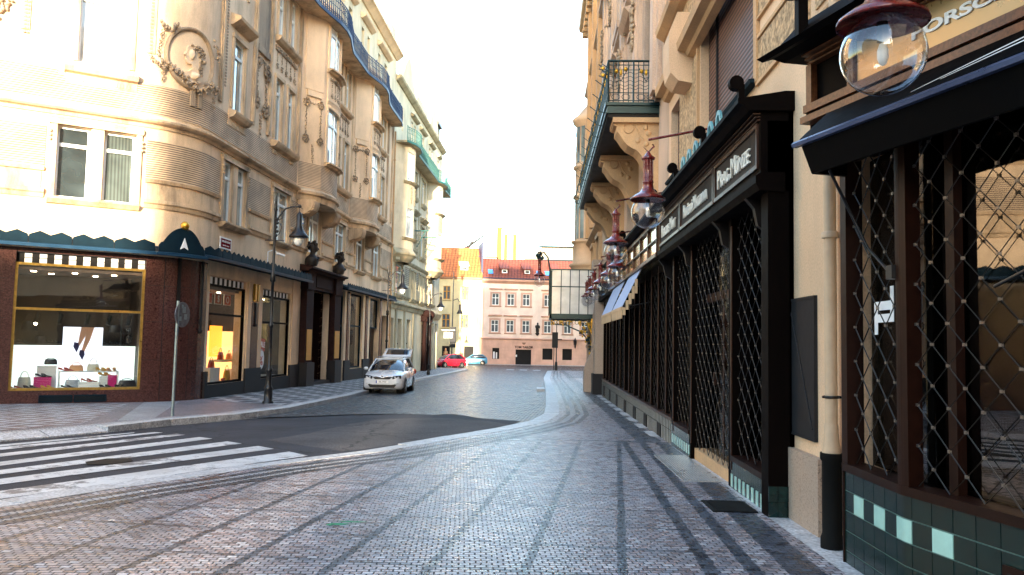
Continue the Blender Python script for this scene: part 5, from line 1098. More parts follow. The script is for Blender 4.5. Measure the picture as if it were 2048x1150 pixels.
for r_ in range(4): # end face tiles
    for i in range(3): b.box(2.47+i*.1,2.47+i*.1+.094,8.765,8.78,.22-.17*r_-.164,.22-.17*r_,0)
b.build('glazed_tile',['tile','tilelight'],mp_)
b=MB(); rb(b,8.785,10.7,-.5,.22,-.1,.2); rb(b,13.64,15.5,-.5,.22,-.1,.2); b.split('tile_backing','grout',mp_)
b=MB(); rb(b,10.86,13.5,-.5,.02,-.6,.16); b.build('door_step','rtrim',mp_)
b=MB(); 
for y0,y1 in((9.12,10.68),(10.88,13.48),(13.68,15.28)): rb(b,y0,y1,.29 if y0!=10.88 else .02,3.42,-.02,-.01)
b.split('pane',thin_glass('portal_glass',(.5,.5,.5),boost=.4),mp_)
b=MB()
for y0,y1,z0 in((9.13,10.66,.3),(13.68,15.27,.3),(10.87,13.5,.03)): b=MB(); diamond(b,YR,y0,y1,z0,3.4,.14,.32,.142,.005); b.build('security_grille',['grille','grilleclip'],mp_)
b=MB(); rb(b,10.95,11.02,.3,2.5,-.04,.02); rb(b,12.1,12.18,.02,2.5,-.1,.0); rb(b,10.9,13.4,2.42,2.55,-.1,.0); rb(b,12.6,12.66,1.1,1.3,.0,.04); b.build('door_rail','bronze2',mp_)
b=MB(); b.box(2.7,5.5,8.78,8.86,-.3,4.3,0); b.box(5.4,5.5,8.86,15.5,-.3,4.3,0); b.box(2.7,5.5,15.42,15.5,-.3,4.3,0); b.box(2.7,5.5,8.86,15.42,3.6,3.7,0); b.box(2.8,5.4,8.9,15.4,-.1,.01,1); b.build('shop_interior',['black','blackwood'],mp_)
M['rustposter']=mat('rust_poster_print',(.45,.13,.05),.5,var=.8,scale=4,fine=.4); M['coinwhite']=mat('white_relief',(.55,.57,.62),.5,var=.5,scale=18)
b=MB(); b.box(2.92,2.95,9.2,9.95,1.3,2.9); tag(b.build('coin_poster','rustposter'),'rust red poster behind the grille of the nearest portal window','poster')
for k,(y,z) in enumerate(((9.55,1.05),(9.6,.55),(9.2,.9))):
    b=MB(); n_=18; A=[(2.9,y+.17*cos(2*pi*i/n_),z+.24*sin(2*pi*i/n_)) for i in range(n_)]; B=[(2.93,p[1],p[2]) for p in A]; b.add(A+B,[tuple(range(n_))[::-1],tuple(range(n_,2*n_))]+[(i,(i+1)%n_,n_+(i+1)%n_,n_+i) for i in range(n_)]); b.ball((2.895,y,z+.05),.02,.07,.1,8)
    tag(b.build('relief_plaque','coinwhite' if k<2 else 'signgold'),('upper white','lower white','golden')[k]+' round relief plaque behind the nearest portal grille','plaque','relief plaques in the portal window')
b=MB(); b.box(2.80,2.805,11.25,11.5,1.25,1.75); tag(b.build('notice_sheet','white'),'white paper notice on the portal shop door','notice')
# fascia with lettered panels, curved bargeboard, brackets
b=MB(); rb(b,8.78,16.2,3.6,4.3,-.05,.36,0)
for k in range(4): rb(b,8.78,16.2,4.2+k*.035,4.215+k*.035,.36,.39+k*.025,1)
b.fprof(YR,8.72,28,[(-.05,4.3),(.5,4.3),(.56,4.36),(.62,4.38),(.62,4.43),(.1,4.52),(-.05,4.52)],0)
pl=[(8.85,11.05),(11.12,13.78),(13.85,16.15)]
for y0,y1 in pl:
    for z0,z1 in((3.68,3.73),(4.14,4.19)): rb(b,y0,y1,z0,z1,.36,.385,1)
    for a in(y0,y1-.05): rb(b,a,a+.05,3.73,4.14,.36,.385,1)
    rb(b,y0+.05,y1-.05,3.73,4.14,.355,.362,2)
b.fprof(YR,8.75,16.2,[(.1,3.4),(.38,3.42),(.42,3.5),(.42,3.58),(.36,3.62),(.1,3.62)],0)
b.build('portal_fascia',['ebony','bronze2','black'],mp_)
def small_caps(s_,H,maxw,F,mt,par):
    items=[]; x=0
    for wd in s_.split(' '):
        for i,(tx,hh) in enumerate(((wd[0],H),(wd[1:],H*.70))):
            if not tx: continue
            me=text_mesh(tx,hh,.012,bev=-.001); xs=[v.co.x for v in me.vertices]; ys=[v.co.y for v in me.vertices]; x0,x1=min(xs),max(xs); items.append((me,x-x0,-(hh*.36 if 0 else 0),hh)); x+=(x1-x0)+H*.07
        x+=H*.22
    k=min(1.0,maxw/x); 
    for me,dx,dy,hh in items: put_mesh(me,'panel_lettering',mt,F@Matrix.Diagonal((k,1,1,1))@Matrix.Translation((dx-x/2,-.35*H+.35*hh,0)),par)
for s_,y,H_ in(('PRAG MÜNZE',9.95,.36),('PRAŽSKÁ MINCOVNA',12.45,.32),('PRAGUE MINT',15.0,.34)): small_caps(s_,H_,1.95,YR.frame(y,3.93,.375),'letters',mp_)
b=MB()
for y in(9.3,11.08,13.82,16.15): b.fprof(YR,y-.05,y+.05,[(0,2.95),(.26,3.1),(.3,3.3),(.40,3.42),(0,3.42)],0)
b.split('carved_bracket','blackwood',mp_)
for y in(9.4,11.6,14.0,16.4,19.5,22.5):
    b=MB(); finial(b,(2.75-.42,y,4.46),1.0); b.build('scroll_finial','ebony',mp_)
b=MB() # pale blue strip with rings above the cornice
rb(b,9.6,17.2,4.46,4.72,.30,.33,0)
for k in range(6):
    y=10.9+k*.55; F=YR.frame(y,4.74,.335); vs=[]; 
    for i in range(20):
        a=2*pi*i/20; vs+=[F@Vector((.17*cos(a),.2*sin(a),0)),F@Vector((.10*cos(a),.14*sin(a),0)),F@Vector((.10*cos(a),.14*sin(a),.03)),F@Vector((.17*cos(a),.2*sin(a),.03))]
    b.add(vs,[(i*4+j,((i+1)%20)*4+j,((i+1)%20)*4+(j+1)%4,i*4+(j+1)%4) for i in range(20) for j in range(4)],1)
b.build('ring_cresting',['bluefab',mat('aqua_ring',(.12,.30,.33),.4)],mp_)
# ---- long shopfront with sand plinth and awnings
lf=thing('long_shopfront','long dark shopfront with bronze posts and low tiled base past the wooden portal','shopfront',(2.65,24,-.3))
Yl=YP(2.68)
posts=[16.6,17.7,18.8,19.9,21.0,22.1,23.4,24.7,26.0,27.3,28.6,30.0,31.4,32.8]
b=MB()
for i,y in enumerate(posts): b.box(2.585,2.6,y,y+.03,-.5,3.45,1); b.box(2.6,2.95,y+.03,y+.3,-.5,3.45,0)
b.box(2.60,3.1,15.5,33,3.3,3.5,0); b.build('bronze_post',['ebony','bronze2'],lf)
b=MB(); b.box(2.56,3.0,15.55,33,-.7,.25); b.build('plinth',mat('plinth_tiles',(.33,.32,.28),.35,var=.5,scale=8,fine=.3),lf)
b=MB()
for i in range(88):
    y=15.6+i*.197
    for z in(.0,.0): b.box(2.552,2.56,y,y+.004,-.6,.25)
b.box(2.552,2.56,15.55,33,.06,.066); b.build('plinth_joint','black',lf)
b=MB(); b.box(2.54,3.0,15.55,33,.25,.31); b.build('bronze_sill','bronze2',lf)
b=MB()
for y in(17.0,19.2,21.4,23.8,26.4,29.0,31.6): b.box(2.545,2.56,y,y+.55,-.32,.05)
b.split('base_vent','black',lf)
b=MB()
for i,y in enumerate(posts[:-1]):
    b.box(2.8,2.81,y+.3,posts[i+1],.31,3.3)
b.box(2.8,2.81,15.5,16.6,.31,3.3); b.split('pane',thin_glass('strip_glass',(.4,.4,.4),boost=1.1),lf)
for y0,y1 in[(15.55,16.6),(16.95,17.7)]+[(posts[i]+.3,posts[i+1]) for i in(1,2,3,5,7,8,10)]: b=MB(); diamond(b,YP(2.64),y0,y1,.32,3.3,0,.34,.142,.005,False); b.build('security_grille','grille',lf)
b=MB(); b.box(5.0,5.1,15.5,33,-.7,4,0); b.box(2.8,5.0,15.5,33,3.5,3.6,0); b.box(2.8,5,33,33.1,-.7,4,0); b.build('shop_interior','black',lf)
M['fasciagold']=mat('lacquered_gold_fascia',(.62,.42,.17),.22,.55,var=.25,scale=2,coat=.6)
b=MB(); b.box(2.38,2.75,16.25,27.5,3.5,4.28,0)
for k in range(9): b.box(2.33,2.38,16.3+k*1.35,16.36+k*1.35,3.5,4.28,1)
b.box(2.33,2.40,16.25,27.5,3.86,3.89,1); b.box(2.31,2.42,16.25,27.5,4.2,4.28,1); b.box(2.31,2.42,16.25,27.5,3.5,3.58,1); b.build('fascia_panel',['fasciagold','bronze2'],lf)
b=MB(); b.box(2.45,2.8,27.5,34.6,3.5,4.25,0); b.build('far_fascia','ebony',lf)
for k,(y0,y1,zt,zb,xo) in enumerate(((19.0,21.6,3.5,2.6,1.92),(22.6,26.0,3.5,2.62,1.98))):
    a=thing('canvas_awning',('nearer','farther')[k]+' blue grey canvas awning with sand fringe on the long shopfront','awning',(2.3,y0,3),'canvas awnings on the long shopfront')
    b=MB(); b.hexa([(xo,y0,zb-.02),(2.36,y0,zt-.02),(2.36,y1,zt-.02),(xo,y1,zb-.02),(xo,y0,zb),(2.36,y0,zt),(2.36,y1,zt),(xo,y1,zb)]); b.build('canvas','bluefab',a)
    b=MB(); b.box(xo-.02,xo+.02,y0,y1,zb-.08,zb,0)
    for i in range(int((y1-y0)/.08)): b.box(xo-.012,xo+.012,y0+i*.08+.005,y0+i*.08+.072,zb-.28+.02*(i%2),zb-.08,0)
    for i in range(5): b.box(xo+.02+i*.07,xo+.085+i*.07,y0-.005,y0+.01,zb-.2+.13*i,zb-.02+.17*i,0)
    b.build('fringe','fringe',a)
    b=MB(); 
    for y in(y0+.05,y1-.05): b.tube([(xo+.02,y,zb-.02),(2.6,y,zb+.12)],.014,6)
    b.split('awning_arm','iron',a)
# ---- balcony building
bb=thing('balcony_building','richly carved rose stone building with long green iron balcony on the right','building',(2.75,26,-.3))
up=[(19.6,20.9,7.9,11.2),(23.4,24.7,7.9,11.2),(27.2,28.5,7.9,11.2),(31,32.3,7.9,11.2),(19.6,20.9,12.9,15.8),(23.4,24.7,12.9,15.8),(27.2,28.5,12.9,15.8),(31,32.3,12.9,15.8),(19.6,20.9,17.2,19.6),(23.4,24.7,17.2,19.6),(27.2,28.5,17.2,19.6),(31,32.3,17.2,19.6)]
mid=[(20.2,21.8,4.7,6.4),(24.2,25.8,4.7,6.4),(28.4,30,4.7,6.4)]
b=MB(); b.wall(YR,17.4,34.8,-.6,21,0,up+mid+[(17.4,33,-.6,4.2)],0,.3); b.build('facade_wall','rpink',bb)
b=MB(); b.box(3.4,14,17.4,34.8,4.4,21); b.box(3.4,14,-8,17.4,20,20.4); b.build('building_core','rpink',bb)
b=MB()
for c in(18.2,21.9,25.7,29.5,33.4):
    for w1,hw in((.12,.75),(.22,.5),(.3,.25)): rb(b,c-hw,c+hw,7.5,20.4,0,w1)
for z,d in((12.0,.35),(16.4,.4),(20.4,.9)): b.fprof(YR,17.4,34.8,[(-.01,z-.3),(.1,z-.3),(.2,z-.1),(d,z),(d,z+.12),(-.01,z+.25)])
for h in up: surround(b,YR,h[0],h[1],h[2],h[3],0,t=.16,d=.12); b.fprof(YR,h[0]-.3,h[1]+.3,[(0,h[3]+.2),(.3,h[3]+.3),(.45,h[3]+.45),(0,h[3]+.6)]); rb(b,h[0]-.25,h[1]+.25,h[2]-.3,h[2]-.05,0,.3)
b.build('stone_moulding','rpink',bb)
b=MB()
for c in(18.2,21.9,25.7,29.5,33.4):
    for z in(11.0,14.8,18.6):
        b=MB()
        for k in range(3): rosette(b,YR,c,z-k*.45,.3,.32-.04*k,rg,n=10)
        garland(b,YR,[(c-.5,z+.3),(c+.5,z+.3)],.15,.14,rg); b.build('carved_rosette','orn',bb)
for h in up: b=MB(); garland(b,YR,[(h[0]-.1,h[3]+.3),((h[0]+h[1])/2,h[3]+.75),(h[1]+.1,h[3]+.3)],.2,.16,rg); b.build('carved_garland','orn',bb)
for h in up: window(YR,*h,bb,fm='darkframe',pm='pane2',mull=1,tran=.7,sill=None,rec=.2)
for h in mid: window(YR,*h,bb,fm='darkframe',pm='pane',mull=1,tran=.7,sill=None,rec=.2)
b=MB(); b.box(1.52,2.75,18.9,32.2,7.12,7.22,1); b.box(1.5,2.75,18.85,32.25,7.22,7.47,0); b.box(1.46,2.75,18.8,32.3,7.40,7.47,0); b.box(1.47,1.5,18.83,32.27,7.2,7.24,0); b.build('balcony_slab',['green','blackwood'],bb)
b=MB() # railing: near end and long side
def rail(fn,L_,rounds=True):
    n_=int(L_/.12)
    for zz,t in((8.5,.03),(8.40,.012),(8.28,.01),(7.72,.012),(7.53,.012)): b.tube([fn(0,zz),fn(L_,zz)],t,6)
    for k in range(n_+1):
        d=L_*k/n_; b.tube([fn(d,7.48),fn(d,8.5)],.012 if k%5 else .024,5)
        if k%5==0: b.tube([fn(d,7.3),fn(d,7.2)],.02,5)
    for zz in(8.0,8.1,8.2,7.9,7.82): b.tube([fn(L_*k/(n_*2),zz+.018*(1 if k%4<2 else -1)) for k in range(n_*2+1)],.007,4,0,False,False)
    for k in range(n_//5):
        d=L_*(k*5+2.5)/n_
        for j in range(2):
            b.tube([fn(d+.1*cos(2*pi*a/10)+(-.12 if j else .12),7.62+.07*sin(2*pi*a/10)) for a in range(11)],.008,4)
            b.ball(fn(d+(-.11 if j else .11),8.3-.05*j),.05,.05,.06,6,1)
            b.tube([fn(d,8.0),fn(d+(-.2 if j else .2),8.38)],.01,4)
        b.ball(fn(d,8.22),.035,.035,.09,6,1)
rail(lambda d,z:(1.53+d,18.88,z),1.2); rail(lambda d,z:(1.53,18.88+d,z),13.3); rail(lambda d,z:(1.53+d,32.2,z),1.2)
for k in range(12):
    y=19.0+k*1.15; b.tube([(1.5,y,7.25),(1.32,y,7.3),(1.28,y,7.5),(1.38,y,7.75),(1.5,y,8.3),(1.3,y,8.45)],.015,5); b.tube([(1.3,y-.2,7.35),(1.28,y+.2,7.35)],.012,4)
for s_,zz in ((0,8.32),(0,8.15)): b.tube([(1.53,18.88,zz),(1.38,18.88,zz+.1),(1.3,18.88,zz-.02),(1.5,18.88,zz-.1)],.014,5); b.ball((1.4,18.88,zz),.05,.02,.05,8,1)
b.build('balcony_railing',['green','gold'],bb)
for y in(19.3,23.2,27.1,31.0):
    b=MB(); pr=[(0,7.12),(1.08,7.12),(1.08,6.95),(1.0,6.93),(1.0,6.8),(.93,6.72)]
    for k in range(9): t=k/8; pr.append((.93-.78*t,6.72-.62*(t**1.0)*1.0-.42*(sin(t*pi*.5)**6)-.10*sin(t*pi*2)))
    pr+=[(.12,5.4),(.0,5.2)]
    b.fprof(YR,y-.35,y+.35,pr)
    for dy in(-.36,.36):
        F=Matrix.Translation((0,y+dy,0)); 
        b.tube([(2.75-.72+.12*cos(2*pi*a/16),y+dy,6.88+.12*sin(2*pi*a/16)) for a in range(17)],.015,5)
        b.tube([(2.75-.55,y+dy,6.95),(2.75-.45,y+dy,6.7),(2.75-.35,y+dy,6.6)],.018,5)
        for q in((.5,6.58),(.3,6.5),(.32,6.9),(.25,6.75)): b.ball((2.75-q[0],y+dy,q[1]),.07,.03,.07,7)
    rb(b,y-.45,y+.45,7.0,7.12,0,1.1); b.build('stone_bracket','rtrim',bb)
# stone piers of ground floor and farther house
fh=thing('turret_house','farther stone house with round oriel turret beyond the balcony building','building',(2.75,41,-.5))
b=MB(); h3=[(36.5,37.8,7.9,10.8),(40.5,41.8,7.9,10.8),(36.5,37.8,12.9,15.8),(40.5,41.8,12.9,15.8),(36.5,37.8,4.9,6.6),(40.5,41.8,4.9,6.6),(35.6,39.0,-.9,3.6),(40,43.6,-.9,3.6),(36.5,37.8,17,19.4),(40.5,41.8,17,19.4)]
b.wall(YR,34.8,47,-1,20.6,0,h3,0,.3); b.box(2.75,14,46.7,47,-1,20.6); b.build('facade_wall','rwall',fh)
b=MB(); b.box(3.3,14,34.8,46.7,-1,20.6); b.build('building_core','rwall',fh)
for h in h3: window(YR,*h,fh,fm='darkframe',pm='pane',mull=1,tran=.7,sill=None,rec=.2)
b=MB()
for z,d in((7.2,.3),(12,.3),(16.4,.35)): b.fprof(YR,34.8,47.0,[(-.01,z-.25),(.1,z-.2),(d,z),(d,z+.1),(-.01,z+.2)])
for c in(35.5,39.3,43.2): rb(b,c-.3,c+.3,7.4,20,0,.3); rb(b,c-.2,c+.2,7.4,20,.3,.4)
for h in h3: surround(b,YR,h[0],h[1],h[2],h[3],0,t=.2,d=.16)
b.build('stone_moulding','rtrim',fh)
b=MB(); b.fprof(YR,34.8,47.3,[(-.5,20.2),(.3,20.3),(.7,20.5),(.75,20.7),(-.5,21.6)]); 
for k in range(14): rb(b,35+k*.88,35.35+k*.88,19.9,20.35,0,.55)
b.build('eaves','rtrim',fh)
b=MB(); TC=(2.78,45.3)
def ring(r_,z,n=20): return [(TC[0]+r_*cos(2*pi*k/n),TC[1]+r_*sin(2*pi*k/n),z) for k in range(n)]
b.lathe([(.15,4.9),(.35,5.2),(.55,5.5),(1.05,5.8),(1.1,5.85),(1.1,6.0),(1.2,6.05),(1.2,6.2),(1.0,6.3),(1.0,7.35),(1.12,7.4),(1.12,7.5),(.9,7.52),(.9,9.9),(1.05,9.95),(1.05,10.1),(.92,10.2),(.92,11.6),(1.05,11.65),(1.05,11.8),(.9,11.85),(.9,14.1),(1.1,14.3),(1.15,14.5),(.9,14.7),(.4,15.3),(.05,15.5)],(TC[0],TC[1],0),22)
b.build('oriel_turret','rwall',fh)
for z0,z1 in((7.6,9.8),(11.95,14.0)):
    for k in range(9):
        a=pi*.52+k*pi*.96/8+.04; a2=a+.26; A=Vector((TC[0],TC[1])); b=MB()
        q=[(A.x+.93*cos(t),A.y+.93*sin(t)) for t in(a,a2)]; b.add([(q[0][0],q[0][1],z0),(q[1][0],q[1][1],z0),(q[1][0],q[1][1],z1),(q[0][0],q[0][1],z1)],[(0,1,2,3)])
        b.build('pane','pane2',fh)
b=MB()
for y in(34.2,39.4):
    rb(b,y,y+.75,-1,5,0,.42,0); rb(b,y-.06,y+.8,-1,.45,0,.5,1); rb(b,y-.05,y+.8,1.5,1.65,0,.47,0); rb(b,y-.08,y+.83,4.9,5.3,0,.55,0)
b.split('stone_pier',['ggranite','dgranite'],fh)
b=MB(); b.fprof(YR,36.3,36.9,[(0,-1),(.75,-1),(.75,.5),(.62,.9),(.42,1.3),(.35,3),(.3,3.4),(0,3.5)]); b.build('curved_buttress','ggranite',fh)
b=MB(); rb(b,35.0,39.4,-.9,3.4,-.25,-.2); rb(b,40.15,43.6,-.9,3.4,-.25,-.2); b.build('shop_door','blackwood',fh)
# glass canopy
gc=thing('glass_canopy','glazed entrance canopy with green iron frame and gilded brackets below','canopy',(2.7,38,2.8))
Y0,Y1=37.3,40.6; b=MB(); X0=.42
zt=lambda x:5.15-.0*x
b.box(X0,X0+.1,Y0,Y0+.1,2.85,5.1); b.box(2.65,2.75,Y0,Y0+.08,2.85,5.1); b.box(X0,2.75,Y0,Y0+.12,2.85,3.08); b.box(X0,X0+.12,Y0+.12,Y1,2.85,3.08); b.box(X0,2.75,Y1,Y1+.12,2.85,3.08)
for k in range(5): x=X0+.1+(k+1)*.42; b.box(x-.02,x+.02,Y0-.01,Y0+.05,3.08,5.12)
b.box(X0,2.75,Y0-.01,Y0+.05,4.32,4.37); b.box(X0,2.75,Y0-.02,Y1,5.12,5.17); b.box(X0-.03,X0,Y0,Y1,4.32,4.37)
for k in range(6): y=Y0+(k)*.6; b.box(X0-.03,X0+.03,y,y+.04,3.08,5.12)
for q in range(4): b.box(X0+.1,2.7,Y0+.7+q*.7,Y0+.74+q*.7,2.86,2.95)
b.build('canopy_frame','green',gc)
b=MB(); b.box(X0+.1,2.65,Y0+.01,Y0+.03,3.08,5.12); b.box(X0+.0,X0+.02,Y0+.1,Y1,3.08,5.12); b.box(X0+.02,2.7,Y0+.03,Y1,5.08,5.11); b.build('milky_panel','milky',gc)
b=MB()
b.tube([(X0+.1,Y0,2.85),(X0+.15,Y0,2.6),(1.2,Y0,2.55),(1.9,Y0,2.25),(2.3,Y0,1.8),(2.6,Y0,1.3)],.03,6,0)
for k in range(16):
    x=X0+.15+k*.14; b.tube([(x+.08*cos(2*pi*a/10),Y0,2.68+.08*sin(2*pi*a/10)) for a in range(11)],.012,4,k%2)
    if k%3==0: [b.ball((x+rg.uniform(-.08,.08),Y0+rg.uniform(-.04,.04),2.66+rg.uniform(-.1,.1)),.05,n=6,m=1) for _ in range(5)]
for k in range(60):
    t=rg.random(); x=1.9+.75*t+rg.uniform(-.12,.12); z=2.45-1.5*t**1.2+rg.uniform(-.2,.2); b.ball((x,Y0+rg.uniform(-.08,.08),z),rg.uniform(.03,.075),n=5,m=1 if rg.random()<.6 else 0)
b.tube([(2.2,Y0,2.6),(2.45,Y0,2.1),(2.35,Y0,1.6),(2.55,Y0,1.0),(2.5,Y0,.6)],.05,6,1)
b.build('gilded_ironwork',['green','gold'],gc)
me=text_mesh('P',.62,.03,bev=.015); put_mesh(me,'gilded_letter','gold',Matrix.Translation((2.48,Y0-.12,2.62))@Matrix.Rotation(pi/2,4,'X'),gc)
b=MB(); b.tube([(X0+.02,Y0,3.8),(X0-.02,Y0,5.2),(X0-.12,Y0,5.7),(X0-.32,Y0,5.95),(X0-.5,Y0,5.85)],.035,6); b.build('lamp_arm','green',gc)
b=MB(); [b.ball((X0-.5+rg.uniform(-.14,.14),Y0+rg.uniform(-.1,.1),5.82+rg.uniform(-.18,.12)),rg.uniform(.04,.08),n=6) for _ in range(26)]; b.build('flower_boss','green',gc)
# ---- red globe lamps
def make_lamp():
    t=thing('globe_lamp','','lamp')
    b=MB(); b.ball((0,0,0),.25,n=40); b.build('globe','globe',t)
    b=MB(); b.lathe([(.02,.26),(.262,.20),(.268,.185),(.262,.215),(.19,.27),(.12,.31),(.085,.37),(.075,.44),(.085,.45),(.085,.47),(.07,.48),(.07,.80),(.10,.81),(.105,.84),(.06,.87),(.04,.9),(.015,.94)],(0,0,0),24)
    for k in range(10): a=2*pi*k/10; b.tube([(.07*cos(a),.07*sin(a),.48),(.07*cos(a),.07*sin(a),.8)],.008,4)
    b.build('red_stem','red',t)
    b=MB(); b.tube([(0,0,.2),(0,0,.08)],.035,8,0); b.ball((0,0,.0),.035,.035,.075,10,1); b.build('bulb',['iron','letters'],t)
    b=MB(); b.tube([(.06,0,1.05),(.09,0,1.02),(0,0,.93),(-.09,0,1.02),(0,0,1.12)],.014,4,0,False); b.build('hook','red',t); return t
lamp0=make_lamp(); first=True
LM=[(1.60,12.1,3.71,'second red globe lamp from the camera, in front of the lettered portal fascia'),(2.06,4.85,3.5,'huge red capped globe lamp in the top right corner before the gold sign'),(1.61,17.4,3.71,'third red globe lamp from the camera, standing out below the balcony brackets'),
(2.1,22.2,3.66,'fourth red globe lamp from the camera, directly below the third'),(2.1,24.9,3.66,'fifth red globe lamp from the camera along the shops'),(2.1,28.3,3.66,'sixth red globe lamp from the camera along the shops'),(2.1,31.7,3.66,'seventh red globe lamp from the camera, near the end of the balcony'),(2.12,34.6,3.66,'eighth red globe lamp from the camera, before the glass canopy'),(2.12,37.0,3.68,'ninth red globe lamp from the camera, overlapping the glass canopy'),(2.12,39.6,3.7,'tenth red globe lamp from the camera, overlapping the glass canopy'),(2.12,42.3,3.7,'eleventh and smallest red globe lamp, lowest in the row before the canopy')]
for i,(x,y,z,lab) in enumerate(LM):
    o=lamp0 if i==0 else copy_tree(lamp0); o.location=(x,y,z); o['label']=lab; o['group']='red globe lamps along the shops'
    b=MB(); Lx=(2.74 if i!=1 else 2.95)-x; b.tube([(0,0,1.12),(Lx,0,1.12+.2*Lx)],.02,6,0); ROOT[o.name]=Vector((0,0,0)); a=b.build('wall_arm','red',o)
o=copy_tree(lamp0); [bpy.data.objects.remove(c) for c in list(o.children) if c.name.startswith('wall_arm')]; o.location=(X0-.5,Y0,4.62); o['label']='red globe lamp hanging alone from the flowered arm of the glass canopy'; o.scale=(1,1,1.15)
# ---- blocks behind the camera (seen in reflections, shade the street)
tb=thing('sun_blocker_right','tall added shading tower on the right behind the camera','blocker',(5,-60,0)); b=MB(); b.box(2.78,9,-75,-42,-1,33); b.build('blocker_side','rwall',tb)  # unseen mass added; height and corner chosen to cast shade on the square
rw=thing('rear_row','row of honey houses on the right behind the camera','building',(6,-25,0)); b=MB(); b.wall(YP(2.9),-42,-8.35,-1,19,0,[(y,y+1.4,z,z+2.2) for y in range(-40,-9,4) for z in(5,9,13)],0,.3); b.box(3.5,14,-42,-8.35,-1,19); b.build('row_wall','rwall',rw)
for y in range(-40,-9,4):
    for z in(5,9,13): window(YP(2.9),y,y+1.4,z,z+2.2,rw)
eb=thing('sun_blocker_end','added shading block across the street behind the camera','building',(-8,-92,0)); b=MB(); b.box(-60,-4.5,-98,-90,-1,17.7); b.box(-4.5,2.7,-98,-90,-1,20); b.build('block_wall','tan',eb)  # unseen block added; heights set where sunlight starts on the walls
lb=thing('side_street_house','cream house across the side street left of the camera','building',(-26,-25,0)); b=MB(); b.wall(Path((-22,-60),pi/2,[('l',60)]),0,55,-1,19,0,[(y,y+1.5,z,z+2.2) for y in range(3,52,4) for z in(5,9,13)],0,.3); b.box(-40,-22.6,-60,-5,-1,19); b.build('house_wall','cream',lb)
PX=Path((-22,-60),pi/2,[('l',60)])
for y in range(3,52,4):
    for z in(5,9,13): window(PX,y,y+1.5,z,z+2.2,lb)

gt=thing('sun_blocker_mid','slender added shading tower standing over the street behind the camera','blocker',(-2.2,-93,0)); b=MB(); b.box(-4.5,-.4,-97,-90.01,19,36); b.box(-4.5,-.4,-89.99,-89.9,-1,36); b.lathe([(3,36),(2,40),(.1,46)],(-2.2,-93,0),4); b.build('blocker_side','rtrim',gt)  # unseen shape added to keep sun off the left street walls

for x0,x1,y0,y1,lab in((6.5,20,60,112,'cream house on the right side of the square'),(-40,-17,86,112,'cream house on the left side of the square')):
    sq=thing('square_house',lab+', seen in reflections','building',(x0,y0,-1)); b=MB(); b.box(x0,x1,y0,y1,-2,16,0); b.loft([[(x0-.4,y,16),((x0+x1)/2,y,20),(x1+.4,y,16)] for y in(y0,y1)],1,False)
    for k in range(8):
        for z in(1,5,9,12.5): b.box(x0-.04 if x0>0 else x1,x0 if x0>0 else x1+.04,y0+2+k*6,y0+3.4+k*6,z,z+2.0,2)
    b.build('house_wall',['rwall','ebony','pane'],sq)
# ================================================================ STREET FURNITURE
def street_lamp(loc,label,first=None):
    if first: o=copy_tree(first)
    else:
        o=thing('street_lamp',label,'street lamp'); b=MB()
        b.lathe([(.17,-.05),(.17,.06),(.13,.09),(.12,.42),(.14,.45),(.10,.52),(.085,.56),(.08,.95),(.10,.98),(.10,1.04),(.055,1.1),(.05,2.3),(.075,2.33),(.075,2.4),(.047,2.45),(.044,3.7),(.08,3.74),(.07,3.85),(.08,3.9),(.042,4.0),(.038,5.9),(.065,5.95),(.03,6.05),(.05,6.12),(.012,6.4)],(0,0,0),16)
        b.build('lamp_post','iron',o); b=MB()
        b.tube([(-.3,0,5.0),(.3,0,5.0)],.015,6); b.tube([(0,0,5.45),(.12,0,5.75),(.3,0,5.98),(.5,0,6.05),(.75,0,6.06)],.025,8)
        b.tube([(.0,0,5.1),(.14,0,5.2),(.2,0,5.4),(.14,0,5.55),(.06,0,5.5)],.016,6); b.tube([(.05,0,5.6),(.22,0,5.7),(.25,0,5.85),(.15,0,5.88)],.014,6)
        for k in range(5): b.ball((.04+.03*(k%2),0,5.15+k*.13),.05,n=6)
        b.ball((.75,0,6.07),.06,n=8); b.tube([(.75,-.1,6.07),(.75,.1,6.07)],.014,5); b.tube([(.66,0,6.16),(.84,0,5.98)],.012,5); b.build('lamp_arm','iron',o); b=MB()
        b.lathe([(.012,.0),(.012,-.12),(.05,-.16),(.085,-.22),(.09,-.55),(.11,-.6),(.12,-.66),(.2,-.78),(.29,-.88),(.30,-.92),(.15,-.93)],(.75,0,6.02),20); b.build('lantern_shade','iron',o); b=MB()
        b.lathe([(.13,-.92),(.15,-.98),(.14,-1.08),(.08,-1.16),(.01,-1.19)],(.75,0,6.02),16); b.build('lantern_globe',M['frost'],o)
    o.location=loc; o['label']=label; o['group']='street lamps on the left pavement'; return o
M['frost']=mat('frosted_glass',(.75,.77,.76),.3,var=.15,coat=.4)
l1=street_lamp((-8.24,24.25,gz(24.25)),'black street lamp with bell lantern standing before the third shop window')
street_lamp((-8.0,41.6,gz(41.6)-.2),'black street lamp standing by the rear of the white estate car',l1); street_lamp((-7.85,56.6,gz(56.6)-.3),'farther black street lamp on the left pavement in front of the pale building',l1)
o=thing('parking_sign','round grey backed road sign on a thin galvanised pole at the corner','road sign',(-8.86,19.23,gz(19.23)))
M['galv']=mat('galvanised_steel',(.30,.36,.37),.35,.7,var=.3,scale=9); M['signback']=mat('sign_back',(.16,.15,.16),.5,.3,var=.6,scale=12)
b=MB(); b.tube([(-8.86,19.23,-.3),(-8.85,19.23,2.55)],.033,12); b.build('pole','galv',o)
b=MB(); Fm=Matrix.Translation((-8.8,19.4,2.22))@Matrix.Rotation(R(82),4,'Z'); n_=28
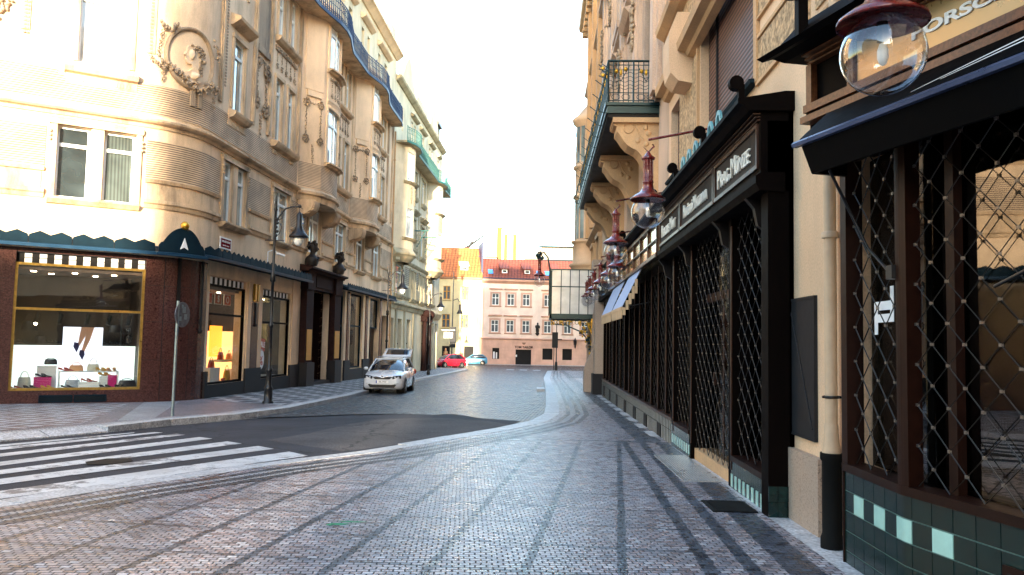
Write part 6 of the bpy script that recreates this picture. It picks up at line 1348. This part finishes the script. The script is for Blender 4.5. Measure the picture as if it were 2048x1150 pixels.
A=[Fm@Vector((.31*cos(2*pi*k/n_),0,.31*sin(2*pi*k/n_))) for k in range(n_)]; B=[Fm@Vector((.31*cos(2*pi*k/n_),.02,.31*sin(2*pi*k/n_))) for k in range(n_)]
b.add(A+B,[tuple(range(n_))[::-1],tuple(range(n_,2*n_))]+[(k,(k+1)%n_,n_+(k+1)%n_,n_+k) for k in range(n_)])
for q in((.05,.12,.07),(-.1,-.1,.05),(.12,-.05,.06),(-.02,.2,.04)): b.add([Fm@Vector((q[0]+q[2]*x,-.004,q[1]+q[2]*y*1.1)) for x,y in((-1,-1),(1,-1),(1,1),(-1,1))],[(0,1,2,3)],1)
b.build('sign_disc',['signback','galv'],o)
o=thing('traffic_signal','tall slim pole with the back of a dark signal head at the far left corner','traffic signal',(-9.9,90,gz(90)))
b=MB(); b.tube([(-9.9,90,-1.4),(-9.9,90,-.4),(-9.9,90,-.3),(-9.9,90,9.6)],[.22,.18,.08,.05],8); b.build('pole','iron',o); b=MB(); b.box(-10.15,-9.5,89.8,90.2,1.0,3.3); b.build('signal_head','zinc',o); b=MB(); b.tube([(-9.9,90,6.3),(-9.4,90,6.5),(-9.1,90,6.1)],.05,6); b.lathe([(.05,1.1),(.12,1.0),(.12,.5),(.36,.05),(.38,0),(.1,-.02)],(-9.1,90,4.8),10); b.build('lantern','iron',o)
o=thing('traffic_signal','short pole with a dark signal head at the end of the right pavement','traffic signal',(1.64,80,gz(80)))
b=MB(); b.tube([(1.64,80,-1.3),(1.64,80,-.2),(1.64,80,-.1),(1.64,80,4.0)],[.16,.13,.06,.04],8); b.tube([(1.4,80,-1.2),(1.4,80,2.8)],.04,6); b.build('pole','iron',o); b=MB(); b.box(1.2,1.78,79.8,80.1,1.25,2.8); b.tube([(1.64,80,2.1),(2.2,80,2.1)],.05,6); b.build('signal_head','zinc',o)
# ================================================================ CARS
M['carwhite']=mat('white_car_paint',(.62,.64,.68),.25,var=.03,coat=1); M['carred']=mat('red_car_paint',(.42,.012,.03),.25,var=.05,coat=1); M['carblue']=mat('blue_car_paint',(.10,.36,.52),.25,var=.05,coat=1)
M['tyre']=mat('tyre_rubber',(.012,.012,.013),.8); M['rim']=mat('alloy_rim',(.45,.46,.48),.3,.8); M['carglass']=windowglass('car_glass',(.015,.025,.04)); M['plastic']=mat('black_plastic',(.012,.012,.014),.45); M['lens']=mat('headlight_lens',(.55,.57,.6),.08,var=.3,scale=30,coat=1); M['chrome']=mat('chrome',(.7,.7,.72),.1,1)
def car(label,paint,st,gh,wx,wr,loc,rot,plate=None,tail=False,name='parked_car',fr=None):
    o=thing(name,label,'car'); pm=M[paint]
    b=MB(); rings=[]
    for x,zb,zt,hw in st:
        zm=zb+(zt-zb)*.55
        rings.append([(x,-hw*.9,zb),(x,-hw,zb+.1),(x,-hw*1.0,zm),(x,-hw*.98,zm+(zt-zm)*.6),(x,-hw*.90,zt-.015),(x,-hw*.55,zt+.018),(x,0,zt+.03),(x,hw*.55,zt+.018),(x,hw*.90,zt-.015),(x,hw*.98,zm+(zt-zm)*.6),(x,hw,zm),(x,hw,zb+.1),(x,hw*.9,zb)])
    b.loft(rings,0,True); body=b.build('body',paint,o)
    # wheel arches cut by boolean-free dark discs, tyres
    hwm=max(s[3] for s in st)
    for x in wx:
        for sd in(-1,1):
            def disc(r_,y0,y1,mt,bb,n=24): bb.prism([(x+r_*cos(2*pi*k/n),wr+r_*sin(2*pi*k/n)) for k in range(n)],lambda p,q,d:(p,d*sd,q),y0,y1,mt)
            b=MB(); disc(wr+.055,hwm*.6,hwm*1.004,0,b); b.build('wheel_arch','plastic',body)
            b=MB(); disc(wr,hwm-.2,hwm+.012,0,b); wv=b.build('wheel','tyre',o); b=MB(); disc(wr*.68,hwm+.0,hwm+.016,1,b)
            for k in range(5):
                a=2*pi*k/5; c_,s_=cos(a),sin(a); y=(hwm+.03)*sd
                b.add([(x-s_*.03,y*.995,wr+c_*.03),(x+s_*.03,y*.995,wr-c_*.03),(x+c_*wr*.66+s_*.04,y*.99,wr+s_*wr*.66-c_*.04),(x+c_*wr*.66-s_*.04,y*.99,wr+s_*wr*.66+c_*.04)],[(0,1,2,3)],0)
            b.build('rim',['rim','plastic'],wv)
    # greenhouse
    b=MB(); rings=[]
    for x,zb,zt,hb_,ht in gh: rings.append([(x,-hb_,zb),(x,-(hb_*.45+ht*.55),zb+(zt-zb)*.55),(x,-ht,zt-.02),(x,-ht*.5,zt+.012),(x,ht*.5,zt+.012),(x,ht,zt-.02),(x,(hb_*.45+ht*.55),zb+(zt-zb)*.55),(x,hb_,zb)])
    b.loft(rings,0,True); b.build('windows','carglass',o)
    b=MB(); rr=[g_ for g_ in gh if g_[2]-g_[1]>.35]; rings=[]
    for x,zb,zt,hb_,ht in rr: rings.append([(x,-ht-.03,zt-.035),(x,-ht*.97,zt+.012),(x,-ht*.5,zt+.032),(x,0,zt+.04),(x,ht*.5,zt+.032),(x,ht*.97,zt+.012),(x,ht+.03,zt-.035),(x,0,zt-.03)])
    b.loft(rings,0,True); b.build('roof',paint,o)
    b=MB(); f0,f1=gh[0],rr[0]; r0,r1=gh[-1],rr[-1]
    for sd in(-1,1):
        b.tube([(f0[0],sd*f0[3],f0[1]),(f1[0],sd*(f1[4]+.02),f1[2])],.035,6); b.tube([(r0[0],sd*r0[3],r0[1]+.02),(r1[0],sd*(r1[4]+.02),r1[2])],.05,6)
        for xx in((f1[0]+r1[0])*.5-.1,r1[0]-.45): 
            i=min(range(len(gh)),key=lambda k:abs(gh[k][0]-xx)); g_=gh[i]; b.tube([(xx,sd*(g_[3]+.005),g_[1]),(xx+.05,sd*((g_[3]*.45+g_[4]*.55)+.012),(g_[1]+g_[2])/2),(xx+.1,sd*(g_[4]+.02),g_[2]-.02)],.03,6,1)
    b.build('pillars',[paint,'plastic'],o)
    for sd in(-1,1):
        b=MB(); b.ball((f0[0]+.38,sd*(hwm+.09),f0[1]+.08),.07,.11,.07,10); b.build('wing_mirror',paint,o)
        b=MB(); x1=st[1][0]; b.hexa([(fr['hx0'],sd*fr['hy0'],fr['hz0']),(fr['hx1'],sd*fr['hy1'],fr['hz0']+.03),(fr['hx1'],sd*fr['hy1'],fr['hz1']+.03),(fr['hx0'],sd*fr['hy0'],fr['hz1']-.02)]+[(fr['hx0']+.15,sd*fr['hy0']*.95,fr['hz0']),(fr['hx1']+.1,sd*fr['hy1']*.9,fr['hz0']),(fr['hx1']+.1,sd*fr['hy1']*.9,fr['hz1']),(fr['hx0']+.15,sd*fr['hy0']*.95,fr['hz1'])]); h=b.build('headlight','plastic' if tail else 'lens',o)
        if tail:
            for q in(.3,.68): t=fr['hy0']+(fr['hy1']-fr['hy0'])*q; b=MB(); b.ball((fr['hx0']+(fr['hx1']-fr['hx0'])*q-.012,sd*t,(fr['hz0']+fr['hz1'])/2+.01),.05,.05,.04,8); b.build('lamp_lens','lens',h)
            b=MB(); b.ball((-.0,sd*.60,.42),.02,.09,.04,8); b.build('fog_lamp','lens',o)
            b=MB(); b.ball((4.2,sd*.8,.85),.05,.08,.12,8); b.build('tail_light','redleather',o)
    b=MB()
    gx=fr['gx']; b.prism(fr['grille'],lambda p,q,d:(gx+d+abs(p)**2*.05,p,q),-.012,.03); b.prism(fr['lower'],lambda p,q,d:(fr['lx']+d+abs(p)**2*.04,p,q),-.012,.03); b.build('grille','plastic',o)
    if plate:
        b=MB(); b.box(gx-.035,gx-.02,-.26,.26,.44,.55,0); b.box(gx-.037,gx-.03,.215,.26,.44,.55,1); pl_=b.build('number_plate',['white',M.setdefault('eublue',mat('plate_blue',(.02,.05,.35),.4))],o)
        # local x runs rearward, so the reader faces -x: right of the reader is +y reversed
        me=text_mesh(plate,.085,.001,bev=.001); put_mesh(me,'plate_characters','plastic',Matrix(((0,0,-1,gx-.038),(-1,0,0,-.02),(0,1,0,.495),(0,0,0,1))) @Matrix.Identity(4),pl_)
    if tail:
        b=MB(); b.tube([(gx-.01,-.40,.735),(gx-.03,-.12,.70),(gx-.04,0,.66),(gx-.03,.12,.70),(gx-.01,.40,.735)],.012,5); b.ball((gx-.06,0,.74),.015,.045,.045,10); b.build('chrome_trim','chrome',o)
        b=MB()
        for sd in(-1,1): b.tube([(1.2,sd*.3,.97),(.5,sd*.38,.89),(.1,sd*.34,.76)],.012,4)
        b.build('bonnet_crease',paint,o)
        b=MB(); P=[(3.78,1.47),(4.05,1.80),(4.5,1.88),(4.55,1.80),(4.1,1.70),(3.85,1.45)]
        hx,hz=3.72,1.47; 
        def tg(t,y): # up along the raised tailgate, t 0..1
            return Vector((hx+.95*t,y,hz+.38*t+.10*sin(t*pi)))
        for y0,y1 in((-.66,-.52),(.52,.66)): b.hexa([tg(0,y0),tg(1,y0*.92),tg(1,y1*.92),tg(0,y1)]+[p+Vector((-.05,0,.06)) for p in(tg(0,y0),tg(1,y0*.92),tg(1,y1*.92),tg(0,y1))])
        for t0,t1 in((0,.12),(.72,1.0)): b.hexa([tg(t0,-.64),tg(t1,-.60),tg(t1,.60),tg(t0,.64)]+[p+Vector((-.05,0,.06)) for p in(tg(t0,-.64),tg(t1,-.60),tg(t1,.60),tg(t0,.64))])
        tgo=b.build('open_tailgate',paint,o); b=MB(); b.add([tg(.1,-.54)+Vector((-.03,0,.04)),tg(.75,-.5)+Vector((-.03,0,.04)),tg(.75,.5)+Vector((-.03,0,.04)),tg(.1,.54)+Vector((-.03,0,.04))],[(0,1,2,3)]); b.build('tailgate_glass','carglass',tgo)
        b=MB()
        for sd in(-1,1): b.tube([(4.0,sd*.66,1.15),tg(.35,sd*.6)],.012,5); b.tube([(1.9,sd*.58,1.50),(3.5,sd*.58,1.52)],.016,5)
        b.build('tailgate_strut','plastic',o)
    o.location=loc; o.rotation_euler=(0,S,rot); return o
ST=[(0.0,.30,.62,.60),(.04,.24,.70,.72),(.14,.20,.76,.79),(.35,.18,.82,.835),(.7,.17,.88,.86),(1.1,.17,.945,.866),(1.9,.17,.95,.866),(3.0,.17,.98,.866),(3.8,.18,1.0,.855),(4.1,.2,1.0,.83),(4.22,.25,.9,.78),(4.26,.32,.7,.72)]
GH=[(1.02,.93,.95,.76,.74),(1.3,.94,1.15,.79,.68),(1.85,.95,1.43,.80,.585),(2.6,.96,1.465,.80,.60),(3.3,.98,1.455,.79,.59),(3.75,.99,1.42,.78,.57),(4.1,1.0,1.05,.74,.66)]
car('white estate car with its tailgate raised, parked facing the camera by the left kerb','carwhite',ST,GH,(.82,3.29),.315,(-6.52,33.2,gz(33.2)-.12),R(90+1.5),'5SL 7727',True,fr=dict(hx0=-.012,hx1=.075,hy0=.42,hy1=.77,hz0=.61,hz1=.74,gx=-.008,lx=-.008,grille=[(-.42,.70),(-.30,.60),(.30,.60),(.42,.70),(.12,.71),(0,.68),(-.12,.71)],lower=[(-.62,.42),(-.5,.26),(.5,.26),(.62,.42),(.4,.38),(-.4,.38)]))
ST2=[(0,.32,.6,.5),(.05,.25,.68,.66),(.2,.2,.78,.76),(.5,.18,.88,.80),(.9,.17,.96,.815),(1.6,.17,.98,.82),(2.7,.17,1.0,.82),(3.3,.18,1.02,.79),(3.55,.22,1.0,.74),(3.63,.3,.8,.66)]
GH2=[(.8,.94,.96,.70,.68),(1.2,.97,1.3,.74,.6),(1.55,.98,1.45,.75,.57),(2.2,.98,1.52,.75,.57),(2.9,1.0,1.48,.74,.55),(3.3,1.0,1.3,.72,.55),(3.52,1.0,1.04,.68,.6)]
FR2=dict(hx0=-.01,hx1=.07,hy0=.34,hy1=.66,hz0=.56,hz1=.70,gx=-.01,lx=-.01,grille=[(-.3,.62),(-.25,.56),(.25,.56),(.3,.62)],lower=[(-.5,.42),(-.42,.28),(.42,.28),(.5,.42)])
car('small red hatchback parked at an angle in the sunlight at the far left corner','carred',ST2,GH2,(.72,2.95),.3,(-11.6,89.2,gz(89)-.12),R(38),None,fr=FR2)
car('small light blue hatchback parked side on in front of the sunlit cream house','carblue',ST2,GH2,(.72,2.95),.3,(-11.0,113.0,gz(113)-.12),R(4),None,fr=FR2)
# ================================================================ FAR SIDE OF THE SQUARE
PF=Path((-17,115.5),R(10.3),[('l',60)])
M['peach']=plaster('peach_plaster',(.80,.64,.54),amt=.1); M['salmon']=plaster('salmon_plaster',(.70,.42,.31),amt=.2); M['peachtrim']=plaster('peach_trim',(.60,.36,.27),amt=.2)
M['sunwall']=plaster('cream_yellow_plaster',(.76,.62,.34),amt=.12)
def tiles(name,c):
    m,n,b=nodes(name); tc=N(n,'TexCoord').outputs['Object']; sp=N(n,'SeparateXYZ'); L(n,tc,sp.inputs[0])
    a=mth(n,'PINGPONG',mth(n,'MULTIPLY',sp.outputs[0],2.2),.5); z=mth(n,'FRACT',mth(n,'MULTIPLY',sp.outputs[2],2.6)); nz=N(n,'TexNoise'); nz.inputs['Scale'].default_value=3; nz.inputs['Detail'].default_value=6; L(n,tc,nz.inputs[0])
    o=mixc(n,1,c,ramp(n,a,(.02,.45),(.2,1)),'MULTIPLY'); o=mixc(n,1,o,ramp(n,z,(.0,.5),(.25,1)),'MULTIPLY'); o=mixc(n,1,o,ramp(n,nz.outputs[0],(.3,.65),(.7,1.2)),'MULTIPLY'); L(n,o,b.inputs['Base Color']); b.inputs['Roughness'].default_value=.8
    bp=N(n,'Bump'); bp.inputs['Distance'].default_value=.05; L(n,a,bp.inputs['Height']); L(n,bp.outputs[0],b.inputs['Normal']); return m
M['tiles1']=tiles('orange_roof_tiles',(.60,.17,.045)); M['tiles2']=tiles('brown_red_roof_tiles',(.24,.06,.035)); M['ochreframe']=mat('ochre_window_paint',(.62,.28,.03),.5)
sh=thing('sunlit_house','cream yellow house with orange tiled roof at the far left of the square','building',PF(4,-1.6,0))
wB=[(2.83,3.85,7.8,9.75),(5.5,6.55,7.8,9.75),(2.75,3.9,3.7,5.62),(5.5,6.55,3.7,5.62)]; gB=[(2.85,4.0,-1.5,1.0),(6.05,7.45,-1.5,1.0)]
wB+= [(.3,1.3,7.8,9.75),(.3,1.3,3.7,5.62)]
b=MB(); b.wall(PF,-12,8.45,-2,11,0,wB+gB,0,.25); b.fbox(PF,-12,8.45,-2,11,-9,-.5); b.build('house_wall','sunwall',sh)
for h in wB: window(PF,*h,sh,pm=M.setdefault('panefar',mat('far_window_glass',(.10,.12,.13),.5,var=.5,scale=2,spec=.1)) and 'panefar',fm='ochreframe',mull=1,tran=.6,sill='sunwall',rec=.1,mt=.09)
b=MB(); b.fbox(PF,2.85,4.0,-1.5,1.0,-.3,-.26,0); b.fbox(PF,6.05,7.45,-1.5,1.0,-.3,-.26,0); b.build('shop_opening','black',sh)
b=MB(); b.fprof(PF,-12,8.4,[(-.1,10.7),(.2,10.8),(.45,11.0),(.45,11.2),(-.1,11.3)]); b.build('eaves','peachtrim',sh)
def roof(P,s0,s1,ze,zr,d,mt,parent,nm='roof'):
    b=MB(); b.loft([[P(q,ze,.5),P(q,zr,-d),P(q,ze,-2*d),P(q,ze-.2,-2*d),P(q,ze-.2,.5)] for q in(s0,s1)],0,False); return b.build(nm,mt,parent)
rf=roof(PF,-12,8.5,11.25,16.0,5,'tiles1',sh)
def dormer(P,s0,s1,z0,z1,w0,parent,mt='tiles2',wm='winframe'):
    b=MB(); b.fbox(P,s0,s1,z0,z1,-4,w0,0); b.fprof(P,s0-.15,s1+.15,[(w0+.25,z1-.1),(w0+.25,z1+.02),(-4,z1+1.5),(-4,z1+.7)],0); b.fbox(P,s0+.15,s1-.15,z0+.15,z1-.15,w0,w0+.04,1); b.fbox(P,s0+.28,s1-.28,z0+.25,z1-.25,w0+.04,w0+.05,2); return b.build('dormer',[mt,wm,'pane'],parent)
dormer(PF,5.25,6.45,12.1,12.85,-.6,rf,'sunwall')
b=MB(); b.fbox(PF,8.35,8.6,11.0,16.4,-5,-.3); [b.fbox(PF,8.2,8.65,11.2+k*1.0,11.7+k*1.0,-1-k*1.0,-.3-k*1.0) for k in range(4)]; b.build('gable_parapet',mat('slate_blue_flashing',(.04,.05,.10),.6),sh)
for s_ in(7.9,8.75): b=MB(); b.tube([PF(s_,z,.12) for z in(-1.6,4,10.6)],.06,6); tag(b.build('rain_pipe','peachtrim'),('left' if s_<8 else 'right')+' rain pipe of the pair between the cream yellow and peach houses','drainpipe','rain pipes on the square')
th=thing('peach_house','long peach house with red tiled roof and clothes shop facing down the street','building',PF(16,-1.6,0))
w2=[(a,a+1.05,7.15,8.85) for a in(10.0,12.27,14.58,17.8,20.85,23.5)]; w1=[(a,a+1.08,3.2,4.95) for a in(9.95,12.22,14.57,17.82,20.85,23.5)]; g0=[(10.2,11.25,-.75,.85),(13.64,16.0,-1.7,.68),(17.65,19.2,-.75,.9),(20.65,22.15,-.75,.9)]
b=MB(); b.wall(PF,8.45,30,2.3,11,0.03,w2+w1,0,.22); b.fbox(PF,8.45,30,-2,11,-9,-.5); b.build('upper_wall','peach',th)
b=MB(); b.wall(PF,8.45,30,-2,2.1,.1,g0,0,.3); 
for z in(-1.0,-.5,.0,.5,1.0,1.5): 
    for a,c in((8.6,10.1),(11.35,13.5),(16.1,17.5),(19.3,20.5),(22.3,30)): b.fbox(PF,a,c,z,z+.02,.1,.106,1)
b.build('shop_storey_wall',['salmon','peachtrim'],th)
b=MB(); b.fprof(PF,8.45,30,[(0,2.1),(.22,2.12),(.3,2.25),(.25,2.32),(.02,2.4)]); b.fprof(PF,8.45,30,[(0,10.3),(.15,10.4),(.5,10.7),(.55,10.95),(.0,11.0)])
for h in w2+w1: b.fbox(PF,h[0]-.3,h[0],h[2]-.1,h[3],.03,.1); b.fbox(PF,h[1],h[1]+.3,h[2]-.1,h[3],.03,.1); b.fbox(PF,h[0]-.3,h[1]+.3,h[3],h[3]+.25,.03,.1); b.fprof(PF,h[0]-.45,h[1]+.45,[(.02,h[3]+.55),(.2,h[3]+.55),(.28,h[3]+.72),(.02,h[3]+.8)]); b.fprof(PF,h[0]-.35,h[1]+.35,[(.02,h[2]-.3),(.12,h[2]-.25),(.2,h[2]-.1),(.02,h[2]-.05)])
b.build('stone_trim','peachtrim',th)
M['panefar']=mat('far_window_glass',(.10,.12,.13),.5,var=.5,scale=2,spec=.1)
for h in w2+w1: window(PF,*h,th,pm='panefar',mull=1,tran=.62,sill=None,rec=.08,mt=.06)
b=MB()
for i,h in enumerate(g0): b.fbox(PF,h[0],h[1],h[2],h[3],-.25,-.2,0)
b.split('shop_window','black',th)
b=MB(); b.fbox(PF,10.35,10.6,-.7,.3,-.2,-.12); b.fbox(PF,10.75,10.95,-.7,.2,-.2,-.12); b.fbox(PF,13.7,13.9,-.4,-.1,-.2,-.1); b.build('window_display','white',th)
put_mesh(text_mesh('TOM TAILOR',.47,.02,sx=.98,bev=.012),'shop_lettering','ebony',PF.frame(14.85,1.02,.13),th)
b=MB(); F=PF.frame(14.85,1.55,.12)
for k in range(3): b.prism([(-.3+k*.07,.14-k*.1),(.3-k*.07,.14-k*.1),(.26-k*.07,.08-k*.1),(-.26+k*.07,.08-k*.1)],lambda p,q,d:F@Vector((p,q,d)),0,.03)
b.build('shop_emblem','ebony',th)
rf=roof(PF,8.55,30,11.0,14.4,4.2,'tiles2',th)
b=MB(); b.fprof(PF,8.55,30,[(.45,10.95),(.65,11.0),(.65,11.15),(.45,11.15)]); b.build('gutter',mat('dark_gutter',(.03,.025,.06),.5),th)
for a in(11.3,14.7,19.0,23): dormer(PF,a,a+1.1,11.8,12.6,-.5,rf)
for a in(9.4,16.7,18.0): b=MB(); b.loft([[PF(q,z,w_) for z,w_ in((11.75,-.35),(12.45,-1.2),(12.5,-1.15),(11.8,-.3))] for q in(a,a+.75)],0,False); b.build('roof_window',mat('sky_blue_rooflight',(.06,.22,.55),.2,coat=1),rf)
o=thing('saint_statue','dark saint statue on a console between the first floor windows of the peach house','statue',PF(16.8,2.8,.3)); F=PF.frame(16.8,2.75,.3); b=MB()
b.loft([[F@Vector((a*cos(2*pi*k/10)+o_,y,a*.8*sin(2*pi*k/10))) for k in range(10)] for y,a,o_ in((0,.05,0),(.25,.3,0),(.35,.32,0),(.45,.22,0),(.7,.26,.02),(1.1,.24,-.02),(1.4,.28,.03),(1.55,.24,.03),(1.62,.1,.03),(1.68,.1,.03),(1.8,.13,.03),(1.95,.05,.03))],0,True); b.ball(F@Vector((-.25,1.35,.1)),.12,.12,.22,8); b.ball(F@Vector((.28,1.3,.1)),.1,.1,.25,8); b.build('statue_body','bust',o)
o=thing('wall_lantern','black wall lantern on the right end of the peach house','lantern',PF(22.5,1,.3)); F=PF.frame(22.5,1.0,.4); b=MB(); b.loft([[F@Vector((a*cos(2*pi*k/6),y,a*sin(2*pi*k/6))) for k in range(6)] for y,a in((0,.05),(.2,.12),(.5,.14),(.55,.2),(1.1,.26),(1.15,.3),(1.35,.12),(1.6,.02))],0,False); b.build('lantern_body','iron',o)
b=MB(); b.fbox(PF,-20,34,-2,-1.52,.1,1.4); struct(b.build('far_pavement','kerb'))
b=MB(); F=PF.frame(3.4,-.6,-.1); b.loft([[F@Vector((a*cos(2*pi*k/8),y,a*.7*sin(2*pi*k/8))) for k in range(8)] for y,a in((-.6,.3),(0,.28),(.5,.32),(.8,.3),(.9,.1),(1.0,.13),(1.2,.12),(1.3,.03))],0,True); tag(b.build('shop_mannequin','tanleather'),'orange dressed mannequin in the shop window of the cream yellow house','mannequin')
# behind the roofs
M['chimney']=plaster('sunlit_yellow_render',(.42,.27,.025),amt=.2)
for k,(x0,x1,zt_) in enumerate(((-9.35,-8.35,25.4),(-7.85,-7.15,24.0),(-6.0,-5.25,24.0))):
    b=MB(); b.box(x0,x1,165,166,6,zt_,0); b.box(x0-.08,x1+.08,164.9,166.1,zt_,zt_+.35,1); tag(b.build('tall_chimney',['chimney','peachtrim']),('tallest and leftmost yellow chimney behind the roofs','slim middle yellow chimney behind the roofs','right yellow chimney behind the roofs, nearest the pale modern block')[k],'chimney','yellow chimneys behind the roofs')
b=MB(); b.tube([(-16.9,166,20.6),(-14.7,166,22.0),(-10.4,166,25.2)],[.3,.22,.1],6); b.tube([(-15.4,166,21.2),(-14.4,166,22.6)],.3,5); b.tube([(-16.9,166,8),(-16.9,166,20.8)],.3,6); tag(b.build('crane','zinc'),'thin grey crane jib slanting up behind the orange roof','crane')
o=thing('modern_block','pale modern block with stepped roof terraces behind the peach house roof','building',(2,170,8)); b=MB(); b.box(-4.6,10,168,180,4,19.2,0); b.box(-3.6,10,169,180,19.2,20.4,0); b.box(-.1,10,170,180,20.4,22.1,0); b.box(-5,10,167.5,168.2,18.9,19.2,1); b.box(-.6,10,169.4,170,22.1,22.35,1); b.build('block_wall',[plaster('grey_render',(.20,.20,.17)),'navy'],o)
b=MB(); 
for x in range(-3,10,2): b.box(x,x+1.2,169.9,169.99,20.6,21.6)
b.split('window','pane',o)
o=thing('back_house','pale grey house with dark antenna mast between the tiled roofs','building',(-11,150,8)); b=MB(); b.box(-13,-8.5,150,156,4,17.6,0); b.box(-13.2,-8.3,149.8,156.2,17.6,17.8,1); b.tube([(-10.2,149.7,17.6),(-10.2,149.7,21)],.08,5,1); [b.tube([(-10.9,149.7,19+k*.5),(-9.5,149.7,19+k*.5)],.04,4,1) for k in range(3)]; b.build('house_wall',['cream','navy'],o)
